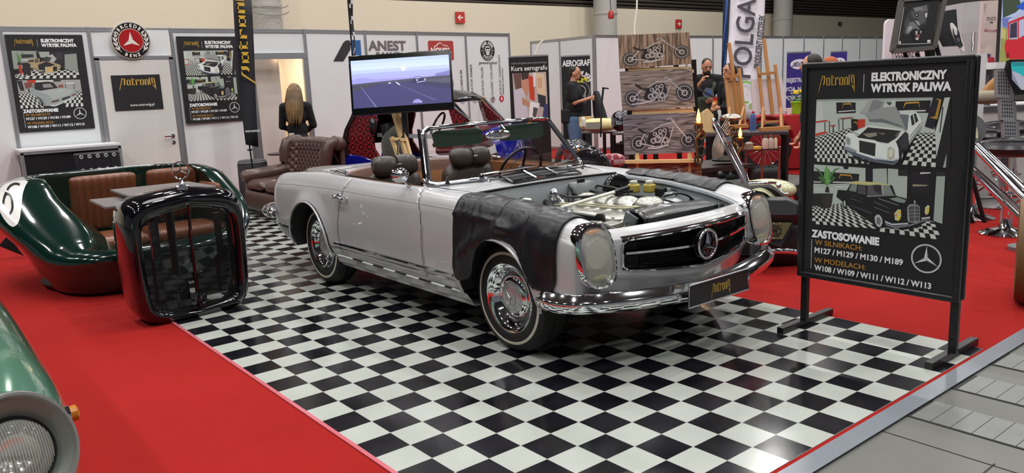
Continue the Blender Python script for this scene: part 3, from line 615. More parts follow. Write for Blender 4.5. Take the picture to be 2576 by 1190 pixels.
# ---- bumpers --------------------------------------------------------
def bumper(path, prof):
    P_ = [np.array(p) for p in crv(path, 10)]; G_ = []
    for i, p in enumerate(P_):
        a = P_[max(i - 1, 0)]; b = P_[min(i + 1, len(P_) - 1)]; t = b - a; n = np.array([t[1], -t[0]]); n /= np.linalg.norm(n); e = min(i, len(P_) - 1 - i); k = min(1, (e + 1.5) / 6) ** .4
        G_.append([cl(p[0] + n[0] * o * k, p[1] + n[1] * o * k, p[2] + dz * k) for o, dz in prof])
    return G_
pf = [(-.03, .052), (.004, .058), (.02, .05), (.038, .022), (.046, .016), (.050, .004), (.046, -.02), (.03, -.045), (.0, -.058), (-.03, -.054)]
path = [(2.43, -.845, .40), (2.52, -.862, .40), (2.62, -.85, .402), (2.70, -.80, .405), (2.77, -.70, .405), (2.83, -.50, .395), (2.87, -.27, .385), (2.895, 0, .375)]
path = path + [(x, -y, z) for x, y, z in path[:-1][::-1]]
q = MB(); q.grid(bumper(path, pf)); q.build('front_bumper', CHROME, car)
for s in (-1, 1): q = MB(); q.lathe([(.014, 0), (.014, .008), (.008, .012), (0, .013)], cl(2.915, s * .30, .383), (1, 0, 0), 14); q.build('bumper_bolt', CHROME, car)
pr_ = [(-1.0, -.885, .52), (-1.12, -.88, .52), (-1.28, -.84, .52), (-1.42, -.72, .515), (-1.49, -.45, .51), (-1.5, 0, .51)]; pr_ = pr_ + [(x, -y, z) for x, y, z in pr_[:-1][::-1]]
q = MB(); q.grid(bumper(pr_, [(-o * .8, z * .8) for o, z in pf])); q.build('rear_bumper', CHROME, car)
rp = MB(); rp.grid([[cl(-1.385 - .05 * (1 - (y / .56) ** 2), y * (1.0), z) for z in (.765, .74, .6, .42, .3)] for y in np.linspace(-.54, .54, 20)]); rp.build('rear_panel', SILVER, car)
for s in (-1, 1): q = MB(); q.ell(cl(-1.37, s * .60, .63), (.03, .10, .05), n=16, p=.7); q.build('tail_lamp', mat('red_lens', '8a1512', .15, coat=.5), car)
# number plate
pt = MB().box(cl(2.955, -.015, .383), (.006, .525, .122)).build('number_plate', mat('plate_grey', '232427', .4), car, bevel=.004)
q = MB(); hw, hh = .2625, .061; a = [cl(2.962, y - .015, z + .383) for y, z in [(-hw, -hh), (hw, -hh), (hw, hh), (-hw, hh)]]; q.tube(a, .0045, 6, closed=True); q.build('plate_frame', mat('plate_frame_silver', 'b9b9bc', .35, .5), pt)
q = MB(); logo(q, (cl(2.9585, -.09, .365), (0, 1, 0), (0, 0, 1)), .17, .052, 'c2a24a'); q.build('plate_lettering', INK, pt)
# ---- wheels ---------------------------------------------------------
HUB = mat('hubcap_paint', 'b4b4b6', .25, .5, coat=.5); WW = mat('whitewall', 'cfc9b8', .6)
def wheel(x, s):
    T = M4.Translation(cl(x, s * .703, WR)) @ M4.Rotation(-s * PI / 2, 4, 'X') @ M4.Rotation(PI if s > 0 else 0, 4, 'Z')
    # local z = outward
    T = M4.Translation(cl(x, s * .703, WR)) @ V((0, 0, 1)).rotation_difference(V((0, s, 0))).to_matrix().to_4x4()
    ty = MB(); ty.lathe([(.19, -.085), (.215, -.095), (.27, -.098), (.305, -.082), (.318, -.06), (.322, -.05), (.317, -.046), (.317, -.040), (.322, -.036), (.322, -.012), (.317, -.008), (.317, .008), (.322, .012), (.322, .036), (.317, .040), (.317, .046), (.322, .05), (.318, .062), (.305, .082), (.272, .0945), (.25, .0965), (.215, .094), (.19, .08)], n=120, T=T, cap=False)
    for k, v in enumerate(ty.v):      # tread blocks and sipes cut into the shoulders
        u = T.inverted() @ V(v); r = math.hypot(u.x, u.y)
        if r > .30 and .045 < abs(u.z) < .09 and (k % 120) % 2: f_ = (r - .006) / r; ty.v[k] = tuple(T @ V((u.x * f_, u.y * f_, u.z)))
    t = ty.build('tyre', RUBBER, car, angle=25)
    q = MB(); q.lathe([(.254, .0963), (.2545, .0978), (.268, .0962), (.2705, .0945)], n=72, T=T, cap=False); q.build('whitewall_band', WW, t)
    q = MB(); q.lathe([(.19, .078), (.206, .088), (.203, .094), (.185, .09), (.165, .070), (.150, .045), (.146, .04)], n=64, T=T, cap=False); q.build('trim_ring', CHROME, t)
    q = MB(); q.lathe([(.15, .042), (.142, .035), (.138, .03), (.12, .03)], n=64, T=T, cap=False); q.build('rim', mat('rim_silver', '7c7c80', .3, .6), t)
    q = MB(); q.lathe([(.128, .028), (.126, .05), (.115, .064), (.098, .07), (.094, .067)], n=64, T=T, cap=False); q.build('hubcap_edge', CHROME, t)
    q = MB(); q.lathe([(.095, .067), (.085, .072), (.05, .077), (0, .079)], n=48, T=T, cap=False); hc = q.build('hubcap', HUB, t)
    q = MB(); q.tube([T @ V((.045 * math.cos(a), .045 * math.sin(a), .079)) for a in np.linspace(0, 2 * PI, 32, endpoint=False)], .002, 6, closed=True)
    for k in range(3): a = .3 + k * 2 * PI / 3; q.tube([T @ V((0, 0, .082)), T @ V((.045 * math.cos(a), .045 * math.sin(a), .079))], [.004, .0012], 6)
    q.build('hubcap_star', HUB, hc)
for x in (FX, RX):
    for s in (-1, 1): wheel(x, s)
# underside
MB().box(cl(.75, 0, .27), (3.1, 1.3, .04)).build('floor_pan', DARKBAY, car)
for x in (FX, RX): q = MB(); q.cyl(cl(x, -.7, .32), cl(x, .7, .32), .03); q.build('axle', DARKBAY, car)
# ---- engine bay -----------------------------------------------------
q = MB(); q.grid([[cl(1.662 - .06 * (y / .6) ** 2, y, .862 + .0245 * (1 - (y / .68) ** 2) - .006), cl(1.68 - .06 * (y / .6) ** 2, y, .835), cl(1.695 - .05 * (y / .6) ** 2, y, .78), cl(1.70, y, .70), cl(1.70, y, .45)] for y in np.linspace(-.62, .62, 14)]); q.build('bulkhead', FIREW, car)
for s in (-1, 1):
    q = MB(); X = np.linspace(1.52, 2.66, 16)
    zt = lambda x: float(np.interp(x, XS, Z0)); y0 = lambda x: float(np.interp(x, XS, Y0))
    q.grid([[cl(x, s * (y0(x) + .002), zt(x) + .002), cl(x, s * (y0(x) - .012), zt(x) - .004), cl(x, s * (y0(x) - .014), zt(x) - .02), cl(x, s * (y0(x) + .012), zt(x) - .024), cl(x, s * (y0(x) + .005), zt(x) - .10), cl(x, s * (y0(x) - .01), zt(x) - .24), cl(x, s * (y0(x) - .05), .45)] for x in X]); ip = q.build('inner_wing', SILVERIN, car)
    for xx in (2.28, 2.43) if s > 0 else (2.5,):
        q = MB(); q.lathe([(.018, -.002), (.018, .004), (0, .004)], cl(xx, s * (y0(xx) - .004 + .004), zt(xx) - .09), (0, -s, 0), 20); q.build('drain_hole', DARKBAY, ip)
MB().box(cl(2.08, 0, .44), (1.14, 1.2, .03)).build('bay_floor', DARKBAY, car)
q = MB(); q.grid([[cl(2.70 - .06 * (y / .55) ** 2, y, .748), cl(2.68 - .06 * (y / .55) ** 2, y, .70), cl(2.66, y, .45)] for y in np.linspace(-.56, .56, 12)]); q.build('front_bulkhead', mat('front_bulkhead_grey', '8f9497', .4), car)
q = MB(); q.lathe([(.02, 0), (.02, .014), (.014, .018), (0, .018)], cl(2.60, .50, .735), (-.5, -.7, .5), 16); q.build('bonnet_buffer', RUBBER, car)
eng = MB(); eng.ell(cl(2.05, -.02, .60), (.46, .17, .14), n=24, p=.45); engine = eng.build('engine', CASTAL, car)
IR = mat('iron_dark', '2b2c2d', .5, .5)
q = MB(); q.ell(cl(2.06, -.22, .56), (.42, .12, .12), n=20, p=.5); q.build('cylinder_block', IR, engine)
# intake plenum with ribs
q = MB(); q.tube([cl(x, .02 + .05 * math.sin((x - 1.9) * 3), .745 + .012 * math.sin((x - 1.86) * 40)) for x in np.linspace(1.86, 2.30, 30)], [.055 + .012 * abs(math.sin((x - 1.86) * 20)) for x in np.linspace(1.86, 2.30, 30)], 18, sq=1.25)
q.ell(cl(2.36, .10, .76), (.09, .085, .06), n=22, p=.8); q.tube([cl(2.36, .12, .77), cl(2.30, .22, .76), cl(2.22, .30, .72)], .045, 14); q.build('intake_plenum', CASTAL, engine)
q = MB(); q.ell(cl(2.03, -.06, .70), (.36, .14, .035), n=28, p=.4); q.build('cam_cover', CASTAL, engine)
for k in range(6):
    q = MB(); x = 1.80 + k * .09; q.tube([cl(x, -.03, .73), cl(x + .005, -.12, .715), cl(x + .01, -.19, .66)], [.022, .02, .018], 10); q.build('intake_runner', CASTAL, engine)
for k in range(8):
    q = MB(); q.lathe([(.010, 0), (.010, .012), (.006, .016), (0, .017)], cl(1.75 + k * .082, -.185 + .01 * (k % 2), .715), n=8); q.build('bolt', CHROME, engine)
q = MB()
for dz, dy in ((.035, 0), (.03, .018), (.04, .036)): q.tube(crv([cl(1.80, -.16 + dy, .72 + dz), cl(2.05, -.14 + dy, .735 + dz), cl(2.3, -.06 + dy, .73 + dz), cl(2.42, .12 + dy, .745 + dz)], 6), .0045, 6)
q.build('fuel_lines', mat('zinc_pipe', 'b9b59c', .35, .7), engine)
q = MB(); q.tube(crv([cl(2.42, .15, .75), cl(2.45, -.05, .72), cl(2.50, -.3, .70), cl(2.60, -.42, .72)], 6), .0045, 6); q.build('throttle_cable', mat('zinc_pipe'), engine)
HOSE = mat('hose_black', '111213', .4)
for k, (pts, r) in enumerate([([(1.66, -.28, .75), (1.85, -.30, .74), (2.1, -.34, .71), (2.35, -.28, .68), (2.47, -.15, .69)], .014), ([(1.55, -.1, .74), (1.68, -.14, .76), (1.82, -.2, .73), (1.95, -.22, .70)], .02), ([(1.56, .16, .80), (1.66, .10, .84), (1.75, .02, .80), (1.8, -.02, .74)], .013), ([(1.62, .25, .80), (1.8, .18, .80), (1.95, .22, .79), (2.1, .2, .80)], .009), ([(1.6, .40, .79), (1.75, .3, .82), (1.9, .34, .80), (2.02, .3, .76)], .008), ([(1.7, -.02, .79), (1.9, -.07, .80), (2.05, .12, .81), (2.14, .2, .83)], .009), ([(2.08, .56, .80), (2.18, .58, .78), (2.2, .5, .74), (2.24, .38, .76)], .006), ([(2.25, .36, .78), (2.33, .42, .80), (2.36, .5, .76), (2.33, .52, .70)], .007), ([(1.6, .0, .78), (1.8, .1, .79), (2.0, .16, .80), (2.3, .3, .78)], .007), ([(2.1, .26, .77), (2.25, .22, .79), (2.36, .25, .78), (2.44, .34, .74)], .006), ([(2.36, -.36, .62), (2.44, -.40, .72), (2.54, -.38, .70), (2.6, -.30, .62)], .016), ([(1.57, .45, .78), (1.7, .5, .80), (1.8, .46, .79)], .012)]):
    q = MB(); q.tube(crv([cl(*p) for p in pts], 6), r, 8); q.build('hose', HOSE, engine)
q = MB(); q.tube([cl(2.12, -.40, .795), cl(2.11, .09, .835)], .0115, 12); rod = q.build('strut_rod', mat('cream_rod', 'd5d6c6', .3, coat=.3), car); q = MB(); q.tube([cl(2.11, .06, .833), cl(2.11, .19, .848)], .014, 12); q.build('rod_grip', HOSE, rod)
for s in (-1, 1):     # suspension towers
    q = MB(); c_ = cl(2.22, s * .45, .585); q.lathe([(.12, -.1), (.115, .1), (.08, .16), (.04, .175), (.038, .19), (0, .19)], c_, n=28); q.lathe([(.03, .19), (.03, .205), (.012, .21), (.012, .235), (0, .236)], c_, n=16); q.build('suspension_tower', mat('tower_paint', 'a9adb0', .35, .4), car)
BR = mat('brake_reservoir', 'b5a24a', .35, trans=.1); CAPW = mat('white_cap', 'dcdcc8', .4)
for k, (x, y) in enumerate(((1.90, .47), (1.985, .53))):
    q = MB(); q.box(cl(x, y, .795), (.075, .06, .06)); a_ = q.build('fluid_reservoir', BR, car, bevel=.012, seg=3); q = MB(); q.lathe([(.024, 0), (.026, .005), (.026, .018), (.02, .02), (0, .021)], cl(x, y, .827), n=20); q.build('cap', CAPW, a_)
q = MB(); q.lathe([(.11, 0), (.115, .02), (.10, .06), (.04, .09), (0, .09)], cl(1.76, .47, .77), (-1, 0, .05), 32); q.build('brake_servo', mat('servo_black', '101012', .2, coat=.3), car)
q = MB(); q.box(cl(1.92, .40, .72), (.24, .10, .05)); q.box(cl(2.06, .56, .77), (.07, .05, .06)); q.build('fuse_box', IR, car, bevel=.008)
q = MB(); a, b = .075, .045; q.add([cl(1.745 + i * a / 2, .13 + j * a, .865) for i, j in ((-1, -1), (1, -1), (1, 1), (-1, 1))] + [cl(1.745 + i * b / 2, .13 + j * b, .76) for i, j in ((-1, -1), (1, -1), (1, 1), (-1, 1))], [(0, 1, 5, 4), (1, 2, 6, 5), (2, 3, 7, 6), (3, 0, 4, 7), (4, 5, 6, 7)], False); bx = q.build('drip_box', mat('box_grey', '8a8d8f', .4), car, solid=.004)
for dy in (-.02, .015): q = MB(); q.cyl(cl(1.745, .13 + dy, .83), cl(1.745, .13 + dy, .885), .014, n=12); q.build('rubber_stub', RUBBER, bx)
q = MB(); q.lathe([(.03, 0), (.034, .006), (.03, .014), (.012, .018), (0, .018)], cl(1.76, -.36, .80), n=18); wc = q.build('oil_cap', CAPW, car); q = MB(); q.lathe([(.03, 0), (.03, .14)], cl(1.76, -.36, .66), n=18); q.build('cap_neck', HOSE, wc)
q = MB(); q.lathe([(.022, 0), (.024, .01), (.02, .03), (0, .03)], cl(1.76, -.44, .78), n=14); q.tube([cl(1.76, -.44, .80), cl(1.68, -.34, .81), cl(1.72, -.30, .79)], .008, 8); q.build('filler_fitting', CHROME, car)
q = MB(); q.lathe([(.035, 0), (.04, .01), (.03, .02), (.022, .025), (0, .03)], cl(1.70, -.08, .80), (1, 0, .1), 24); q.tube([cl(1.71, -.08, .80), cl(1.76, -.08, .785), cl(1.81, -.1, .76)], .018, 10); q.build('bulkhead_fitting', CHROME, car)
q = MB(); q.grid([[cl(2.44, y, .60), cl(2.445, y, .745 + .012 * math.sin(y * 6)), cl(2.48, y, .775 + .012 * math.cos(y * 5)), cl(2.54, y, .77 + .01 * math.cos(y * 5)), cl(2.585, y, .745), cl(2.60, y, .60)] for y in np.linspace(-.20, .47, 14)]); q.build('radiator_shroud', mat('shroud_black', '0f1013', .3, coat=.3, bump=(12, .3)), car, solid=.006)
q = MB(); q.box(cl(2.50, -.215, .735), (.09, .02, .07), M4.Rotation(.4, 4, 'Y')); q.lathe([(.012, 0), (.012, .012), (0, .013)], cl(2.49, -.19, .785), n=12); q.build('shroud_bracket', mat('bracket_plate', '6f7478', .3, .5), car)
q = MB(); q.box(cl(2.51, .13, .71), (.06, .56, .02)); q.build('radiator', IR, car)
q = MB(); q.tube([cl(2.52 + .07 * math.cos(t), -.45 + .07 * math.sin(t), .705) for t in np.linspace(0, PI * 2, 24, endpoint=False)], .015, 8, closed=True); q.lathe([(.065, 0), (.05, .02), (0, .03)], cl(2.52, -.45, .69), n=24); q.build('air_duct', HOSE, car)
q = MB(); q.grid([[cl(x, -.35, .76), cl(x, -.33, .775), cl(x, -.27, .765), cl(x, -.26, .70)] for x in np.linspace(1.75, 2.35, 8)]); q.build('heat_shield', CASTAL, car, solid=.004)
q = MB(); q.box(cl(2.42, -.30, .70), (.10, .14, .05)); q.box(cl(2.33, -.38, .73), (.16, .06, .015), M4.Rotation(.2, 4, 'Z')); q.build('coolant_elbow', CASTAL, car, bevel=.01)
# ---- interior -------------------------------------------------------
TAN = mat('tan_leather'); SEAT = mat('seat_leather', '30261f', .4, coat=.15, bump=(60, .12)); 
MB().box(cl(.55, 0, .30), (1.3, 1.36, .03)).build('cabin_floor', mat('cabin_carpet', '2d211c', .9), car)
q = MB(); q.grid([[cl(-.15, y, .83), cl(-.12, y, .62), cl(.0, y, .58), cl(.02, y, .32)] for y in np.linspace(-.69, .69, 8)]); q.build('rear_shelf', mat('tan_shelf', '8d5f3c', .5, bump=(50, .1)), car)
for s in (-1, 1):
    t0 = s * .36; q = MB(); q.ell(cl(.42, t0, .45), (.27, .25, .09), n=24, p=.45); st_ = q.build('seat_cushion', SEAT, car)
    q = MB(); q.ell(cl(.16, t0, .66), (.085, .25, .24), M4.Rotation(-.16, 4, 'Y'), n=28, p=.5); sb = q.build('seat_back', SEAT, car)
    for k in range(-2, 3): q = MB(); q.tube(crv([cl(.265, t0 + k * .07, .48), cl(.245, t0 + k * .07, .66), cl(.20, t0 + k * .07, .84)], 4), .011, 8); q.build('seat_flute', SEAT, sb)
    # bow-tie headrest: two bolsters drawn in at the middle by a band
    hr = MB(); G_ = []
    for y in np.linspace(-.195, .195, 25):
        e = 1 - .16 * math.exp(-(y / .045) ** 2); e *= min(1, (1 - (abs(y) / .198) ** 8)) ** .5 + .02; row = []
        for k in range(20):
            a = 2 * PI * k / 20; f = lambda v: math.copysign(abs(v) ** .7, v); row.append(cl(.185 + .062 * e * f(math.cos(a)) - .05 * f(math.sin(a)) * e * .3, t0 + y, .945 + .078 * e * f(math.sin(a))))
        G_.append(row)
    hr.grid(G_, cv=True); hr.add(G_[0], [tuple(range(20))]); hr.add(G_[-1], [tuple(range(20))]); hd = hr.build('headrest', SEAT, car)
    q = MB(); q.tube([(V(G_[12][k]) + (V(G_[12][k]) - V(cl(.185, t0, .955))) * .06) for k in range(20)], .012, 6, closed=True, sq=.4); q.build('headrest_band', SEAT, hd)
    q = MB(); q.box(cl(.262, t0, .955), (.008, .042, .012)); q.build('headrest_clip', CHROME, hd, bevel=.002)
    q = MB()
    for d in (-.05, .05): q.cyl(cl(.17, t0 + d, .82), cl(.18, t0 + d, .90), .006)
    q.build('headrest_posts', CHROME, hd)
q = MB(); q.grid([[cl(wsx(y) - .05, y, .905), cl(wsx(y) - .14, y, .90), cl(1.02, y, .875), cl(1.0, y, .84), cl(1.03, y, .70), cl(1.1, y, .60)] for y in np.linspace(-.66, .66, 20)]); q.build('dashboard', mat('dash_pad', '26221f', .5, bump=(60, .1)), car)
q = MB(); q.grid([[cl(1.005, y, .835), cl(1.0, y, .80), cl(1.01, y, .765)] for y in np.linspace(-.62, .62, 12)]); q.build('dash_wood', mat('burr_wood', '6d3d1f', .25, coat=.4), car)
sw = MB(); T = M4.Translation(cl(.83, .36, .86)) @ M4.Rotation(R_(-65), 4, 'Y'); sw.tube([T @ V((.2 * math.cos(a), .2 * math.sin(a), 0)) for a in np.linspace(0, 2 * PI, 40, endpoint=False)], .011, 8, closed=True); sw.lathe([(.05, -.03), (.055, 0), (.03, .012), (0, .014)], T=T, n=24)
sw.tube([T @ V((-.195, 0, 0)), T @ V((0, 0, -.02)), T @ V((.195, 0, 0))], .01, 8); sw.tube([T @ V((0, 0, -.03)), T @ V((0, 0, -.28))], .02, 10); sw.build('steering_wheel', mat('wheel_black', '131314', .3), car)
q = MB(); q.tube([T @ V((.11 * math.cos(a), .11 * math.sin(a), .004)) for a in np.linspace(PI, 2 * PI, 20)], .004, 6); q.build('horn_ring', CHROME, car)
q = MB(); q.tube([cl(.62, 0, .45), cl(.62, 0, .62)], .008, 8); q.ell(cl(.62, 0, .63), (.02, .02, .02), n=12); q.build('gear_lever', CHROME, car)
# folded brochures lying on the far seat side of the dash
for k, (x, y, r) in enumerate(((1.14, .05, .3), (1.17, .16, -.3))):
    pass
# ---- leather wing covers -------------------------------------------
PAD = mat('wing_cover_leather', '121118', .34, coat=.0, spec=.42, bump=(14, .3))
HEM = crv([(1.70, .46), (1.715, .415), (1.75, .395), (1.80, .40), (1.855, .43), (1.90, .52), (1.96, .615), (2.05, .672), (2.15, .685), (2.25, .668), (2.33, .61), (2.385, .52), (2.42, .468), (2.48, .45), (2.54, .455), (2.572, .49), (2.58, .53)], 6)
def wing_cover(s, x0, x1, label, grp, hem=True, tilt=0):
    G_ = []
    for x in np.linspace(x0, x1, 70):
        i = int(np.clip(np.searchsorted(xs_new, x), 1, NI - 1)); row = [SG[i][j] for j in range(NJ)]
        zh = float(np.interp(x, [h[0] for h in HEM], [h[1] for h in HEM])); poly = [(row[0][1] - .004, row[0][2] + .004)]
        for p in row:
            if p[2] < zh and p[1] > .8: break
            poly.append((p[1], p[2]))
        ly = poly[-1][0]; poly.append((ly, zh)); L = [0]
        for a, b in zip(poly, poly[1:]): L.append(L[-1] + math.hypot(a[0] - b[0], a[1] - b[1]))
        R3 = []
        for k in range(36):
            d = L[-1] * k / 35; y = float(np.interp(d, L, [p[0] for p in poly])); z = float(np.interp(d, L, [p[1] for p in poly])); e = .004
            y2 = float(np.interp(min(d + e, L[-1]), L, [p[0] for p in poly])) - float(np.interp(max(d - e, 0), L, [p[0] for p in poly])); z2 = float(np.interp(min(d + e, L[-1]), L, [p[1] for p in poly])) - float(np.interp(max(d - e, 0), L, [p[1] for p in poly])); l = math.hypot(y2, z2) + 1e-9
            ny, nz__ = -z2 / l, y2 / l
            wv = .006 * noise.noise(V((x * 7, d * 5, 3 + s))) + .004 * noise.noise(V((x * 22, d * 14, 9)))
            for sx in (1.88, 2.13, 2.36): wv += .007 * math.exp(-((x - sx - .05 * (d - .2)) / .012) ** 2) * (1 if d < .45 else .3)
            wv += .010 * math.exp(-((d - .30) / .012) ** 2) * (x < 2.15); wv += .03 * math.exp(-((x - 2.16) / .07) ** 2 - ((d - .33) / .03) ** 2) - .02 * math.exp(-((x - 2.2) / .1) ** 2 - ((d - .40) / .04) ** 2)
            off = .013 + max(-.005, wv); R3.append(cl(x, s * (y + ny * off), z + nz__ * off))
        G_.append(R3)
    m_ = MB(); m_.grid(G_); o = m_.build('wing_cover', PAD, None, loc=cl((x0 + x1) / 2, s * .85, .45), solid=.005, angle=70); return tag(o, label, 'cover', grp)
wing_cover(-1, 1.695, 2.582, 'black leather protective cover hanging over the near front wing, cut out round the wheel', None)
oc = wing_cover(1, 1.69, 2.46, 'black leather protective cover draped over the far front wing of the silver roadster', None)
# ================= POSTERS, FLAGS, FREESTANDING BOARD =================
def uvB(x, y): p = ony(x, y, 2.738); return (p.x - 2.985, p.z - .32)
def uvP(x, y): p = onx(x, y, -6.2); return (p.y - .03, p.z - 1.2)
ARTS = {}
def trace(key, uvf, ox, oy, s, items):
    """items: (colour, 'x,y x,y ...') in order from back to front, or ('checker', quad, nu, nv)"""
    out = []
    for it in items:
        pts = [uvf(ox + float(q.split(',')[0]) / s, oy + float(q.split(',')[1]) / s) for q in it[1].split()]; out.append((it[0], pts) + tuple(it[2:]))
    ARTS[key] = out
def draw(mb, F, key, du=0, dv=0, sc_=1, off=.0008, clip=None):
    o, ux, uy = V(F[0]), V(F[1]), V(F[2]); n = ux.cross(uy).normalized()
    for k, it in enumerate(ARTS[key]):
        q = [o + ux * (u * sc_ + du) + uy * (v * sc_ + dv) + n * (off + k * .00006) for u, v in it[1]]
        if it[0] == 'checker': checker_art(mb, q, it[2], it[3], 'cfd3cc', '17171a', V((0, 0, 0)))
        else: mb.poly(q, it[0])
W1 = 'b9c2bb'; DK = '1b1a1e'
trace('photo1', uvB, 2040, 235, 6.103, [
 (W1, '78,95 1865,60 1900,620 55,680'), ('9aa59f', '78,95 1865,60 1865,85 78,125'), ('c7cbc7', '78,125 160,120 200,600 65,610'),
 ('checker', '60,665 620,520 700,1080 45,1045', 16, 11), ('checker', '1640,600 1905,605 1910,1135 1395,1090', 7, 12), ('checker', '520,860 1000,900 890,1085 640,1070', 6, 3),
 (DK, '380,140 678,140 678,300 385,310'), ('c99a34', '470,240 490,155 605,150 620,235 600,170 495,172'), ('d8d8d8', '410,275 665,255 665,270 410,290'),
 (DK, '1295,125 1835,105 1810,300 1295,290'), ('c99a34', '1405,235 1440,135 1650,125 1665,235 1640,150 1455,160'), ('d8d8d8', '1420,262 1755,255 1755,275 1420,285'),
 ('b9402c', '65,455 290,425 210,410 70,430'), ('222222', '200,445 212,445 212,600 200,600'), ('222222', '272,435 284,435 284,600 272,600'), ('c2452b', '60,660 270,600 200,585 60,620'), ('b33527', '290,490 370,485 365,505 295,508'), ('333333', '325,505 340,505 345,600 325,600'),
 ('222222', '412,400 424,395 430,560 420,560'), ('8d4a3c', '405,385 600,365 660,375 480,400'), ('222222', '475,395 487,395 490,565 478,565'), (DK, '610,390 715,400 715,560 615,580'), ('c63a25', '715,400 825,395 820,510 715,545'), ('c99a34', '640,470 655,435 700,440 705,500 690,455 660,450'),
 ('211f29', '1865,75 2005,85 1880,550 1740,510'), ('b08a30', '1900,75 2000,95 1935,400 1815,370 1900,350 1960,110'), ('c3c9c5', '2045,65 2130,60 1920,980 1900,600'), ('3b3d40', '2010,200 2030,210 1985,600 1965,600'), (DK, '2140,60 2135,1140 1905,1140 1920,980'), ('a9aaac', '2078,920 2066,1140 2020,1140'),
 ('6d7378', '1320,330 1500,310 1500,545 1440,560'), ('ccd4cf', '1330,265 1560,255 1620,300 1500,330 1380,320'), ('dfe5e0', '1500,325 1620,285 1690,400 1690,520 1500,760 1470,620'), ('2d3135', '1520,350 1555,320 1590,470 1545,500'), ('2d3135', '1570,315 1605,305 1645,420 1600,460'), ('9aa29e', '1500,720 1680,480 1690,530 1500,800'), ('4a4e50', '1505,665 1680,450 1685,460 1505,680'),
 ('a7aaa8', '740,300 900,90 950,75 1130,130 1020,330'), ('82878a', '870,280 950,95 1110,130 1010,315'), ('989c9b', '820,310 1080,220 1140,205 1300,200 1455,560 1330,470 900,420'), ('6d7275', '870,400 1100,390 1400,500 1400,520 1100,440 900,430'), ('c6ccc8', '1135,130 1200,190 1250,110 1300,90 1290,200 1120,215 1090,220 1130,140'), ('3f5c3e', '1150,130 1240,140 1215,185 1180,170'),
 ('d6dcd7', '650,590 860,500 900,490 1380,550 1440,590 1300,760 1060,770'), ('29262a', '870,520 1380,575 1300,690 1180,765 1060,750 800,680 720,660'), ('8f8a78', '790,620 1000,600 1010,650 880,680'), ('5e5a50', '1280,650 1330,590 1360,600 1320,680'), ('77705f', '1020,600 1150,615 1100,640'),
 ('262328', '1300,740 1440,590 1490,620 1500,850 1430,900 1400,1030 1360,1000 1340,850'), ('3a373c', '1340,740 1450,610 1480,640 1480,830 1410,860'),
 ('e2e8e3', '530,640 570,600 650,610 720,680 980,720 1060,770 1180,770 1250,740 1310,760 1340,850 1350,1000 1250,1040 980,1010 720,930 640,870 520,800'), ('2b2b2e', '735,720 990,770 980,970 740,900'), ('b0b5b2', '525,680 560,660 610,700 605,790 570,805 530,770'), ('8e9492', '540,700 560,680 595,710 590,770 560,780'), ('b3b49f', '1175,840 1215,820 1280,860 1275,990 1220,1020 1170,1000'), ('d9d9c8', '1190,870 1240,850 1265,890 1240,980 1190,975'),
 ('8d949e', '500,830 560,815 700,880 690,910 640,905 500,850'), ('59606c', '500,855 690,915 980,1010 1240,1060 1350,1010 1340,1050 1270,1105 980,1060 640,950'), ('b9c0c8', '980,985 1240,1020 1340,990 1345,1015 1250,1045 980,1010'), ('19191b', '640,960 980,1070 900,1075 660,1000'), ('111113', '1370,940 1395,870 1430,860 1425,960 1385,1060'), ('85898c', '1385,950 1405,900 1415,960 1390,1020')])
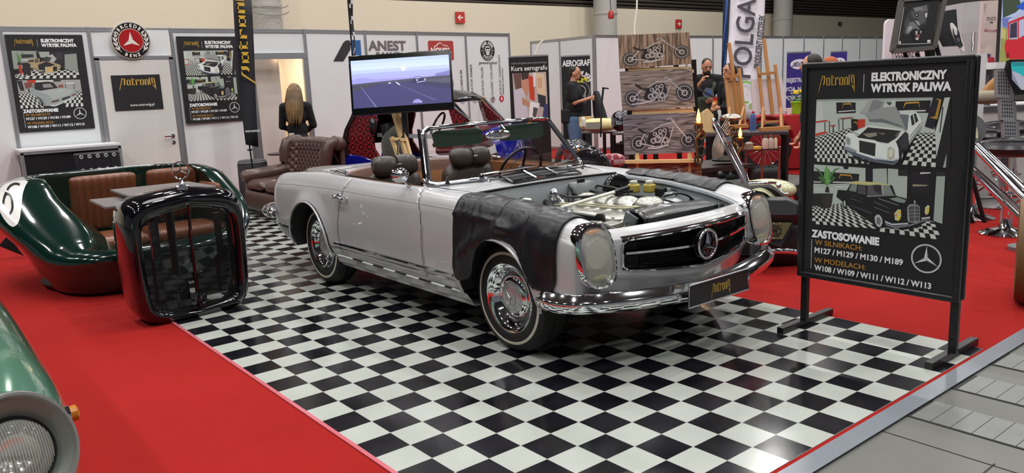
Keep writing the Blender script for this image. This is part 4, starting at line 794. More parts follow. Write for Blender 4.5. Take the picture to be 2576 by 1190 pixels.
trace('photo2', uvB, 2040, 400, 5.408, [
 ('b3beb5', '35,75 820,130 820,620 20,640'), ('a3ada5', '20,370 640,350 640,365 20,385'), ('checker', '10,640 440,600 1000,960 10,885', 18, 9), ('checker', '960,760 1660,845 1775,1105 930,990', 12, 6),
 (DK, '735,118 830,125 820,520 735,520'), ('a8b3aa', '835,135 1025,130 1035,560 835,480'), ('adb8af', '1040,130 1180,140 1180,230 1305,235 1295,600 1035,560'), ('27262a', '1185,145 1310,150 1310,225 1185,225'), ('141316', '1310,150 1700,170 1660,860 1295,700'), ('1d1a22', '1380,180 1620,180 1600,470 1360,460'), ('d8dadc', '1480,185 1620,182 1620,196 1480,205'), ('9b8f7c', '1375,345 1590,355 1560,370 1380,375'), ('a0aca4', '1700,235 1820,235 1780,885 1660,845'), ('2a292c', '1700,175 1825,185 1820,235 1700,225'),
 (DK, '30,165 172,175 172,340 25,335'), ('d0d0d0', '30,305 135,308 135,322 30,320'), (DK, '258,182 650,205 640,330 560,300 520,330 258,340'), ('c08d33', '370,280 390,205 540,215 560,290 530,235 400,225'), ('d0d0d0', '292,308 545,312 545,326 292,324'), ('e8ece8', '325,372 510,375 510,385 325,385'),
 (DK, '430,98 510,104 495,140 440,136'), ('2a2823', '185,450 200,380 235,380 245,460'), ('232120', '20,470 290,470 270,650 180,680 100,640 20,640'), ('312e2c', '130,470 295,470 270,650 170,660'),
 ('5f9a4a', '200,90 255,170 235,340 215,370 185,330 175,180'), ('4b7f40', '235,240 320,135 400,120 330,150 250,290'), ('416b3c', '190,280 110,150 40,110 110,190 190,340'), ('6fae55', '205,120 215,360 222,360 225,150'), ('3f6a38', '200,330 120,230 90,260 190,350'), ('3f6a38', '240,330 300,230 330,260 235,350'),
 ('151517', '340,515 360,420 480,430 540,330 760,345 1100,360 1150,500 1290,540 1420,580 1560,620 1615,660 1600,780 1620,800 1520,880 1280,960 1000,930 860,900 440,600 400,560'), ('17161a', '1000,930 1290,960 1500,920 1500,870 1340,870 1000,840'),
 ('c4bf83', '515,330 600,302 900,318 1080,355 1060,362 900,350 770,362 520,338'), ('a5a878', '520,335 770,362 900,350 760,350'), ('7c8784', '545,345 625,348 610,450 510,430'), ('4a4a50', '640,355 735,365 745,490 625,470'), ('565459', '765,365 960,355 970,500 760,505'), ('7e8a84', '965,355 1065,362 1120,490 985,490'), ('2c2a2e', '840,370 950,360 950,480 860,440'), ('b7bbbb', '952,355 968,355 985,490 972,492'), ('9fa5a3', '750,505 1140,492 1140,500 755,515'),
 ('4a484f', '535,485 720,545 720,550 560,500'), ('5b5a62', '530,530 700,590 700,596 530,540'), ('8f969b', '900,530 1180,625 1200,640 920,545'), ('5a5962', '860,575 1080,680 1080,686 860,590'), ('6d6d74', '855,650 1070,735 1070,742 855,660'), ('3a3840', '520,620 820,720 830,760 560,650'), ('7f8f88', '1060,540 1180,520 1290,560 1270,600 1180,590'),
 ('101012', '430,560 460,545 485,600 475,670 450,680 430,630'), ('a9acaf', '440,570 460,565 472,610 462,655 445,640'), ('0d0d0f', '850,780 880,740 930,740 975,800 985,880 960,940 900,940 860,880'), ('b5b8ba', '862,790 890,758 930,760 965,810 970,870 945,925 905,925 870,870'), ('6f7276', '890,800 930,790 950,850 930,900 890,880'),
 ('c9c3a0', '1130,740 1180,685 1220,690 1225,780 1190,845 1140,830'), ('d9c425', '1180,700 1215,700 1215,745 1185,745'), ('dcc823', '1170,780 1210,770 1215,820 1180,830'), ('d2702a', '1140,760 1165,745 1165,780 1145,790'), ('c9c3a0', '1550,660 1590,625 1612,640 1600,740 1565,765 1545,730'), ('d6c22b', '1570,670 1600,660 1600,740 1575,745'),
 ('8f9296', '1305,660 1340,615 1440,620 1480,650 1480,840 1440,865 1330,865 1310,830'), ('4e5054', '1320,665 1350,640 1450,640 1475,665 1472,840 1340,855'), ('9b9da1', '1405,640 1412,640 1412,858 1405,858'), ('aeb0b3', '1320,700 1478,692 1478,696 1320,704'), ('aeb0b3', '1320,745 1478,737 1478,741 1320,749'), ('aeb0b3', '1322,790 1478,782 1478,786 1322,794'), ('b9bbbd', '1400,565 1420,568 1418,610 1402,610'),
 ('b9bdc0', '1005,840 1100,880 1320,868 1320,890 1110,905 1010,870'), ('75797f', '1010,875 1120,915 1330,895 1620,800 1620,820 1350,915 1130,945 1015,900'), ('c3c6c9', '1500,800 1620,785 1622,800 1505,825')])
trace('photo3', uvP, 10, 110, 5.409, [
 ('8f9a90', '115,65 480,70 470,300 150,320'), ('checker', '160,400 500,300 1060,440 180,460', 18, 5), ('checker', '380,340 1040,330 1060,440 300,455', 16, 4),
 ('2a2a2c', '250,115 415,115 425,155 260,170'), ('1d1c20', '455,75 500,80 540,180 470,170'), ('9fa9a3', '490,80 640,80 640,160 520,160'), ('231e28', '660,75 1000,75 1010,115 850,115 850,320 700,220'), ('8e948f', '850,118 1015,105 1040,365 855,320'), ('37313b', '720,95 810,95 815,190 730,190'),
 ('cad1ca', '270,185 400,185 400,200 270,200'), ('4f7f3c', '185,85 215,130 235,220 215,225 195,150'), ('4f7f3c', '290,88 245,110 225,210 235,215 250,140'), ('2d4a2a', '205,215 245,215 240,240 210,240'), ('3b2323', '195,240 375,225 385,255 205,265'), ('252024', '265,250 375,250 390,380 290,405'), ('b53225', '210,275 250,265 275,380 240,395'),
 ('a89673', '345,185 440,170 510,175 500,230 580,205 700,230 790,260 800,300 770,330 720,370 640,395 590,380 520,340 400,305 380,250 340,230'), ('3c3a38', '350,200 430,190 430,220 350,225'), ('55524c', '440,180 500,180 480,230 445,235'), ('262328', '485,260 600,215 720,260 640,290 580,290 580,370 490,320'), ('a8adac', '600,150 680,110 740,180 700,230 640,215 670,160'), ('39393b', '510,215 600,145 670,165 630,215'), ('c0ad85', '580,290 690,285 690,370 640,390 590,375'), ('1d1c1f', '690,290 745,280 748,345 695,350'), ('d8a860', '625,310 665,305 668,355 630,360'), ('b3b7b8', '600,375 720,360 720,375 640,395'), ('9a9da0', '520,335 560,330 575,385 545,390'), ('151417', '535,345 560,345 565,380 545,380')])
trace('photo4', uvP, 10, 110, 5.409, [
 ('a1a3a1', '190,475 1065,465 1090,640 215,640'), ('checker', '215,640 420,640 600,850 245,865', 10, 8), ('checker', '900,600 1090,625 1110,835 830,845', 8, 7),
 ('29282c', '190,480 260,480 300,620 240,620'), ('c23a28', '330,475 450,472 455,515 345,525'), ('dfe3e0', '455,480 690,475 690,490 455,500'), ('1f1e22', '695,472 800,470 800,490 700,495'), ('7e4a40', '290,510 400,500 410,590 310,590'), ('d5d9d6', '875,508 990,505 990,520 875,525'), ('2c2c2e', '860,530 868,530 872,590 864,590'), ('2c2c2e', '975,525 983,525 988,600 980,600'), ('914a3e', '765,540 830,535 835,575 765,575'),
 ('96a09f', '350,585 400,570 440,600 640,610 860,585 1000,610 1030,660 1020,700 900,760 700,840 650,830 560,830 500,760 450,700 380,660'), ('a9b2b0', '470,620 850,585 990,615 900,680 680,740 650,690'), ('838c8b', '450,680 560,740 600,830 540,830 480,740'), ('2a2228', '430,510 620,490 700,510 760,580 600,605 520,620 440,600'), ('8f8c8e', '545,530 650,520 700,570 560,580'), ('7d8381', '400,540 440,510 435,590 400,580'), ('131214', '470,700 510,720 560,800 545,840 500,800'), ('808587', '480,710 505,730 535,800 520,815 490,770'),
 ('e3e6e4', '755,612 825,625 790,625'), ('1d1c1f', '815,725 925,690 930,710 820,755'), ('5a2a30', '670,765 775,740 775,760 680,785'), ('6a3a38', '945,680 1010,655 1012,670 950,695'), ('c2c8c7', '650,810 720,815 1010,690 1015,705 730,835 670,835'), ('2e2f31', '345,590 360,590 375,650 352,635')])
def poster_print(F, wd, ht, photos, par, nm='poster_print', shift=(0, 0), k=1.0):
    """black sheet with wordmark, heading, two photographs, list and star badge; frame in board metres"""
    mb = MB(); o, ux, uy = V(F[0]), V(F[1]), V(F[2]); n = ux.cross(uy).normalized()
    P = lambda u, v, f=.0006: o + ux * (u * k + shift[0]) + uy * (v * k + shift[1]) + n * f
    FF = (P(0, 0, 0), ux * k, uy * k)
    for ph in photos: draw(mb, F, ph, shift[0], shift[1], k, .0006)
    for (u, v, w_, h_) in ((.361, 1.075, .003, .094), (.085, .058, .003, .175)): mb.poly([P(u, v), P(u + w_, v), P(u + w_, v + h_), P(u, v + h_)], 'd8d8d8')
    pic = mb.build('photo_print', INK, par)
    mb = MB(); logo(mb, (P(.1, 1.115, 0), ux * k, uy * k), .216, .055, 'b8933a', .002); mb.build('wordmark', INK, par)
    mb = MB(); T_ = lambda u, v: (P(u, v, 0), ux * k, uy * k)
    text(mb, 'ELEKTRONICZNY', T_(.404, 1.133), .058, 'eef0f2', .0032, fit=.383, off=.002); text(mb, 'WTRYSK PALIWA', T_(.402, 1.075), .058, 'eef0f2', .0032, fit=.409, off=.002); mb.build('heading', INK, par); mb = MB()
    text(mb, 'ZASTOSOWANIE', T_(.084, .249), .058, 'eef0f2', .0032, fit=.402, off=.002); text(mb, 'M127 / M129 / M130 / M189', T_(.107, .157), .044, 'e4e4e6', .0016, fit=.512, off=.002); text(mb, 'W108 / W109 / W111 / W112 / W113', T_(.108, .052), .044, 'e4e4e6', .0016, fit=.662, off=.002); mb.build('poster_lettering', INK, par); mb = MB()
    text(mb, 'W SILNIKACH:', T_(.108, .205), .042, 'b98432', .0005, fit=.283, off=.002); text(mb, 'W MODELACH:', T_(.108, .099), .042, 'b98432', .0005, fit=.307, off=.002); mb.build('gold_subheading', INK, par)
    mb = MB(); ring(mb, FF, .737, .21, .072, .077, 'e0e2e4', off=.002); ring(mb, FF, .737, .21, .068, .070, 'c0c2c4', off=.002); star(mb, FF, .737, .21, .068, 'e6e8ea', '9da0a4', .002, .16); mb.build('star_badge', INK, par)
# freestanding board
bd = thing('poster_stand', 'large freestanding black framed poster board on two feet, nearest the camera at right', 'sign', (3.44, 2.78, 0))
FRM = mat('frame_black', '17171a', .4, coat=.1)
b = MB(); x0, x1, z0, z1, t = 2.985, 3.895, .32, 1.565, .034
for a_, c_, d_ in (((x0 + x1) / 2, z1 - t / 2, (x1 - x0, .03, t)), ((x0 + x1) / 2, z0 + t / 2, (x1 - x0, .03, t))): MB().box((a_, 2.745, c_), d_).build('frame_rail', FRM, bd, bevel=.009)
for xx in (x0 + t / 2, x1 - t / 2): MB().box((xx, 2.745, (z0 + z1) / 2), (t, .03, z1 - z0 - t)).build('frame_stile', FRM, bd, bevel=.009)
MB().box(((x0 + x1) / 2, 2.752, (z0 + z1) / 2), (x1 - x0 - .02, .014, z1 - z0 - .02)).build('poster_sheet', mat('poster_black', '1e1d20', .5), bd)
MB().box(((x0 + x1) / 2 + .0, 2.80, (z0 + z1) / 2), (x1 - x0 + .006, .03, z1 - z0 - .01)).build('rear_frame', FRM, bd, bevel=.009)
poster_print(((2.985, 2.7445, .32), (1, 0, 0), (0, 0, 1)), .91, 1.245, ('photo1', 'photo2'), bd)
for xx in (3.02, 3.868):
    MB().box((xx, 2.775, .72), (.042, .03, 1.36)).build('post', FRM, bd, bevel=.003); MB().box((xx - .022, 2.83, .022), (.042, .56, .04)).build('foot', FRM, bd, bevel=.003)
# wall posters
for (y0, z0_, ph, lb) in ((.03, 1.19, ('photo3', 'photo4'), 'black wall poster left of the white door, showing a cream car with raised bonnet'), (2.075, 1.175, ('photo1', 'photo2'), 'black wall poster between the door and the tall black flag, partly behind the flag')):
    t = thing('poster', lb, 'poster', (-6.22, y0 + .43, z0_)); MB().box((-6.228, y0 + .434, z0_ + .605), (.008, .868, 1.21)).build('poster_sheet', mat('poster_black'), t)
    poster_print(((-6.2235, y0, z0_), (0, 1, 0), (0, 0, 1)), .868, 1.21, ph, t, shift=(-.012, 0) if y0 < 1 else (-.012, -.01), k=.985)
# door sign
t = thing('door_sign', 'small black sign with gold wordmark and web address on the white door', 'sign', (-6.2, 1.48, 1.64)); MB().box((-6.208, 1.48, 1.637), (.008, .62, .47)).build('sign_plate', mat('poster_black'), t)
mb = MB(); logo(mb, ((-6.2035, 1.25, 1.735), (0, 1, 0), (0, 0, 1)), .48, .095, 'c9a040'); mb.build('wordmark', INK, t); mb = MB(); text(mb, 'www.notronig.pl', ((-6.2035, 1.36, 1.455), (0, 1, 0), (0, 0, 1)), .05, 'd8d8d8', .0008, fit=.315, off=.0016); mb.build('web_address', INK, t)
# round enamel badge over the door
t = thing('enamel_sign', 'round red, black and white star badge with laurel above the door', 'sign', (-6.19, 1.475, 2.32)); c_ = (-6.19, 1.475, 2.325); FB = (c_, (0, 1, 0), (0, 0, 1)); RR = .25
MB().lathe([(RR, -.02), (RR + .002, -.004), (RR - .004, 0), (0, .002)], c_, (1, 0, 0), 56).build('badge_disc', mat('badge_cream', 'e4ded2', .3, coat=.4), t)
EN = ink('enamel', .2, coat=.5)
mb = MB(); ring(mb, FB, 0, 0, .16, .235, '17100f', 56, .0035); ring(mb, FB, 0, 0, .242, .246, '17100f', 56, .0035); mb.poly([p + V((.0035, 0, 0)) for p in circ(FB, 0, 0, .152, 56)], 'a81b1d'); mb.build('enamel_rings', EN, t)
mb = MB(); star(mb, FB, 0, -.008, .122, 'efebe3', 'd0ccc4', .005, .26); mb.build('star_relief', EN, t)
mb = MB()
def arc_text(mb, txt, FB, R0, size, a_mid, span, col, bold, off, inward=False):
    n_ = len(txt)
    for i, ch in enumerate(txt):
        a = a_mid + (span / 2 - span * i / (n_ - 1)) * (1 if not inward else -1); vs, fs = text_mesh(ch, size, bold, 'CENTER')
        if not vs: continue
        o = V(FB[0]) + V(FB[1]) * (R0 * math.cos(a)) + V(FB[2]) * (R0 * math.sin(a)); ra = V(FB[1]) * math.cos(a) + V(FB[2]) * math.sin(a); tg = V(FB[1]) * math.sin(a) - V(FB[2]) * math.cos(a)
        if inward: ra = -ra; tg = -tg
        nn = V(FB[1]).cross(V(FB[2])).normalized(); mb.col = col; mb.add([o + tg * x + ra * y + nn * off for x, y in vs], fs, False)
arc_text(mb, 'MERCEDES', FB, .176, .062, PI / 2 + .06, 2.05, 'efebe3', .0022, .005); mb.build('badge_lettering', EN, t); mb = MB(); arc_text(mb, 'BENZ', FB, .218, .058, -PI / 2 + .0, .82, 'efebe3', .002, .005, True); mb.build('badge_lettering', EN, t)
mb = MB()
for sg in (1, -1):
    for k in range(4):
        a = (-.62 + k * .30); 
        for d in (-1, 1):
            aa = a + .1; R0 = .197 + d * .015; c2 = V(c_) + V((.005, sg * R0 * math.cos(aa), R0 * math.sin(aa))); tg = V((0, -sg * math.sin(aa), math.cos(aa))); rd = V((0, sg * math.cos(aa), math.sin(aa))); u_ = (tg + rd * d * .35).normalized(); w_ = V((1, 0, 0)).cross(u_)
            mb.poly([c2 + u_ * (.03 * math.cos(q_)) + w_ * (.0085 * math.sin(q_)) for q_ in np.linspace(0, 2 * PI, 10, endpoint=False)], 'efebe3')
    mb.poly([V(c_) + V((.005, sg * .197 * math.cos(q_) , .197 * math.sin(q_))) for q_ in np.linspace(-.85, .45, 10)] + [V(c_) + V((.005, sg * .203 * math.cos(q_), .203 * math.sin(q_))) for q_ in np.linspace(.45, -.85, 10)], 'efebe3')
mb.build('laurel', EN, t)
# tall black beach flag with gold wordmark
fl = thing('beach_flag', 'tall narrow black flag with vertical gold wordmark, left of the open doorway', 'flag', (-4.95, 2.6, 0))
FX0 = -4.95
pL = lambda x, y: onx(x, y, FX0)
edgeL = [pL(x, y) for x, y in ((583, -60), (587, 40), (592, 130), (600, 200), (608, 270), (615, 330), (619, 364))]; edgeR = [pL(x, y) for x, y in ((628, -60), (634, 40), (638, 130), (641, 200), (645, 270), (649, 330), (651, 370))]
G_ = []
for i in range(7):
    r_ = []
    for k in range(9): q_ = edgeL[i].lerp(edgeR[i], k / 8); r_.append(q_ + V((.02 * math.sin(k * .8 + i * .9), 0, 0)))
    G_.append(r_)
mb = MB(); mb.grid(G_); mb.build('flag_cloth', mat('flag_black', '18181f', .55, bump=(8, .2)), fl, solid=.004)
ax_d = (edgeL[0] - edgeL[6]).normalized(); xd = V((0, 1, 0)); xd = (xd - ax_d * xd.dot(ax_d)).normalized(); og = pL(628, 214) + V((.05, 0, 0)); up_ = -xd
mb = MB(); logo(mb, (og, ax_d, -xd), 1.30, .115, 'c9a12f', .0); mb.build('flag_wordmark', INK, fl)
mb = MB(); text(mb, 'www.notronig', (pL(614, 333) + V((.045, 0, 0)), xd, ax_d), .055, 'd5d5da', .001, fit=.20, off=.001); mb.build('web_address', INK, fl)
b0 = pL(627, 362); mb = MB(); mb.tube([(b0.x, b0.y + .03, .02), (b0.x, b0.y, b0.z), edgeR[3] + V((-.02, .0, 0)), edgeR[0] + V((-.02, 0, 0)), edgeR[0] + V((-.02, 0, .6))], .011, 8); mb.build('flag_pole', BLACKM, fl)
mb = MB(); mb.box((b0.x, b0.y, b0.z - .08), (.03, .06, .02)); mb.build('pole_clamp', BLACKM, fl); mb = MB(); mb.lathe([(.2, 0), (.2, .02), (.03, .04), (.0, .04)], (b0.x, b0.y + .03, 0), n=24); mb.build('flag_base', BLACKM, fl)
# thin checkered flag behind the television
f2 = thing('beach_flag', 'very narrow black and white checkered flag rising behind the television', 'flag', (-4.2, 4.2, 0)); X2 = -4.2
eL = [onx(x, y, X2) for x, y in ((872, -40), (876, 0), (879, 40), (884, 80), (888, 120), (891, 150), (893, 220))]; eR = [onx(x, y, X2) for x, y in ((884, -40), (886, 0), (889, 40), (892, 80), (892, 120), (894, 150), (896, 220))]
mb = MB(); k_ = 14
for i in range(len(eL) - 1):
    for a in range(4):
        for c in range(2):
            L = lambda u, v: (eL[i].lerp(eR[i], u)).lerp(eL[i + 1].lerp(eR[i + 1], u), v) + V((.015 * math.sin((i + v) * 2), 0, 0)); mb.poly([L(c / 2, a / 4), L((c + 1) / 2, a / 4), L((c + 1) / 2, (a + 1) / 4), L(c / 2, (a + 1) / 4)], 'c9c9cc' if (a // 1 + c) % 4 == 1 else '16161a')
mb.build('flag_cloth', INK, f2); mb = MB(); e = eL[0]; mb.tube([(X2, eL[6].y, 0), (X2, eL[6].y, eL[6].z), (X2, e.y, e.z + .3)], .011, 8); mb.build('flag_pole', BLACKM, f2)
# ================= SOFA MADE FROM A CAR BODY =================
GREEN = mat('british_racing_green', '04221c', .12, coat=1, spec=.6); TANS = mat('tan_cushion', '673a22', .4, coat=.15, bump=(70, .12))
so_ = thing('car_body_sofa', 'dark green sofa cut from a classic car body with tan leather seats', 'sofa', (-2.05, .3, 0))
SCX, SCY = -2.08, .15
ip_ = lambda z, a, b: float(np.interp(z, a, b))
def rimz(x): return ip_(x, [-3.1, -2.5, -2.3, -1.8, -1.45, -1.3, -1.1], [.905, .895, .86, .62, .43, .385, .365])
def hull(th, z, inset=0):
    p = .66; c, s = math.cos(th), math.sin(th); f = lambda q: math.copysign(abs(q) ** p, q)
    hx = .92 * ip_(z, [0, .06, .15, .3, .45, .6, .9], [.86, .92, .95, .985, 1, .99, .93]) - inset
    hy = (ip_(z, [0, .2, .4, .5, .6, .75, .85, .92], [.60, .70, .80, .88, .96, 1.05, 1.06, 1.0]) if s < 0 else ip_(z, [0, .1, .2, .4, .6, .8, .92], [.84, .92, .99, 1.05, 1.07, 1.05, .98])) - inset * (1 + (3.3 if s < 0 else .5) * abs(s) ** 2)
    return V((SCX + hx * f(c), SCY + hy * f(s), z))
def brad(th, zr): return .08 + (.30 * zr * max(0, -math.sin(th)) ** 1.5)
mb = MB(); G_ = []
for i in range(120):
    th = 2 * PI * i / 120; row = []; xr = hull(th, .5).x; zr = rimz(xr)
    b_ = brad(th, zr)
    for t in np.linspace(0, 1, 13): row.append(hull(th, .03 + (zr - b_ - .03) * t))
    for a in np.linspace(8, 90, 11): row.append(hull(th, zr - b_ + b_ * math.sin(R_(a)), .11 * (1 - math.cos(R_(a)))))
    for a in (30, 60, 90): row.append(hull(th, zr - .02 + .02 * math.cos(R_(a)), .11 + .03 * math.sin(R_(a))))
    for t in (.1, .4, 1): row.append(hull(th, (zr - .03) * (1 - t) + .25 * t, .14 + .02 * t))
    G_.append(row)
mb.grid(G_, cu=True); mb.add([r[-1] for r in G_], [tuple(range(120))]); mb.add([r[0] for r in G_], [tuple(range(120))]); mb_s = mb; mb.build('sofa_body', GREEN, so_, angle=60)
MB().lathe([(.55, 0), (.58, .05)], (SCX + .05, SCY, 0), n=40, sc=(1, 1.15)).build('plinth', mat('plinth_black', '0c0c0d', .5), so_)
def cushion(nm, c, w_, h_, t_, rot, par, n=9, ty='h', m_=TANS):
    """pleated pad: local x = width with vertical pleats, z = height, y = thickness"""
    T = M4.Translation(c) @ rot; mb = MB(); G2 = []
    for i in range(n * 6 + 1):
        u = -1 + 2 * i / (n * 6); row = []; pl = .012 * abs(math.sin(PI * n * (u + 1) / 2)) ** .6
        for k in range(24):
            a = 2 * PI * k / 24; f = lambda q, p=.35: math.copysign(abs(q) ** p, q); e = (1 - abs(u) ** 10) ** .5
            row.append(T @ V((w_ / 2 * u, (t_ / 2 * f(math.sin(a), .6) - (pl if math.sin(a) > 0 else 0)) * max(e, .05), h_ / 2 * f(math.cos(a), .3) * (e * .12 + .88))))
        G2.append(row)
    mb.grid(G2, cv=True); mb.add(G2[0], [tuple(range(24))]); mb.add(G2[-1], [tuple(range(24))]); return mb.build(nm, m_, par)
def RX_(deg, ax): return M4.Rotation(R_(deg), 4, ax)
cushion('back_cushion', (-2.50, .15, .62), .56, .52, .12, RX_(-90, 'Z') @ RX_(-14, 'X'), so_)
cushion('back_cushion', (-2.50, .80, .63), .56, .50, .12, RX_(-90, 'Z') @ RX_(-14, 'X'), so_)
cushion('side_cushion', (-2.15, 1.02, .56), .50, .36, .10, RX_(180, 'Z') @ RX_(-10, 'X'), so_, n=6)
cushion('seat_cushion', (-2.02, .02, .33), .62, .52, .13, RX_(-90, 'Z') @ RX_(-90, 'X'), so_, n=7)
cushion('seat_cushion', (-2.02, .66, .33), .62, .52, .13, RX_(-90, 'Z') @ RX_(-90, 'X'), so_, n=7)
# white roundel with black 6, wrapped on the end of the body
def surf(th, z):
    zr = rimz(hull(th, .5).x); b_ = brad(th, zr); q = min(1, max(0, (z - (zr - b_)) / b_)); return hull(th, z, .11 * (1 - math.sqrt(1 - q * q)))
def on_hull(u, z, off=.003):
    th = -PI / 2 - u; p = surf(th, z); q = surf(th + .02, z); r = surf(th, z - .02); n = (q - p).cross(r - p).normalized(); return p + n * (off if n.dot(p - V((SCX, SCY, .4))) > 0 else -off)
from mathutils.bvhtree import BVHTree
BV = BVHTree.FromPolygons([V(v) for v in mb_s.v], mb_s.f)
def onb(x, y, off=.003):
    h = BV.ray_cast(CAM, dirpx(x, y).normalized()); return h[0] + (h[1] if h[1].dot(CAM - h[0]) > 0 else -h[1]) * off if h[0] else None
EN2 = ink('roundel_ink', .25, coat=.6)
def rp_(s): return [(float(p.split(',')[0]) / 3.306, 400 + float(p.split(',')[1]) / 3.306) for p in s.split()]
poly = crv(rp_('-45,300 0,248 60,205 150,182 232,182 212,225 190,290 178,400 165,500 140,550 108,566 70,542 35,500 0,440 -40,380'), 4, True); mb = MB(); mb.col = 'd8d6d2'
def spans(y):
    X = []
    for i in range(len(poly)):
        a, b = poly[i], poly[(i + 1) % len(poly)]
        if (a[1] <= y < b[1]) or (b[1] <= y < a[1]): X.append(a[0] + (b[0] - a[0]) * (y - a[1]) / (b[1] - a[1]))
    return min(X), max(X)
Y = np.linspace(min(p[1] for p in poly) + .05, max(p[1] for p in poly) - .05, 40); rows = [[onb(a + (b - a) * t, y) for t in np.linspace(0, 1, 24)] for y in Y for a, b in [spans(y)]]
for r0, r1 in zip(rows, rows[1:]):
    for k in range(23):
        q = [r0[k], r0[k + 1], r1[k + 1], r1[k]]
        if None not in q: mb.add(q, [(0, 1, 2, 3)])
mb.build('roundel', EN2, so_)
mb = MB(); mb.col = '121214'; P6 = crv(rp_('166,218 140,210 112,214 84,232 60,268 42,310 32,360 36,405 52,442 76,458 96,444 106,408 104,360 92,318 72,296 52,300 38,330'), 5); L_ = []
for i, p in enumerate(P6):
    a, b = P6[max(i - 1, 0)], P6[min(i + 1, len(P6) - 1)]; l = math.hypot(b[0] - a[0], b[1] - a[1]); nx_, ny_ = -(b[1] - a[1]) / l * 2.6, (b[0] - a[0]) / l * 2.6; L_.append((onb(p[0] + nx_, p[1] + ny_, .007), onb(p[0] - nx_, p[1] - ny_, .007)))
for a, b in zip(L_, L_[1:]):
    if None not in a + b: mb.add([a[0], b[0], b[1], a[1]], [(0, 1, 2, 3)])
mb.build('roundel_number', EN2, so_)
# ================= RADIATOR SHELL TABLE =================
gt = thing('radiator_table', 'glossy black vintage car radiator grille with chrome star ornament, made into a small table', 'table', (-.33, .2, 0))
gr_, gn_ = V((-.1, .995, 0)).normalized(), V((.995, .1, 0)).normalized(); GO = V((-.14, .175, 0)); GP = lambda a, z, d=0: GO + gr_ * a + gn_ * d + V((0, 0, z))
PB = mat('piano_black', '07070c', .08, coat=1)
def shell_loop(w_, zb, zt, d, p=.28, n=96, peak=0):
    out = []; zc, hz = (zb + zt) / 2, (zt - zb) / 2
    for k in range(n):
        a = 2 * PI * k / n; f = lambda q: math.copysign(abs(q) ** p, q); z = zc + hz * f(math.sin(a)); tw = 1 - .07 * max(0, (.45 - z) / .45) ** 1.6 - .04 * max(0, (z - .6) / .3) ** 2
        x = w_ * tw * f(math.cos(a)); zz = z + (.05 * (1 - abs(x / w_)) if z > zc else 0) * min(1, (z - zc) / hz) - (.03 * (1 - abs(x / w_)) if z < zc else 0); dd = d + (peak * math.exp(-(x / .03) ** 2) if z > zc else 0); out.append(GP(x, zz, dd))
    return out
mb = MB(); L = [shell_loop(.40, .015, .86, -.27), shell_loop(.415, .01, .87, -.15), shell_loop(.415, .01, .868, -.03), shell_loop(.40, .02, .85, .03), shell_loop(.375, .055, .81, .055, peak=.01), shell_loop(.345, .075, .755, .055, peak=.008), shell_loop(.325, .085, .735, .03), shell_loop(.32, .09, .73, -.02)]
mb.grid(L, cv=True); mb.build('radiator_shell', PB, gt, angle=70)
fr_ = MB()
def zr_in(a, top): # inner opening edge
    t = min(1, abs(a) / .31); return (.73 + .045 * (1 - t)) if top else (.095 - .03 * (1 - t))
for a in np.arange(-.30, .301, .0095): fr_.add([GP(a - .0012, zr_in(a, 0) - .01, .02), GP(a + .0012, zr_in(a, 0) - .01, .02), GP(a + .0012, zr_in(a, 1) + .01, .02), GP(a - .0012, zr_in(a, 1) + .01, .02)], [(0, 1, 2, 3)])
for z in np.arange(.085, .77, .0095): w_ = .32 * (1 - .07 * max(0, (.45 - z) / .45) ** 1.6); fr_.add([GP(-w_, z - .0012, .021), GP(w_, z - .0012, .021), GP(w_, z + .0012, .021), GP(-w_, z + .0012, .021)], [(0, 1, 2, 3)])
me_ = fr_.build('mesh_screen', mat('mesh_black', '0d0d10', .4), gt); me_['kind'] = 'stuff'
mb = MB(); mb.tube([GP(0, .80, .068), GP(0, .6, .04), GP(0, .2, .04), GP(0, .07, .06)], .011, 8); mb.build('centre_bar', PB, gt)
for a in (-.225, .225): mb = MB(); mb.box((0, 0, 0), (.045, .02, .58), T=M4.Translation(GP(a, .42, -.02)) @ M4.Rotation(math.atan2(gr_.y, gr_.x), 4, 'Z')); mb.build('side_bar', PB, gt)
for s in (-1, 1): mb = MB(); mb.prism([GP(s * .02, .12, -.05), GP(s * .30, .12, -.05), GP(s * .30, .46, -.05), GP(s * .27, .46, -.05), GP(s * .02, .24, -.05)], gn_ * .006); mb.build('gusset_plate', PB, gt)
mb = MB(); mb.lathe([(.05, 0), (.055, .012), (.03, .014), (.028, .004), (0, .004)], GP(0, .13, .045), gn_, 32); mb.build('crank_cover', PB, gt)
OR = GP(0, .945, .0); mb = MB(); mb.lathe([(.035, -.04), (.032, -.02), (.015, -.01), (.02, .0), (.012, .012), (.008, .03), (0, .034)], OR, n=24)
for s in (-1, 1): mb.ell(OR + gr_ * s * .035 + V((0, 0, -.018)), (.022, .014, .01), n=12)
sc_ = OR + V((0, 0, .092)); mb.tube([sc_ + (gr_ * math.cos(a) + V((0, 0, 1)) * math.sin(a)) * .058 for a in np.linspace(0, 2 * PI, 40, endpoint=False)], .005, 8, closed=True)
for k in range(3): a = PI / 2 + k * 2 * PI / 3; mb.tube([sc_, sc_ + (gr_ * math.cos(a) + V((0, 0, 1)) * math.sin(a)) * .058], [.007, .003], 8)
mb.build('star_ornament', CHROME, gt)
TT = mat('slate_top', '6a6463', .35, noise_=(4, '756e6c', .6))
mb = MB(); mb.prism([GP(-.42, .80, -.30), GP(.05, .80, -.22), GP(.10, .80, -.78), GP(-.35, .80, -.86)][::1], V((0, 0, .02))); mb.build('table_leaf', TT, gt, bevel=.004)
mb = MB(); mb.prism([GP(-.22, .845, -.42), GP(.40, .845, -.36), GP(.42, .845, -.92), GP(-.16, .845, -.98)], V((0, 0, .018))); mb.build('table_leaf', TT, gt, bevel=.004)
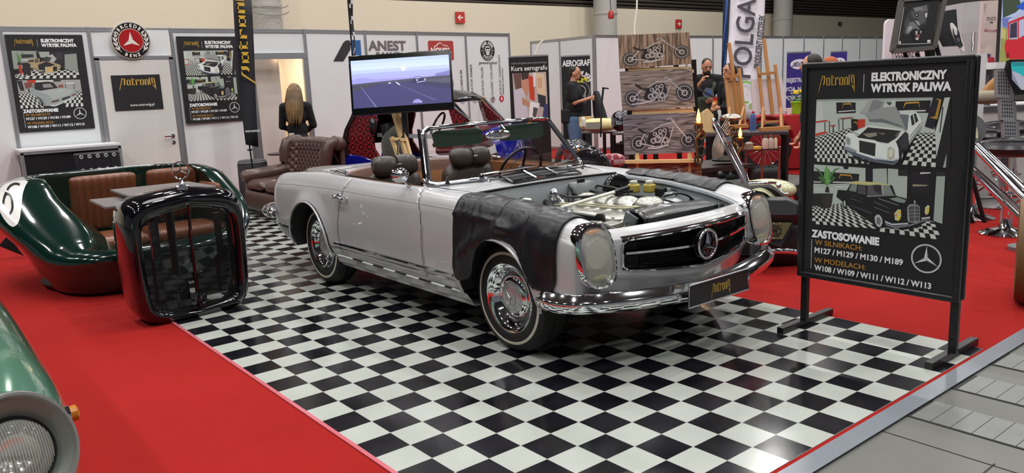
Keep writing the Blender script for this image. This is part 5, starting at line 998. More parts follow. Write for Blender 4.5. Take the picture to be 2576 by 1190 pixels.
mb = MB(); mb.box((0, 0, 0), (.7, .12, .76), T=M4.Translation(GP(0, .41, -.23)) @ M4.Rotation(math.atan2(gr_.y, gr_.x), 4, 'Z')) if False else mb.tube([GP(-.05, .02, -.5), GP(-.05, .80, -.5)], .035, 14); mb.tube([GP(.12, .02, -.62), GP(.12, .845, -.62)], .03, 14); mb.build('table_column', BLACKM, gt)
mb = MB(); mb.box((0, 0, 0), (.4, .5, .02), T=M4.Translation(GP(.02, .012, -.50)) @ M4.Rotation(math.atan2(gr_.y, gr_.x), 4, 'Z')); mb.build('base_plate', BLACKM, gt)
# ================= LEATHER ARMCHAIR =================
ch = thing('armchair', 'brown buttoned leather armchair with fluted skirt behind the silver roadster', 'armchair', (-4.0, 2.7, 0)); LB = LEATHER_BR
X0, X1 = -4.62, -3.38
mb = MB(); mb.box((-4.0, 2.72, .035), (1.1, .8, .07)); mb.build('plinth_base', mat('plinth_leather', '3d2a25', .5), ch)
mb = MB(); G_ = []
for i in range(81):
    x = X0 + .06 + (X1 - X0 - .12) * i / 80; f_ = .014 * abs(math.sin(i * PI / 4)); G_.append([(x, 2.235 - f_ * .2, .10), (x, 2.215 - f_, .14), (x, 2.205 - f_, .22), (x, 2.215 - f_, .30), (x, 2.235, .33)])
mb.grid(G_); mb.build('fluted_skirt', LB, ch); mb = MB(); mb.box((-4, 2.62, .21), (1.2, .8, .24)); mb.build('frame', LB, ch, bevel=.02)
for s in (-1, 1): cushion('seat_cushion', (-4.0 + s * .28, 2.50, .40), .55, .56, .15, RX_(-90, 'X'), ch, n=1, m_=LB)
for s in (-1, 1):
    x = -4.0 + s * .585; mb = MB(); mb.box((x, 2.60, .30), (.14, .72, .40)); mb.build('arm_panel', LB, ch, bevel=.03); mb = MB(); mb.tube([(x, 2.20, .49), (x, 2.24, .50), (x + s * .01, 2.6, .52), (x + s * .02, 2.9, .55)], [.06, .088, .09, .09], 20); mb.build('arm_roll', LB, ch)
# buttoned back as one padded surface
mb = MB(); G_ = []
for i in range(91):
    u = -1 + 2 * i / 90; row = []
    for j in range(61):
        v = j / 60; z = .42 + .46 * v; bx_, bz_ = (u * 5.5), v * 5.0
        r = 1e9
        for q_ in (0, 1):
            cx_ = round((bx_ - q_ * .5)) + q_ * .5; cz_ = round((bz_ - q_ * .5)) + q_ * .5; r = min(r, math.hypot(bx_ - cx_, (bz_ - cz_)))
        pad = .035 * min(1, r / .5) ** .7 * (1 if v < .85 else 1); fl = (abs(math.sin(bx_ * PI)) * .012 if v > .82 else 0)
        y = 2.86 + .10 * v - pad - fl - .10 * max(0, abs(u) - .7) / .3; row.append((-4.0 + u * (.54 + .05 * v), y, z + .02 * (1 - u * u) * v))
    G_.append(row)
for row in G_:
    p = row[-1]; n0 = V(p)
    for a in np.linspace(20, 250, 12): row.append((n0.x * 1, n0.y + .075 - .075 * math.cos(R_(a)), n0.z + .075 * math.sin(R_(a))))
    row.append((n0.x, 3.06, .5))
mb.grid(G_); mb.build('buttoned_back', LB, ch, angle=80)
for s in (-1, 1):
    x = -4.0 + s * .60; mb = MB(); mb.tube([(x, 2.80, .64), (x, 2.82, .78), (x + s * .01, 2.86, .89), (x, 2.98, .94)], [.07, .085, .08, .07], 16); mb.ell((x, 3.0, .90), (.08, .10, .09)); mb.build('wing', LB, ch)
mb = MB(); mb.box((-4.0, 3.05, .45), (1.22, .06, .86)); mb.build('back_panel', LB, ch, bevel=.02)
mb = MB(); mb.box((-3.85, 2.36, .485), (.16, .012, .006), M4.Rotation(.3, 4, 'Z')); mb.build('card', mat('paper_white', 'e0ddd8', .6), None); tag(bpy.data.objects['card'], 'small white strap lying on the seat of the brown armchair', 'strap')
o_ = bpy.data.objects['card']; o_.name = 'strap'
# pouf, small round tables
t = thing('pouf', 'round dark grey pouf with pale piping beside the brown armchair', 'pouf', (-5.33, 2.63, 0)); MB().lathe([(.19, 0), (.2, .02), (.205, .3), (.2, .60), (.19, .62)], (-5.33, 2.63, 0), n=40).build('body', mat('grey_felt', '34343a', .85), t); MB().lathe([(.192, .62), (.195, .635), (.17, .65), (0, .652)], (-5.33, 2.63, 0), n=40).build('lid', mat('grey_felt_top', '4a4a50', .85), t)
mb = MB(); mb.tube([(-5.33 + .197 * math.cos(a), 2.63 + .197 * math.sin(a), .622) for a in np.linspace(0, 2 * PI, 40, endpoint=False)], .005, 6, closed=True); mb.build('piping', mat('piping_grey', 'aaa8aa', .6), t)
def round_table(x, y, z, r, lb, col='2d2523'):
    t = thing('side_table', lb, 'table', (x, y, 0)); MB().lathe([(r - .01, z - .02), (r, z - .012), (r, z - .004), (r - .01, z), (0, z)], (x, y, 0), n=48).build('table_top', mat('top_' + col, col, .35), t); MB().lathe([(.03, .02), (.025, z - .02)], (x, y, 0), n=16).build('column', BLACKM, t); MB().lathe([(.18, 0), (.18, .012), (.04, .03)], (x, y, 0), n=32).build('foot', BLACKM, t)
round_table(-4.98, 2.93, .735, .2, 'small round dark table between armchair and open doorway')
round_table(-2.62, 2.50, .70, .27, 'round grey topped table behind the tail of the silver roadster', '77706c')
# ================= TELEVISION ON STAND =================
TD = 8.35; tvc = ond(1003, 208, TD); tv = thing('television', 'large flat television on a tall stand showing a car on an empty runway', 'television', (tvc.x, tvc.y, 0))
c4 = [ond(x, y, TD) for x, y in ((875, 145), (1129, 128), (1144, 271), (890, 288))]; ctr = sum(c4, V()) / 4; ux = ((c4[1] - c4[0]) + (c4[2] - c4[3])).normalized(); uz = ((c4[0] - c4[3]) + (c4[1] - c4[2])); uz = (uz - ux * uz.dot(ux)).normalized(); un = ux.cross(uz)
W_ = 1.085; H_ = .632; TF = M4(((ux.x, uz.x, un.x, ctr.x), (ux.y, uz.y, un.y, ctr.y), (ux.z, uz.z, un.z, ctr.z), (0, 0, 0, 1)))
MB().box((0, 0, -.02), (W_, H_, .05), T=TF).build('cabinet', mat('tv_black', '09090b', .15, coat=.5), tv, bevel=.006)
tl, tr, br_, bl_ = [ond(x, y, TD) for x, y in ((879, 158), (1118, 143), (1128, 255), (892, 272))]
SCR = ink('screen_picture', .3, emit=1.45); mb = MB(); LL = lambda u, v: (tl.lerp(tr, u)).lerp(bl_.lerp(br_, u), v)
LL = lambda u, v: TF @ V(((-.5 + u) * (W_ - .045), (.5 - .085 - v * .80) * H_, .0062))
cols_ = ['a9b8ec', 'b3c2f0', 'b8c6f2', 'a9b3ec', '9a9fe0', '9a9ad8', '8886c4']
for k in range(7): mb.poly([LL(0, k * .07), LL(1, k * .07), LL(1, (k + 1) * .07), LL(0, (k + 1) * .07)], cols_[k])
def SP(pts, c, k=1): mb.poly([LL(u, v) + un * (.0004 * k) for u, v in pts], c)
SP([(0, .49), (1, .42), (1, 1), (0, 1)], '343152'); SP([(0, .49), (1, .42), (1, .47), (.3, .52), (0, .53)], '454455', 2); SP([(0, .60), (.33, .50), (.5, .5), (1, .72), (1, 1), (.0, 1)], '3a3763', 2); SP([(0, .56), (.28, .50), (.2, .56), (0, .64)], '3c3b4a', 3); SP([(.65, .50), (1, .48), (1, .60)], '4b4c5c', 3)
SP([(.085, .55), (.09, .55), (.24, 1), (.225, 1)], '6d6a9a', 4); SP([(.44, .50), (.455, .50), (.49, .56), (.475, .565)], 'cfd0e6', 4); SP([(.47, .56), (.48, .56), (.85, .93), (.82, .93)], '55527f', 3); SP([(.37, .505), (.395, .50), (.395, .52), (.37, .525)], 'dcdcf0', 4); SP([(0, .40), (.12, .36), (.3, .45), (.3, .5), (0, .5)], '8b8ac8', 1); SP([(.85, .38), (1, .33), (1, .43), (.85, .44)], '716fa8', 2); SP([(.5, .22), (.53, .17), (.56, .22), (.53, .29)], 'd2dcf0', 1)
SP([(.61, .50), (.63, .46), (.64, .42), (.69, .41), (.72, .45), (.75, .47), (.755, .52), (.74, .55), (.66, .56), (.61, .54)], '2b2950', 4); SP([(.645, .43), (.69, .42), (.71, .45), (.64, .46)], '8f95cc', 5); SP([(.655, .48), (.67, .475), (.67, .50), (.655, .50)], 'f0f2ff', 5); SP([(.735, .475), (.75, .47), (.75, .49), (.735, .495)], 'f0f2ff', 5); SP([(.655, .53), (.75, .51), (.75, .525), (.66, .545)], 'a9aad6', 5); SP([(.60, .96), (.62, .90), (.66, .88), (.70, .93), (.70, .97)], '8a83c0', 4)
mb.build('screen', SCR, tv)
base = V((ctr.x - .05, ctr.y + .03, 0)); b2 = ctr - un * .09
MB().box((b2.x, b2.y, (b2.z) / 2 + .1), (.06, .06, b2.z - .15), M4.Rotation(.9, 4, 'Z')).build('stand_post', BLACKM, tv); MB().box((0, 0, -.065), (.4, .3, .04), T=TF).build('wall_mount', BLACKM, tv); MB().box((b2.x, b2.y, .03), (.6, .5, .05), M4.Rotation(.9, 4, 'Z')).build('stand_base', BLACKM, tv, bevel=.01)
mb = MB(); mb.tube([b2 + V((.0, 0, -.52)), b2 + V((.0, -.10, -.60)), b2 + V((0, -.12, -.75))], .012, 8); mb.build('bracket', CHROME, tv)
# ================= DISPLAY COUNTER AND STUDDED BENCH =================
t = thing('display_counter', 'black fronted display counter with aluminium edges against the left wall', 'counter', (-5.95, .5, 0))
MB().box((-5.95, .5, .5), (.42, 1.06, .92)).build('body', mat('counter_black', '131317', .4), t); MB().box((-5.95, .5, .985), (.50, 1.14, .025)).build('counter_top', WHITE, t); MB().box((-5.95, .5, .955), (.49, 1.13, .04)).build('top_rail', ALU, t)
for y in (-.05, 1.05): MB().box((-5.725, y, .48), (.04, .04, .95)).build('corner_post', ALU, t)
t = thing('bench', 'black leather bench back with two rows of chrome eyelets in front of the counter', 'bench', (-5.2, .8, 0))
P0, P1 = onx(184, 384, -5.25), onx(299, 379, -5.25)
bz = .90; MB().box((-5.25, (P0.y + P1.y) / 2, .62), (.09, abs(P1.y - P0.y), .62)).build('backrest', BLACKL, t, bevel=.02); MB().box((-5.0, (P0.y + P1.y) / 2, .36), (.5, abs(P1.y - P0.y), .14)).build('seat', BLACKL, t, bevel=.03)
for s in (.1, .9):
    for x in (-4.8, -5.2): MB().cyl((x, P0.y + (P1.y - P0.y) * s, 0), (x, P0.y + (P1.y - P0.y) * s, .32), .018).build('leg', CHROME, t)
for r_ in range(2):
    for k in range(5): MB().lathe([(.009, 0), (.011, .006), (.021, .008), (.024, .0)], (-5.2045, P0.y + (P1.y - P0.y) * (.14 + k * .18), .885 - r_ * .165), (1, 0, 0), 20, cap=False).build('eyelet', mat('eyelet_steel', 'd0d0d2', .25, .6), t)
mb = MB()
for k in range(4): mb.box((-5.203, P0.y + (P1.y - P0.y) * (.23 + k * .18), .76), (.004, .006, .33))
mb.build('seam', mat('seam_black', '050506', .8), t)
# leaflet holder beside the sofa end
t = thing('leaflet_rack', 'low wire rack with pale leaflets beside the numbered end of the green sofa', 'rack', (-4.2, -.45, 0)); rx, ry = -4.2, -.35
mb = MB(); mb.tube([(rx, ry, .02), (rx, ry, .62)], .012, 8); mb.build('stand', ALU, t)
for k in range(3): MB().box((rx + .02 * k, ry + .03 * k - .02, .62 + .045 * k), (.24, .34 - .03 * k, .01), M4.Rotation(.5 - .4 * k, 4, 'Z') @ M4.Rotation(.12, 4, 'X')).build('leaflet_tray', mat('tray_grey', 'a9a7ab', .3, .3), t)
# black bracket on the carpet left of the sofa
t = thing('stand_foot', 'black angled steel foot on the red carpet at the left edge', 'stand', (-3.6, -.62, 0)); a_, b_ = onz(0, 620, .15), onz(62, 645, .02); mb = MB(); mb.prism([a_, b_, b_ + V((0, .05, 0)), a_ + V((0, .25, -.02)), a_ + V((0, .1, .1))], (0, 0, .02)); mb.build('foot_plate', BLACKM, t); mb = MB(); mb.tube([a_ + V((-.1, -.1, 0)), a_ + V((-.1, -.1, 1.0))], .02, 8); mb.build('upright', mat('red_pole', 'a32a22', .4), t)
# ================= GREEN CAR CORNER =================
gc = thing('green_car', 'pale green classic car cut off by the lower left corner, with round headlamp', 'car', (2.0, -1.7, 0)); SAGE = mat('sage_green_paint', '54806a', .14, .2, coat=.9)
LC = ond(52, 1138, 2.17)
mb = MB(); G_ = []
for t_ in np.linspace(0, 1, 28):
    x = .6 + (2.93 - .6) * t_; e = 1 - max(0, (t_ - .80) / .20) ** 2.6 * .2; top = .865 - .17 * max(0, (t_ - .45) / .55) ** 2.2; row = []
    for k in range(37):
        a = -PI * .32 + PI * 1.05 * k / 36; f = lambda q, p=.85: math.copysign(abs(q) ** p, q); row.append((x, -1.42 + (.365 * e) * f(math.cos(a)), .40 + (top - .40) * f(math.sin(a)) if math.sin(a) > 0 else .40 + .38 * math.sin(a)))
    G_.append(row)
mb.grid(G_); fe = mb.build('front_wing', SAGE, gc, angle=70)
mb = MB(); hoodp = [[(x, y, .80 + .16 * (1 - ((y + 2.1) / .6) ** 2) - .28 * max(0, (x - 1.6) / 1.4) ** 2) for y in np.linspace(-2.7, -1.52, 14)] for x in np.linspace(.6, 2.75, 16)]; mb.grid(hoodp); mb.build('bonnet', SAGE, gc)
mb = MB(); mb.grid([[(2.74 - .3 * (1 - z / .6) ** 2 * 0 + .04 * math.sin(z * 4), y, z) for z in np.linspace(.25, .52, 6)] for y in np.linspace(-2.7, -1.5, 8)]); mb.build('nose', SAGE, gc)
nl = (CAM - LC).normalized(); nl = V((.93, .22, .30)).normalized()
def lring(r, d, sy=1.0, oz=0): 
    u = V((0, 0, 1)).cross(nl).normalized(); w_ = nl.cross(u); return [LC + nl * d + u * (r * math.cos(a)) + w_ * (r * sy * math.sin(a) + oz) for a in np.linspace(0, 2 * PI, 56, endpoint=False)]
BZ = mat('bezel_satin', 'b9bbb4', .25, .7)
mb = MB(); mb.grid([lring(.162, -.22, 1.1), lring(.16, -.08, 1.1), lring(.154, -.008, 1.1)], cv=True); mb.build('lamp_housing', SAGE, gc)
mb = MB(); mb.grid([lring(.155, -.012, 1.1), lring(.150, .004, 1.1), lring(.143, .004, 1.1), lring(.138, -.012, 1.08)], cv=True); mb.build('lamp_bezel', BZ, gc)
mb = MB(); mb.grid([lring(.138, -.012, 1.08), lring(.118, -.05, 1.0, -.006), lring(.108, -.06, 1, -.008)], cv=True); mb.build('lamp_surround', mat('surround_grey', '8e948c', .4, .3), gc); mb = MB(); mb.grid([lring(.110, -.058, 1, -.008), lring(.104, -.045, 1, -.008), lring(.098, -.05, 1, -.008)], cv=True); mb.build('lamp_gasket', RUBBER, gc)
mb = MB(); R0 = [lring(.1 * math.cos(t_), -.05 + .035 * math.sin(t_), 1, -.008) for t_ in np.linspace(0, PI / 2, 9)]; mb.grid(R0, cv=True); ln = mb.build('lamp_lens', LENS, gc)
mb = MB(); mb.grid([lring(.098, -.055, 1, -.008), lring(.08, -.09, 1, -.008), lring(.03, -.12, 1, -.008), lring(.001, -.125, 1, -.008)], cv=True); mb.build('lamp_reflector', mat('reflector_bright', 'd6d8da', .12, 1), gc)
mb = MB(); u = V((0, 0, 1)).cross(nl).normalized(); w_ = nl.cross(u)
for k in range(-12, 13):
    h = k * .0075; v_ = math.sqrt(max(0, .097 ** 2 - h * h)); mb.tube([LC + nl * (-.05 + .036 * math.sqrt(max(0, 1 - (h * h + q * q) / .0101))) + u * h + w_ * (q - .008) for q in np.linspace(-v_, v_, 10)], .0011, 5)
mb.build('lens_ribs', mat('rib_glass', 'e8e8dc', .1, trans=.5, alpha=.7), ln)
ip = onp(166, 1045, (0, -1.10, 0), (0, 1, 0)); t2 = MB(); t2.lathe([(.028, 0), (.028, .012)], ip, (0, 1, .05), 24); t2.build('indicator_base', CHROME, gc); t2 = MB(); t2.lathe([(.025, .012), (.026, .03), (.018, .036), (0, .038)], ip, (0, 1, .05), 24); t2.build('indicator_lens', mat('amber_glass', 'd87a12', .15, coat=.5), gc)
for (x, y) in ((2.2, -1.3), (2.2, -2.6)): MB().lathe([(.18, -.09), (.30, -.1), (.33, -.06), (.33, .06), (.30, .1), (.18, .09)], (x, y, .33), (0, 1, 0), 40).build('tyre', RUBBER, gc)
# ================= WALL GRAPHICS =================
wgd = V((-.47, 4.40, 0)).normalized(); WGN = V((wgd.y, -wgd.x, 0)); WG0 = V((-6.25, 4.03, 0)) + WGN * .012
wgp = lambda x, y, o=.0: onp(x, y, WG0 + WGN * o, WGN)
GF = lambda x, y: (wgp(x, y), wgd, V((0, 0, 1)))
gp_ = thing('company_logo', 'dark and blue slanted emblem with large grey company lettering on the white wall', 'sign', wgp(960, 180)); mb = MB()
q = lambda s: [wgp(float(p.split(',')[0]) / 5.3667 + 820, float(p.split(',')[1]) / 5.3667 + 80) for p in s.split()]
mb.poly(q('100,398 185,240 232,150 262,120 300,113 322,120 335,160 330,240 237,398'), '2b272b'); mb.poly(q('345,113 465,113 480,320 360,322'), '2a5f9a'); mb.build('emblem', INK, gp_)
mb = MB(); F = GF(927, 125); x0 = F[0]; x1 = wgp(1022, 127); text(mb, 'ANEST', (wgp(927, 126), wgd, V((0, 0, 1))), .215, '6c6469', .007, fit=(x1 - x0).length, off=.002); a_ = wgp(948, 155); b_ = wgp(1022, 155); text(mb, 'IWATA', (a_, wgd, V((0, 0, 1))), .215, '6c6469', .007, fit=(b_ - a_).length, off=.002); mb.build('lettering', INK, gp_)
gp2 = thing('company_logo', 'red rounded rectangle logo with white car outline, partly behind the television', 'sign', wgp(1110, 127)); c = wgp(1110, 127); w_ = (wgp(1142, 127) - wgp(1079, 127)).length / 2; h_ = .17; mb = MB(); pts = []
for (sx, sz, a0) in ((1, 1, 0), (-1, 1, PI / 2), (-1, -1, PI), (1, -1, 1.5 * PI)):
    for k in range(6): a = a0 + PI / 2 * k / 5; pts.append(c + wgd * (sx * (w_ - .03) + .03 * math.cos(a)) + V((0, 0, sz * (h_ - .03) + .03 * math.sin(a))))
mb.poly(pts, 'a83a32'); mb.build('logo_plate', INK, gp2); mb = MB(); text(mb, 'NOVOL', (c + wgd * (-w_ * .82) + V((0, 0, -.045)), wgd, V((0, 0, 1))), .13, 'f0e6e4', .006, fit=w_ * 1.62, off=.002); text(mb, 'for classic cars', (c + wgd * (-.05) + V((0, 0, -.11)), wgd, V((0, 0, 1))), .05, 'f0e6e4', .001, fit=w_ * .85, off=.002); mb.build('lettering', INK, gp2)
mb = MB(); cl_ = [(-.8, .25), (-.72, .38), (-.5, .45), (-.3, .68), (0, .72), (.2, .50), (.7, .42), (.8, .36)]
for off_ in (0, .012): mb.tube([c + wgd * (u * w_ * .7) + V((0, 0, v * .17 + off_)) + WGN * .002 for u, v in cl_], .004, 4)
mb.build('car_outline', mat('white_ink', 'efe8e6', .5), gp2)
gp3 = thing('company_logo', 'round black skull emblem with web address near the right end of the white wall', 'sign', wgp(1226, 135)); c = wgp(1226.5, 127); FS = (c, wgd, V((0, 0, 1))); r_ = .185; mb = MB(); mb.poly([p + WGN * .001 for p in circ(FS, 0, 0, r_, 48)], '1b1a1c'); ring(mb, FS, 0, 0, r_ * .60, r_ * .64, 'e8e6e8', off=.002); mb.poly([p + WGN * .0016 for p in circ(FS, 0, 0, r_ * .60, 32)], '1b1a1c')
sk = [(-.35, .28), (-.2, .42), (.2, .42), (.35, .28), (.36, -.02), (.24, -.15), (.2, -.4), (.08, -.48), (-.08, -.48), (-.2, -.4), (-.24, -.15), (-.36, -.02)]
mb.poly([c + wgd * (u * r_) + V((0, 0, v * r_)) + WGN * .003 for u, v in sk], 'e8e6e8')
for pp in ([(-.27, .30), (.27, .30), (.27, .12), (.05, .12), (0, .18), (-.05, .12), (-.27, .12)], [(-.24, .05), (-.06, 0), (-.1, -.12), (-.24, -.06)], [(.24, .05), (.06, 0), (.1, -.12), (.24, -.06)], [(-.04, -.14), (.04, -.14), (0, -.05)], [(-.14, -.27), (.14, -.27), (.12, -.32), (-.12, -.32)]): mb.poly([c + wgd * (u * r_) + V((0, 0, v * r_)) + WGN * .004 for u, v in pp], '1b1a1c')
for s in (-1, 1): mb.poly([c + wgd * (s * .81 * r_ + u * .07 * r_) + V((0, 0, v * .07 * r_)) + WGN * .003 for u, v in ((1, 0), (.25, .25), (0, 1), (-.25, .25), (-1, 0), (-.25, -.25), (0, -1), (.25, -.25))], 'e8e6e8')
mb.build('emblem', INK, gp3); mb = MB(); arc_text(mb, 'GAME OVER', FS, r_ * .68, .062, PI / 2, 2.1, 'e8e6e8', .002, .003); arc_text(mb, 'CYCLES', FS, r_ * .92, .062, -PI / 2, 1.5, 'e8e6e8', .002, .003, True); a_ = wgp(1205, 161); text(mb, 'gameovercycles.pl', (a_, wgd, V((0, 0, 1))), .07, '4a4648', .001, fit=(wgp(1250, 161) - a_).length, off=.002); mb.build('lettering', INK, gp3)
gp4 = thing('wall_chart', 'row of vertical product words above coloured number discs on the white wall', 'sign', wgp(1240, 210)); mb = MB(); UP = V((0, 0, 1))
for x, tx, y0 in ((1190, 'ISOLATOR PRIMER', 246), (1217, 'ACRYLIC FILLER', 240), (1240, 'CLASSIC COLORS', 240), (1261, 'ACRYLIC CLEARCOAT', 238), (1267, 'PREMIUM CLEARCOAT', 238), (1164, 'ALUMINIUM', 232), (1136, 'PREMIUM', 225), (1141, 'FIBER', 225)):
    text(mb, tx, (wgp(x + 1.5, y0), UP, -wgd), .075 if x != 1267 else .05, '6a6468', .0012, off=-.002)
for x, y, cc, tx, tc in ((1218, 251, 'd9c62a', '6', '3a3420'), (1240, 250, '9b9096', '7', '4a4448'), (1262, 248, 'b9222a', '8', 'f0e8e8'), (1195, 250, '9c8a90', '', '0'), (1164, 252, '8ba3bb', '', '0')):
    c = wgp(x, y); FS = (c, wgd, UP); mb.poly([p + WGN * .001 for p in circ(FS, 0, 0, .062, 28)], cc); 
    if tx: text(mb, tx, (c + wgd * 0 - UP * .03, wgd, UP), .085, tc, .003, 'CENTER', off=.003)
mb.build('chart_print', INK, gp4)
# ================= ROLL-UP BANNERS =================
def rollup(nm_lb, quad, D, cat='banner', bg='1b1a1c', tilt=0):
    a, b, c, d = [ond(x, y, D) for x, y in quad]; u = (b - a); u.z = 0; wd = u.length; u.normalize(); zt = (a.z + b.z) / 2; o = V((a.x, a.y, 0)); n = u.cross(UP)
    t = thing('roll_up_banner', nm_lb, cat, o + u * wd / 2); m_ = MB().box((0, 0, 0), (wd, .012, zt - .08), T=M4(((u.x, n.x, 0, o.x + u.x * wd / 2), (u.y, n.y, 0, o.y + u.y * wd / 2), (0, 0, 1, (zt + .08) / 2), (0, 0, 0, 1)))); m_.build('banner_sheet', mat('banner_' + bg, bg, .45), t)
    MB().bar(o + u * 0 + UP * zt, o + u * wd + UP * zt, .02, .025).build('top_bar', ALU, t); MB().bar(o + UP * .04, o + u * wd + UP * .04, .14, .07).build('base_case', ALU, t); F = (o + n * .008, u, UP); return t, F, wd, zt
t, F, wd, zt = rollup('black roll-up banner advertising an airbrush course with a workshop photograph', ((1279, 142), (1379, 140), 0, 0) if False else ((1279, 142), (1379, 140), (1385, 293), (1288, 296)), 13.6)
mb = MB(); text(mb, 'studio aerografu piotra parczewskiego', (F[0] + F[1] * .04 + UP * (zt - .13), F[1], UP), .05, '8e8a8c', .0005, fit=wd * .9, off=.002); text(mb, 'Kurs aerografu', (F[0] + F[1] * .04 + UP * (zt - .24), F[1], UP), .11, 'e8e6e6', .0015, fit=wd * .9, off=.002); mb.build('lettering', INK, t)
P = lambda u, v, k=1: F[0] + F[1] * (u * wd) + UP * (zt - .28 - v * .82) + (F[1].cross(UP)) * (.001 + .0003 * k)
mb = MB()
for k, (c, s) in enumerate([('b9a9a4', '.08,0 .93,0 .95,1 .1,1'), ('6a4a44', '.1,0 .3,0 .3,.35 .15,.4'), ('c6c0cc', '.1,.35 .35,.3 .45,1 .12,1'), ('3a2a2a', '.3,0 .5,0 .48,.2 .32,.2'), ('c08a70', '.32,.15 .48,.12 .5,.35 .42,.5 .3,.3'), ('c23c22', '.48,.05 .62,.1 .62,.6 .5,.55'), ('d8c0a0', '.68,.0 .88,.05 .92,.5 .8,.6 .68,.4'), ('c9a07e', '.70,.12 .82,.12 .82,.32 .72,.34'), ('2a2c36', '.7,.45 .9,.5 .9,.75 .72,.7'), ('b8866a', '.3,.5 .5,.62 .5,.72 .3,.65'), ('e4e2e2', '.5,.6 .75,.65 .6,1 .45,1'), ('4a4a4c', '.58,.72 .7,.75 .62,.95 .55,.9'), ('3a3a6a', '.85,.7 .95,.65 .95,.95 .8,.95'), ('d9d5d8', '.6,.0 .68,.0 .66,.3 .6,.3')]): mb.poly([P(*map(float, p.split(',')), k) for p in s.split()], c)
mb.build('photo_print', INK, t); mb = MB(); cc = F[0] + F[1] * (wd * .47) + UP * (zt - 1.17); mb.poly(circ((cc + F[1].cross(UP) * .002, F[1], UP), 0, 0, .055, 20, .045), 'd9922c'); mb.poly(circ((cc + F[1].cross(UP) * .003, F[1], UP), 0, 0, .032, 4, .03, PI / 4, PI / 4 + 2 * PI), '2a2624'); mb.build('round_logo', INK, t)
t, F, wd, zt = rollup('black roll-up banner with white and yellow airbrush lettering behind the standing man', ((1411, 140), (1484, 139), 0, 0) if False else ((1411, 141), (1484, 140), (1490, 290), (1415, 290)), 14.4)
mb = MB(); NN = F[1].cross(UP); text(mb, 'AEROGRAF', (F[0] + F[1] * .02 + UP * (zt - .18), F[1], UP), .15, 'e6e4e6', .005, fit=wd * .95, off=.002); FS = (F[0] + F[1] * (wd * .62) + UP * (zt - .52), F[1], UP); arc_text(mb, 'BRUSH', FS, .16, .13, 1.15, 1.3, 'e6e4e6', .004, .003); text(mb, 'Garage', (F[0] + F[1] * (wd * .36) + UP * (zt - .50), (F[1] + UP * .12).normalized(), UP), .16, 'd9c928', .004, fit=wd * .56, off=.004, shear=.3); mb.build('lettering', INK, t)
mb = MB(); ring(mb, FS, 0, -.12, .17, .19, '77777a', 30, .002); ring(mb, FS, 0, -.12, .10, .115, 'a5a5a8', 30, .002); mb.build('emblem', INK, t)
# AzDoZet banners (violet)
for (quad, D, lb) in ((((1980, 132), (2040, 131), (2034, 232), (1966, 232)), 13.5, 'violet roll-up banner with white lettering left of the large poster board'), (((2090, 130), (2131, 130), (2131, 232), (2090, 232)), 15.5, 'small violet banner with white lettering above the heads behind the poster board')):
    t, F, wd, zt = rollup(lb, quad, D, bg='322a7c'); mb = MB(); c = F[0] + F[1] * (wd * .52) + UP * (zt - .20) + F[1].cross(UP) * .001; pts = circ((c, F[1], UP), 0, 0, wd * .38, 28, .085); mb.poly(pts, 'dcdce8'); text(mb, '„AżDoZet„', (F[0] + F[1] * (wd * .2) + UP * (zt - .235), F[1], UP), .11, '2a2450', .003, fit=wd * .62, off=.003)
    for k, tx in enumerate(('REJESTRACJA', 'ZBYCIA, NABYCIA', 'POJAZDÓW', 'I', 'BEZPIECZEŃSTWO', 'I')): text(mb, tx, (F[0] + F[1] * (wd * .5) + UP * (zt - .50 - k * .15), F[1], UP), .10, 'dcdce8', .0025, 'CENTER', off=.002, sx=min(1, .7 + .06 * (k % 3)))
    mb.build('lettering', INK, t)
# POLGASKET beach flag (white) and blue flag
def beach(lb, L, R, D, m_, txts, nm='beach_flag', pole=None):
    t = thing(nm, lb, 'flag', (ond(*L[-1], D).x, ond(*L[-1], D).y, 0)); A = [ond(x, y, D) for x, y in crv(L, 3)]; B = [ond(x, y, D) for x, y in crv(R, 3)]; mb = MB(); G_ = []
    for i, (a, b) in enumerate(zip(A, B)): G_.append([a.lerp(b, k / 8) + AF * (.02 * math.sin(k * .9 + i * .7)) for k in range(9)])
    mb.grid(G_); mb.build('flag_cloth', m_, t, solid=.004)
    for tx, p0, p1, size, col, off in txts:
        a = ond(*p0, D - .06); b = ond(*p1, D - .06); u = (b - a).normalized(); v = AR - u * AR.dot(u); v = -v.normalized(); mb = MB(); text(mb, tx, (a, u, v), size, col, .006, fit=(b - a).length, off=.0); mb.build('flag_lettering', INK, t)
    mb = MB(); e = A[-1]; f_ = A[0]; mb.tube([(e.x, e.y, 0), e, A[len(A) // 2] , f_, f_ + V((0, 0, .5))], .013, 8); mb.build('flag_pole', BLACKM, t); return t, D
t, D = beach('white beach flag with big black vertical lettering and a green ring', [(1836, -30), (1834, 60), (1828, 140), (1822, 220), (1822, 300)], [(1927, -30), (1922, 60), (1912, 140), (1905, 220), (1902, 300)], 12.3, mat('flag_white', 'dad4dc', .6, bump=(5, .3)), [('POLGASKET', (1887, 197), (1912, -140), .40, '3c343c', 0), ('PRODUCENT USZCZELEK', (1911, 172), (1925, 38), .13, '3c343c', 0)])
mb = MB(); c = ond(1876, 232, 12.2); ring(mb, (c, AR, -AD), 0, 0, .14, .175, '7fae4e', 40, 0, .2, 5.0); mb.poly(circ((ond(1889, 268, 12.2), AR, -AD), 0, 0, .035, 16, .05), '8fa66a'); mb.build('ring_logo', INK, t)
beach('blue beach flag half hidden behind the white one', [(1822, -30), (1821, 40), (1819, 100), (1817, 160), (1817, 170)], [(1842, -30), (1838, 40), (1834, 100), (1826, 160), (1824, 170)], 12.5, mat('flag_blue', '2a4f94', .55), [])
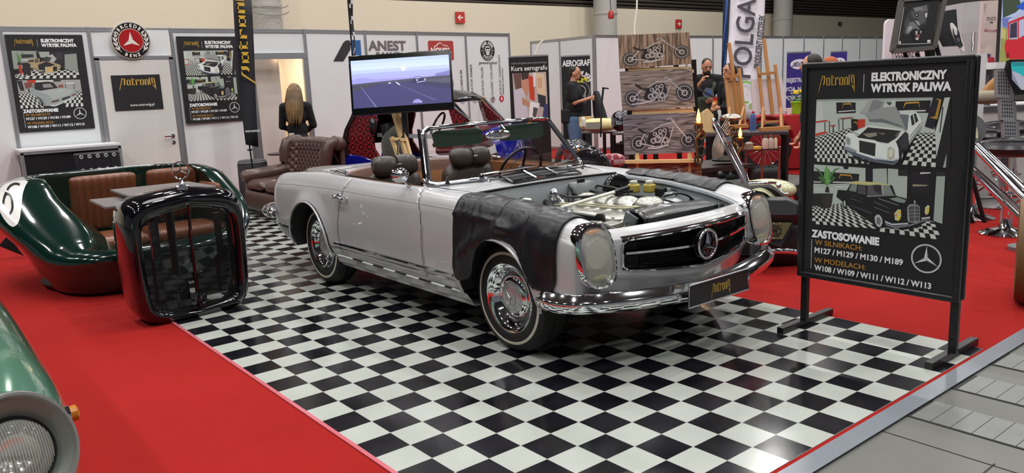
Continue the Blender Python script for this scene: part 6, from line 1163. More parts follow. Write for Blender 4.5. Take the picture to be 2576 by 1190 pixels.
# ================= SMALL CAR WITH EMBROIDERY PATTERN =================
sf = V((.80, .60, 0)).normalized(); sn = V((sf.y, -sf.x, 0)); S0 = ond(865, 395, 10.4); S0.z = 0
sp = lambda x, y, o=0: onp(x, y, S0 + sn * o, sn)
SMO = thing('small_car', 'small two-seat car with red cross-stitch pattern and blue panels behind the television', 'car', S0 + sf * 1.2 - sn * .7); SW = 1.42
def ethno():
    mt = bpy.data.materials.new('cross_stitch'); mt.use_nodes = True; N = mt.node_tree; L = N.links; b = N.nodes['Principled BSDF']; b.inputs['Roughness'].default_value = .3; b.inputs['Coat Weight'].default_value = .5
    def mth(op, a, bb=None):
        n = N.nodes.new('ShaderNodeMath'); n.operation = op
        for i, x in enumerate((a, bb)):
            if x is None: continue
            if isinstance(x, (int, float)): n.inputs[i].default_value = x
            else: L.new(x, n.inputs[i])
        return n.outputs[0]
    g = N.nodes.new('ShaderNodeNewGeometry'); d = N.nodes.new('ShaderNodeVectorMath'); d.operation = 'DOT_PRODUCT'; d.inputs[1].default_value = sf; L.new(g.outputs['Position'], d.inputs[0]); sz = N.nodes.new('ShaderNodeSeparateXYZ'); L.new(g.outputs['Position'], sz.inputs[0])
    c = .115; pp = lambda v, o=0: mth('ABSOLUTE', mth('SUBTRACT', mth('FRACT', mth('ADD', mth('DIVIDE', v, c), o)), .5))
    a, z = pp(d.outputs['Value']), pp(sz.outputs['Z']); dia = mth('ADD', a, z)
    l1 = mth('LESS_THAN', mth('ABSOLUTE', mth('SUBTRACT', dia, .5)), .045); l2 = mth('LESS_THAN', mth('ABSOLUTE', mth('SUBTRACT', dia, .27)), .04)
    a2, z2 = pp(d.outputs['Value'], .5), pp(sz.outputs['Z'], .5); rr = mth('LESS_THAN', mth('ADD', a2, z2), .20); st = mth('MULTIPLY', rr, mth('GREATER_THAN', mth('ABSOLUTE', mth('SUBTRACT', a2, z2)), .02))
    m_ = mth('MINIMUM', mth('ADD', mth('ADD', l1, l2), st), 1); mx = N.nodes.new('ShaderNodeMix'); mx.data_type = 'RGBA'; L.new(m_, mx.inputs[0]); mx.inputs[6].default_value = srgb('170d10'); mx.inputs[7].default_value = srgb('b02126'); L.new(mx.outputs[2], b.inputs['Base Color']); return mt
ETH = ethno(); BLUE = mat('cobalt_paint', '0c1380', .15, .1, coat=1); SMK = mat('smart_black', '141317', .25, coat=.5)
def sside(name, s, m_, par, off=0, th=.05, mirror=True, bevel=.01):
    for o in ((0, -SW + th) if mirror else (0,)):
        pts = [sp(float(p.split(',')[0]), float(p.split(',')[1]), off) + sn * o for p in s.split()]; mb = MB(); mb.prism(pts, -sn * th); mb.build(name, m_, par, bevel=bevel)
sside('rear_frame_panel', '868,392 868,320 884,298 900,262 935,255 948,300 938,345 942,375 960,402 985,420 868,420', ETH, SMO)
sside('rear_edge_trim', '862,392 860,350 866,325 880,296 893,262 903,240 912,243 902,266 890,300 874,325 874,392', SMK, SMO, off=.03)
sside('side_panel', '852,425 856,402 872,388 905,392 935,402 985,420 1210,425 1250,435 1258,500 1240,560 900,560 860,500', BLUE, SMO, off=.01)
sside('windscreen_pillar', '1122,258 1136,262 1182,304 1205,330 1215,360 1180,362 1140,318', ETH, SMO)
sside('pillar_edge', '1134,258 1180,298 1204,322 1200,325 1178,302 1132,262', mat('pillar_silver', 'c0c4cc', .3, .6), SMO, off=.02, th=.02, mirror=False, bevel=0)
sside('roof_rail', '893,262 903,248 960,236 1040,230 1105,236 1140,252 1125,262 1100,250 1030,246 960,250 915,262', SMK, SMO)
# roof skin, rear glass, windscreen
rp = [sp(x, y) for x, y in ((862, 380), (868, 325), (893, 268), (903, 250), (960, 238), (1040, 232), (1105, 238), (1136, 254))]
mb = MB(); mb.grid([[p + UP * (.03 * (1 - (2 * t - 1) ** 2)) - sn * SW * t for t in np.linspace(0, 1, 10)] for p in rp[:4]]); mb.build('tailgate', SMK, SMO); mb = MB(); mb.grid([[p + UP * (.04 * (1 - (2 * t - 1) ** 2)) - sn * SW * t for t in np.linspace(0, 1, 10)] for p in rp[3:]]); mb.build('roof', mat('roof_grey_brown', '35312e', .3, coat=.4), SMO)
wp = [sp(x, y) for x, y in ((1136, 254), (1172, 294), (1208, 332))]; mb = MB(); mb.grid([[p + sf * (.10 * (1 - (2 * t - 1) ** 2)) - sn * SW * t for t in np.linspace(0.02, .98, 10)] for p in wp]); mb.build('windscreen', GLASS, SMO)
mb = MB(); mb.tube([wp[0] + sf * (.10 * (1 - (2 * t - 1) ** 2)) - sn * SW * t for t in np.linspace(0, 1, 12)] + [wp[2] + sf * (.10 * (1 - (2 * t - 1) ** 2)) - sn * SW * t for t in np.linspace(1, 0, 12)], .022, 8, closed=True); mb.build('windscreen_surround', SMK, SMO)
hp = [sp(x, y) for x, y in ((1208, 332), (1228, 345), (1246, 365), (1256, 410), (1258, 500))]; mb = MB(); mb.grid([[p + sf * (.12 * (1 - (2 * t - 1) ** 2)) + UP * (.04 * (1 - (2 * t - 1) ** 2)) - sn * SW * t for t in np.linspace(0, 1, 10)] for p in hp]); mb.build('nose_panel', BLUE, SMO)
mb = MB(); mb.box((0, 0, 0), (.5, .55, .14), T=M4.Translation(sp(1000, 420) - sn * .45) @ M4.Rotation(math.atan2(sf.y, sf.x), 4, 'Z')); mb.box((0, 0, 0), (.14, .5, .62), T=M4.Translation(sp(965, 372) - sn * .42) @ M4.Rotation(math.atan2(sf.y, sf.x), 4, 'Z') @ M4.Rotation(-.2, 4, 'Y')); mb.build('seat', mat('seat_charcoal', '1d1b1e', .7), SMO, bevel=.04, seg=3)
mb = MB(); T_ = M4.Translation(sp(1075, 320) - sn * .4) @ M4.Rotation(math.atan2(sf.y, sf.x), 4, 'Z') @ M4.Rotation(-1.1, 4, 'Y'); mb.tube([T_ @ V((.18 * math.cos(a), .18 * math.sin(a), 0)) for a in np.linspace(0, 2 * PI, 28, endpoint=False)], .015, 8, closed=True); mb.build('steering_wheel', SMK, SMO)
mb = MB(); mb.box((0, 0, 0), (.45, 1.3, .3), T=M4.Translation(sp(1130, 362) - sn * .7) @ M4.Rotation(math.atan2(sf.y, sf.x), 4, 'Z')); mb.build('dashboard', mat('dash_red', '5a1416', .6), SMO, bevel=.05); mb = MB(); mb.ell(sp(938, 318, .02), (.06, .05, .11)); mb.build('door_mirror', SMK, SMO); mb = MB(); mb.ell(sp(856, 367, .02), (.04, .04, .05)); mb.build('rear_knob', mat('knob_red', '3a1416', .2, coat=.5), SMO)
mb = MB(); mb.bar(sp(935, 342) - sn * .2, sp(1120, 348) - sn * .2, .05, .05); mb.build('door_bar', mat('pillar_silver'), SMO); MB().box((0, 0, 0), (1.7, 1.3, .2), T=M4.Translation(sp(1050, 480) - sn * .7) @ M4.Rotation(math.atan2(sf.y, sf.x), 4, 'Z')).build('floor_tub', SMK, SMO)
for px_ in (905, 1190):
    c = sp(px_, 480); c.z = .29; 
    for o in (0, -SW + .1): MB().lathe([(.15, -.09), (.27, -.09), (.29, -.06), (.29, .06), (.27, .09), (.15, .09)], c + sn * (o - .06), sn, 32).build('tyre', RUBBER, SMO)
# plush seal on the car seat, folded easel by the television post
pl_ = thing('plush_seal', 'grey plush seal toy sitting in the open doorway of the patterned small car', 'toy', sp(985, 372) - sn * .1); mb = MB(); c = sp(982, 378) - sn * .14; mb.ell(c, (.17, .17, .26), M4.Rotation(-.3, 4, 'Y')); mb.ell(c + UP * .20 + sf * .05, (.12, .11, .11)); mb.build('body', mat('plush_grey', '3a3a35', .95, sheen=.3), pl_)
for s_ in (.0,): mb = MB(); mb.ell(c + UP * .22 + sf * .12 + sn * .08, (.018, .018, .018)); mb.build('eye', mat('eye_pale', 'a8a8a0', .2), pl_)
es = thing('easel', 'folded pine easel leaning beside the television stand, by the roadster seats', 'easel', (ond(1010, 430, 8.6).x, ond(1010, 430, 8.6).y, 0))
for a, b in (((990, 285), (1030, 420)), ((1003, 285), (1040, 420)), ((985, 345), (1012, 425))):
    p, q_ = ond(*a, 8.55), ond(*b, 8.5); d_ = (q_ - p); q2 = p + d_ * (p.z / max(.05, p.z - q_.z)) if q_.z < p.z else q_; MB().bar(p, q2, .028, .045).build('easel_leg', PINE, es)
MB().bar(ond(985, 348, 8.5), ond(1022, 352, 8.5), .02, .03).build('cross_bar', PINE, es)
# ================= MOTORCYCLE PAINTINGS ON WOOD =================
PN = V((.782, -.623, 0)); PD = 8.6; pc = ond(1660, 300, PD); pon = lambda x, y, o=0: onp(x, y, pc + PN * o, PN)
WP = [wood('scorched_pine', '4b3a2e', '8a7460', 'a58c74', (9, 9, .9), ring=9, dist=2.2), wood('grey_scorched', '4c4440', '81766d', '9c9086', (1.3, 1.3, 9), ring=26, dist=1.0), wood('charcoal_wood', '302f33', '6c6a6f', '85838b', (1.3, 1.3, 9), ring=30, dist=.9), wood('brown_burnt', '3a281d', '7a5a42', '9a7a5a', (1.3, 1.3, 9), ring=28, dist=1.0)]
ez = thing('display_easel', 'tall pine pallet stand carrying the motorcycle paintings behind the roadster', 'easel', (pc.x, pc.y, 0))
for x in (1578, 1640, 1700, 1745): MB().bar(pon(x, 150, -.06), pon(x + 14, 430, -.06) * 1.0 + V((0, 0, -.4)), .05, .03).build('slat', BLACKM, ez)
for x0_, x1_, y in ((1580, 1740, 175), (1583, 1745, 183), (1590, 1745, 280), (1590, 1750, 288)): MB().bar(pon(x0_, y, -.03), pon(x1_, y - 4, -.03), .02, .035).build('cross_slat', PINE, ez)
MB().bar(pon(1572, 407, .03), pon(1766, 404, .03), .07, .035).build('shelf', PINE, ez)
for x in (1603, 1735): MB().bar(pon(x, 385, -.01), pon(x + 1, 402, -.01) + V((0, 0, -.3)), .04, .03).build('shelf_post', PINE, ez)
for x in (1600, 1740): MB().bar(pon(x, 410, -.1), V((pon(x, 410, -.1).x, pon(x, 410, -.1).y, 0)), .04).build('leg', PINE, ez)
PS = dict()
def bike_art(mb, B, k, col=('d6d6d8', '8c8c90', '1e1c20')):
    """chopper drawing in the picture rectangle; B(u,v) maps 0..1"""
    lw = .008
    def circ2(cx, cy, r, c, f=0, rr=.82, n=28):
        A = [B(cx + r * math.cos(2 * PI * i / n), cy + r * 1.85 * math.sin(2 * PI * i / n), f) for i in range(n)]; Bq = [B(cx + r * rr * math.cos(2 * PI * i / n), cy + r * rr * 1.85 * math.sin(2 * PI * i / n), f) for i in range(n)]
        mb.col = c; mb.add(A + Bq, [[i, (i + 1) % n, n + (i + 1) % n, n + i] for i in range(n)], False)
    def disc(cx, cy, r, c, f=0): mb.poly([B(cx + r * math.cos(2 * PI * i / 20), cy + r * 1.85 * math.sin(2 * PI * i / 20), f) for i in range(20)], c)
    def ln(pts, c, w=.006, f=1):
        w *= .72
        for (a, b) in zip(pts, pts[1:]):
            dx, dy = b[0] - a[0], (b[1] - a[1]) / 1.85; l = math.hypot(dx, dy) + 1e-9; nx_, ny_ = -dy / l * w, dx / l * w * 1.85; mb.poly([B(a[0] + nx_, a[1] + ny_, f), B(b[0] + nx_, b[1] + ny_, f), B(b[0] - nx_, b[1] - ny_, f), B(a[0] - nx_, a[1] - ny_, f)], c)
    H, M_, K = col; (rx, ry, rr), (fx, fy, fr), hs = k
    for cx, cy, r in ((rx, ry, rr), (fx, fy, fr)):
        disc(cx, cy, r * 1.04, K); circ2(cx, cy, r, M_, 1, .93); circ2(cx, cy, r * .80, H, 1, .9); circ2(cx, cy, r * .35, H, 2, .6)
        for i in range(12): a = i * PI / 6; ln([(cx + .3 * r * math.cos(a), cy + .3 * r * 1.85 * math.sin(a)), (cx + .74 * r * math.cos(a), cy + .74 * r * 1.85 * math.sin(a))], M_, .0035, 2)
    mb.poly([B(u, v, 1) for u, v in ((.30, .30), (.36, .56), (.48, .64), (.60, .66), (.64, .40), (.56, .20), (.34, .20))], K)
    ln([(hs[0], hs[1]), (fx, fy)], H, .011, 4); ln([(hs[0] + .02, hs[1] - .01), (fx + .01, fy)], M_, .005, 5); ln([(hs[0] - .07, hs[1] + .02), (hs[0] - .02, hs[1] + .06), (hs[0] + .05, hs[1] - .03)], H, .008, 4)
    ln([(hs[0] - .0, hs[1] - .05), (.5, .70), (.38, .56), (.28, .50), (rx + .02, ry + .02)], H, .010, 3); ln([(hs[0] + .02, hs[1] - .15), (.62, .35), (.58, .20), (.36, .18)], H, .008, 3); ln([(rx, ry), (.34, .22), (.40, .20)], H, .01, 3); ln([(.20, ry + .36), (.30, .52), (.40, .54)], K, .018, 3)
    for cx, cy, r in ((.46, .36, .05), (.56, .34, .045), (.42, .50, .028), (.50, .56, .03), (.56, .58, .03), (.50, .45, .035), (.40, .33, .04), (.53, .25, .035)): disc(cx, cy, r, M_, 4); circ2(cx, cy, r, H, 5, .75, 16); disc(cx, cy, r * .35, K, 6)
    ln([(.46, .25), (.30, .17), (.14, .15)] if k[0][0] < .17 and k[2][1] < .8 else [(.60, .22), (.45, .14), (.32, .15)], H, .014, 5); ln([(.48, .30), (.44, .55)], H, .008, 6); ln([(.52, .30), (.58, .52)], H, .008, 6)
ARTK = [((.155, .26, .115), (.87, .40, .115), (.60, .80)), ((.15, .30, .115), (.87, .38, .125), (.66, .74)), ((.20, .28, .12), (.875, .33, .12), (.66, .82)), ((.2, .0, .1), (.85, .05, .1), (.68, .8))]
for i, (quad, lb) in enumerate([(((1555, 89), (1734, 81), (1741, 161), (1559, 173)), 'topmost motorcycle painting, on light brown vertical wood grain'), (((1559, 180), (1741, 171), (1749, 269), (1566, 279)), 'second motorcycle painting from the top, on grey brown wood'), (((1567, 289), (1751, 283), (1757, 383), (1571, 390)), 'third motorcycle painting from the top, on dark charcoal grey wood'), (((1578, 411), (1764, 408), (1768, 480), (1584, 484)), 'lowest motorcycle painting on brown wood, cut off by the silver wing')]):
    a, b, c, d = [pon(x, y) for x, y in quad]; t = thing('wooden_painting', lb, 'painting', (a + b + c + d) / 4, group=None); mb = MB(); mb.prism([a, b, c, d], -PN * .018); mb.build('wood_board', WP[i], t)
    B = lambda u, v, f=0: (d.lerp(c, u)).lerp(a.lerp(b, u), v) + PN * (.0012 + .0005 * f); mb = MB(); bike_art(mb, B, ARTK[i], ('c0bab0', '857d74', '2a2522') if i == 0 else ('b9b9be', '77777e', '1f1e22')); mb.build('motorcycle_drawing', INK, t)
# ================= WORKSHOP TABLES BEHIND =================
def tbl(lb, c4_, z, th, m_, leg=.04, legs=True, nm='table'):
    t = thing(nm, lb, 'table', sum((V(p) for p in c4_), V()) / 4); mb = MB(); mb.prism([V((p[0], p[1], z)) for p in c4_], (0, 0, -th)); mb.build('table_top', m_, t); cc = sum((V((p[0], p[1], 0)) for p in c4_), V()) / 4
    for p in c4_: q_ = V((p[0], p[1], 0)).lerp(cc, .07); MB().box((q_.x, q_.y, (z - th) / 2), (leg, leg, z - th)).build('leg', BLACKM, t)
    return t
DKT = mat('dark_table', '2c2426', .4); GRT = mat('grey_table', '77706e', .45)
def rect(x, y, z, p_l, p_r, dep):
    a, b = onz(*p_l, z), onz(*p_r, z); u = (b - a).normalized(); n = V((-u.y, u.x, 0)); return [a, b, b + n * dep, a + n * dep]
mt1 = tbl('grey table with tools, jar and a clamp lamp beside the standing man', rect(0, 0, .75, (1462, 331), (1540, 331), .7), .75, .03, GRT)
mt1b = tbl('grey side table carrying the black helmet behind the paintings', rect(0, 0, .75, (1541, 335), (1600, 334), .6), .75, .03, GRT)
lt = tbl('low dark brown table behind the far wing, under the curled metal sculpture', rect(0, 0, .48, (1766, 424), (1897, 412), .75), .48, .05, DKT, .05)
bt = tbl('high dark table with the two beech easels and a water bottle', rect(0, 0, .75, (1776, 336), (1985, 331), .6), .75, .04, mat('slate_table', '4a4446', .4), .06)
rt2 = tbl('dark red bench with plaid cloth between table and paintings', rect(0, 0, .42, (1520, 398), (1580, 398), .5), .42, .04, mat('maroon', '4a2428', .5))
# easels
def easel(lb, pole_t, pole_b, L, Rr, bar_y, base, board=None, D=10.6):
    t = thing('wooden_easel', lb, 'easel', ond(*base[0], D)); 
    MB().bar(ond(*pole_t, D), ond(*pole_b, D), .04, .03).build('mast', BEECH, t)
    for s_ in (L, Rr): MB().bar(ond(*s_[0], D - .05), ond(*s_[1], D - .05), .035, .03).build('side_rail', BEECH, t)
    MB().bar(ond(L[0][0], bar_y, D - .08), ond(Rr[0][0], bar_y - 4, D - .08), .02, .035).build('cross_bar', BEECH, t)
    a, b = ond(*base[0], D - .25), ond(*base[1], D - .25); MB().bar(a, b, .12, .045).build('base_rail', BEECH, t); MB().bar(ond(*base[0], D + .1), ond(*base[1], D + .1), .05, .045).build('rear_rail', BEECH, t)
    for s_ in ((base[0][0] + 6, L), (base[1][0] - 20, Rr)): MB().bar(ond(s_[0], base[0][1] - 4, D - .2), ond(s_[1][0][0] * .45 + s_[1][1][0] * .55 + 4, bar_y * .4 + base[0][1] * .6, D - .06), .03, .025).build('brace', BEECH, t)
    MB().bar(ond(L[1][0] - 2, base[0][1] - 18, D - .1), ond(Rr[1][0], base[0][1] - 22, D - .1), .03, .03).build('ledge', BEECH, t)
    if board: a, b, c, d = [ond(*p, D + .02) for p in board[0]]; mb = MB(); mb.prism([a, b, c, d], AF * .02); o = mb.build('canvas_board', board[1], None, loc=a); tag(o, board[2], 'board')
easel('beech table easel with long mast at left on the high dark table', (1834, 108), (1858, 290), ((1825, 190), (1836, 300)), ((1859, 172), (1874, 315)), 193, ((1828, 320), (1880, 316)), (((1828, 207), (1868, 206), (1876, 285), (1836, 290)), mat('birch_ply', 'b08a5c', .6), 'light plywood board on the left beech easel'))
easel('beech table easel with long mast at right on the high dark table', (1922, 97), (1944, 290), ((1907, 168), (1923, 315)), ((1950, 163), (1968, 318)), 187, ((1911, 326), (1985, 321)), (((1890, 200), (1968, 198), (1978, 280), (1893, 283)), mat('canvas_pink', 'c9bcbf', .7), 'blank pale pink canvas with dark edge on the right beech easel'))
# water bottle
wb = thing('water_bottle', 'clear blue plastic water bottle with red cap on the high table', 'bottle', ond(1894, 330, 10.3)); c = ond(1894, 330, 10.3); BB = mat('blue_pet', '5a86c8', .08, trans=.6, alpha=.75); MB().lathe([(.036, 0), (.042, .01), (.042, .09), (.037, .11), (.042, .13), (.042, .18), (.02, .225), (.014, .235)], c, n=24).build('bottle_body', BB, wb); MB().lathe([(.017, .232), (.017, .255), (0, .257)], c, n=18).build('cap', mat('cap_red', 'b5222a', .4), wb)
# potted yellow flower on red covered table
tb2 = thing('red_table', 'red covered table under the violet banner with a yellow flower pot', 'table', ond(1990, 300, 12.2)); a, b = ond(1840, 297, 12.4), ond(2060, 287, 12.4); n_ = V((AF.x, AF.y, 0)).normalized(); mb = MB(); zt_ = a.z * .5 + b.z * .5; mb.prism([V((a.x, a.y, zt_)), V((b.x, b.y, zt_)), V((b.x, b.y, 0.02)), V((a.x, a.y, .02))], n_ * .7); mb.build('cloth_cover', mat('red_cloth', 'a81c22', .8), tb2)
fp = thing('potted_flower', 'yellow flowers in a lime green pot on the red table', 'plant', ond(2003, 288, 12.6)); c = ond(2003, 290, 12.75); c.z = zt_ + .005; MB().lathe([(.07, 0), (.09, .17), (.10, .18), (.10, .20), (.08, .20)], c, n=24).build('pot', mat('lime_pot', '86c425', .4), fp); mb = MB(); random.seed(4)
for k in range(60): a = random.random() * 6.28; r = random.random() * .13; p = c + V((r * math.cos(a), r * math.sin(a), .20 + random.random() * .12)); u = V((math.cos(a), math.sin(a), .4)) * .05; w_ = V((-math.sin(a), math.cos(a), 0)) * .02; mb.poly([p, p + u * .5 + w_, p + u, p + u * .5 - w_])
l_ = mb.build('leaves', mat('leaf_green', '3c7a28', .6), fp); mb = MB()
for k in range(22): a = random.random() * 6.28; r = random.random() * .10; mb.ell(c + V((r * math.cos(a), r * math.sin(a), .32 + random.random() * .05)), (.018, .018, .012), n=8)
mb.build('blossoms', mat('yellow_petal', 'e8c81e', .6), fp)['kind'] = 'stuff'
c2 = ond(1985, 288, 12.6); c2.z = zt_ + .005; o = MB().lathe([(.035, 0), (.05, .10), (.045, .1)], c2, n=18).build('white_cup', mat('cup_white', 'dcd8d4', .5), None, loc=c2); tag(o, 'small white cup beside the lime green flower pot', 'cup')
# shelf trolley with bottles under the high table
tr_ = thing('shelf_stand', 'small red legged stand with paint bottles in front of the high table', 'stand', onz(1915, 500, 0)); z_ = .62; a, b = ond(1873, 375, 9.7), ond(1965, 370, 9.7); u = (b - a).normalized(); mb = MB(); mb.prism([a, b, b + n_ * .3, a + n_ * .3], (0, 0, -.03)); mb.build('shelf', mat('shelf_dark', '4a2c2c', .5), tr_)
for p in (a + u * .02, b - u * .02, (a + b) / 2 + n_ * .02): MB().tube([(p.x, p.y, p.z - .02), (p.x, p.y, 0.02)], .014, 10).build('leg', mat('pole_redgrey', '9a4a44', .3, .4), tr_)
for k, (x, cc, hh, w_) in enumerate(((1884, '8a7a70', .09, .05), (1903, 'c79a3a', .035, .06), (1925, 'b49a92', .13, .04), (1939, 'a8948e', .13, .038), (1951, 'c4b89a', .13, .02))):
    c = ond(x, 372, 9.6); c.z = a.z + .003; t = thing('jar' if hh > .05 else 'tin', ['brown paper bundle', 'flat yellow tin', 'squat pale bottle with green lid', 'second pale bottle with green lid', 'slim pale bottle'][k] + ' on the red legged stand', 'bottle' if k > 1 else 'tin', c); MB().lathe([(w_, 0), (w_, hh * .8), (w_ * .5, hh), (0, hh)], c, n=18).build('body', mat('jar_' + cc, cc, .35), t)
    if k > 1: MB().lathe([(w_ * .55, hh), (w_ * .55, hh + .025), (0, hh + .025)], c, n=14).build('lid', mat('lid_green', '4a5a44', .5), t)
# curled metal sculpture with two flame lamps
CU = mat('brushed_bronze', '8a6a40', .3, .85); sc1 = thing('metal_sculpture', 'openwork bronze skull sculpture of curled metal on the low table', 'sculpture', ond(1836, 400, 9.4)); random.seed(11); cD = 9.4
mb = MB()
for k in range(30):
    cx, cy = 1836 + random.uniform(-14, 14), 330 + random.uniform(-34, 44); r = random.uniform(4, 11); a0 = random.uniform(0, 6.28); mb.tube([ond(cx + r * (1 - i / 26) * math.cos(a0 + i * .28), cy + 1.3 * r * (1 - i / 26) * math.sin(a0 + i * .28), cD + .08 * math.sin(k) + .04 * math.sin(i * .5)) for i in range(18)], .007, 6)
mb.tube([ond(1826, 300, cD), ond(1838, 360, cD), ond(1836, 400, cD)], .02, 8); mb.build('curled_metal', CU, sc1)
mb = MB()
for k in range(9): mb.tube([ond(1832 - k * 1.2 + (14 + 2 * k) * math.sin(t_ * .9 - 1.9) , 398 - 18 * t_ - 3 * k * t_, cD - .03 * k) for t_ in np.linspace(0, 2.6, 10)], np.linspace(.010, .003, 10), 6)
mb.build('metal_feathers', mat('steel_feather', 'a39c94', .3, .8), sc1); mb = MB(); q0 = ond(1838, 296, cD); mb.ell(q0, (.14, .10, .05)); mb.build('crown', mat('steel_feather'), sc1); MB().lathe([(.16, 0), (.17, .02), (.1, .05), (0, .05)], ond(1826, 404, cD), n=28).build('base', DARKBAY, sc1)
for (x, y, lb) in ((1862, 338, 'flame shaped glowing bulb on the bronze skull sculpture'), (1757, 300, 'glowing orange flame bulb at the right edge of the third painting')):
    D = 9.2 if x > 1800 else 8.4; c = ond(x, y, D); t = thing('flame_lamp', lb, 'lamp', c); k = 1 if x > 1800 else 1.4
    MB().lathe([(0, -.035 * k), (.018, -.02 * k), (.022, .0), (.014, .04 * k), (.004, .075 * k), (0, .08 * k)], c, n=16).build('bulb', mat('flame_glow', 'ffb45a', .3, emit='ff9a3c', es=9), t); MB().lathe([(.04, -.06), (.045, -.04), (.03, -.035), (.02, -.03)], c, n=18, cap=True).build('socket', CU, t); mb = MB(); mb.tube(crv([c + V((0, 0, -.05)), c + V((.02, .03, -.14)), c + V((-.03, .0, -.24)), c + V((0, .02, -.36 if x > 1800 else -.55))], 5), .014, 8); mb.build('stem', CU, t); lamp(c + V((.05, -.05, .02)), .05, 1.2, (1, .55, .2))
ch_ = thing('chain_stand', 'column of linked metal rings standing to the right of the paintings', 'sculpture', ond(1762, 395, 8.5))
for k in range(5): cx, cy = 1760 + (4 if k % 2 else -3) , 318 + k * 21; mb = MB(); mb.tube([ond(cx + 9 * math.cos(a), cy + 12 * math.sin(a), 8.5) for a in np.linspace(0, 2 * PI, 20, endpoint=False)], .012, 8, closed=True); mb.build('ring', CU if k < 2 else IR, ch_)
bg = thing('paper_bag', 'tan paper parcel standing behind the flame lamp on the high table', 'bag', ond(1780, 335, 10.4)); mb = MB(); P_ = [ond(x, y, 10.95) for x, y in ((1765, 334), (1768, 280), (1780, 272), (1797, 290), (1792, 318), (1800, 334))]; mb.prism(P_, AF * .2); mb.build('parcel', mat('kraft_paper', 'c4a878', .7, bump=(9, .4)), bg, bevel=.01)
# helmet, jar, lamp arm and clutter on the man's table
hm = thing('helmet', 'glossy black patterned motorcycle helmet left of the paintings', 'helmet', ond(1562, 325, 11.5)); c = ond(1562, 304, 11.5); MB().ell(c, (.14, .14, .15), n=28, p=.9).build('shell', mat('helmet_black', '101014', .1, coat=1, noise_=(14, '5a5a60', .12)), hm); mb = MB(); mb.ell(c + V((.04, -.05, -.06)), (.12, .12, .09)); mb.build('visor', mat('visor_dark', '08080a', .05, coat=1), hm)
jr = thing('plastic_jar', 'white plastic jar in front of the standing man', 'jar', ond(1468, 318, 11.9)); c = ond(1468, 318, 11.9); MB().lathe([(.032, 0), (.034, .01), (.034, .11), (.02, .125), (.018, .14), (0, .14)], c, n=20).build('jar_body', mat('jar_white', 'd8d4cc', .4), jr)
bx_ = thing('cardboard_box', 'small open cardboard box behind the white jar', 'box', ond(1474, 310, 12.1)); c = ond(1474, 305, 12.1); MB().box(c, (.18, .18, .14), .6).build('box_body', mat('cardboard', 'b89a6a', .7), bx_)
yl = thing('spray_gun_roll', 'pale yellow cloth bundle with tools on the grey table', 'cloth', ond(1510, 318, 12)); c = ond(1508, 314, 12); MB().ell(c, (.30, .2, .10), M4.Rotation(.8, 4, 'Z'), n=24, p=.8).build('cloth_bundle', mat('pale_yellow_cloth', 'd5c592', .8, bump=(12, .6)), yl); mb = MB(); mb.box(ond(1492, 316, 11.7), (.2, .1, .1), .6); mb.build('tool_box', mat('tool_grey', '8a8478', .5), yl)
la = thing('lamp_arm', 'thin black clamp lamp arm standing up from the grey table edge', 'lamp', ond(1512, 335, 11.8)); D = 11.8; mb = MB(); mb.tube([ond(1511, 345, D), ond(1512, 300, D), ond(1513, 262, D)], .012, 8); mb.build('arm', BLACKM, la); mb = MB(); mb.tube([ond(1513, 262, D), ond(1518, 220, D)], .016, 8); mb.build('upper_arm', BLACKM, la); mb = MB(); mb.bar(ond(1515, 221, D), ond(1531, 223, D), .05, .02); mb.build('lamp_head', BLACKM, la)
pd = thing('plaid_cloth', 'red and white plaid cloth lying on the dark red bench', 'cloth', ond(1540, 400, 11)); c = ond(1541, 404, 11)
def plaid():
    mt = bpy.data.materials.new('plaid'); mt.use_nodes = True; N = mt.node_tree; b = N.nodes['Principled BSDF']; ck = N.nodes.new('ShaderNodeTexChecker'); ck.inputs['Scale'].default_value = 14; ck.inputs['Color1'].default_value = srgb('a8868a'); ck.inputs['Color2'].default_value = srgb('7a2830'); tc = N.nodes.new('ShaderNodeTexCoord'); N.links.new(tc.outputs['Object'], ck.inputs['Vector']); N.links.new(ck.outputs['Color'], b.inputs['Base Color']); b.inputs['Roughness'].default_value = .9; return mt
MB().ell(c, (.18, .12, .10), M4.Rotation(.9, 4, 'Z'), n=24, p=.8).build('cloth_heap', plaid(), pd)
for k, (x, y, s_, cc) in enumerate(((1500, 418, .12, '3a3436'), (1510, 395, .16, '1c1c20'), (1565, 360, .16, '2a2422'), (1578, 355, .12, '6a5638'))):
    c = ond(x, y, 11.4 if k < 1 else 12.3); c.z = max(.06, c.z) if c.z < .1 else c.z; t = thing('toolbox' if k < 2 else 'crate', ['low dark case under the grey table', 'black tool case on the shelf under the grey table', 'dark crate behind the third painting', 'brown crate behind the third painting'][k], 'box', c); MB().box((c.x, c.y, c.z / 2 if k < 2 else c.z / 2), (s_ * 2, s_ * 1.6, c.z), .7).build('case_body', mat('case_' + cc, cc, .5), t, bevel=.01)
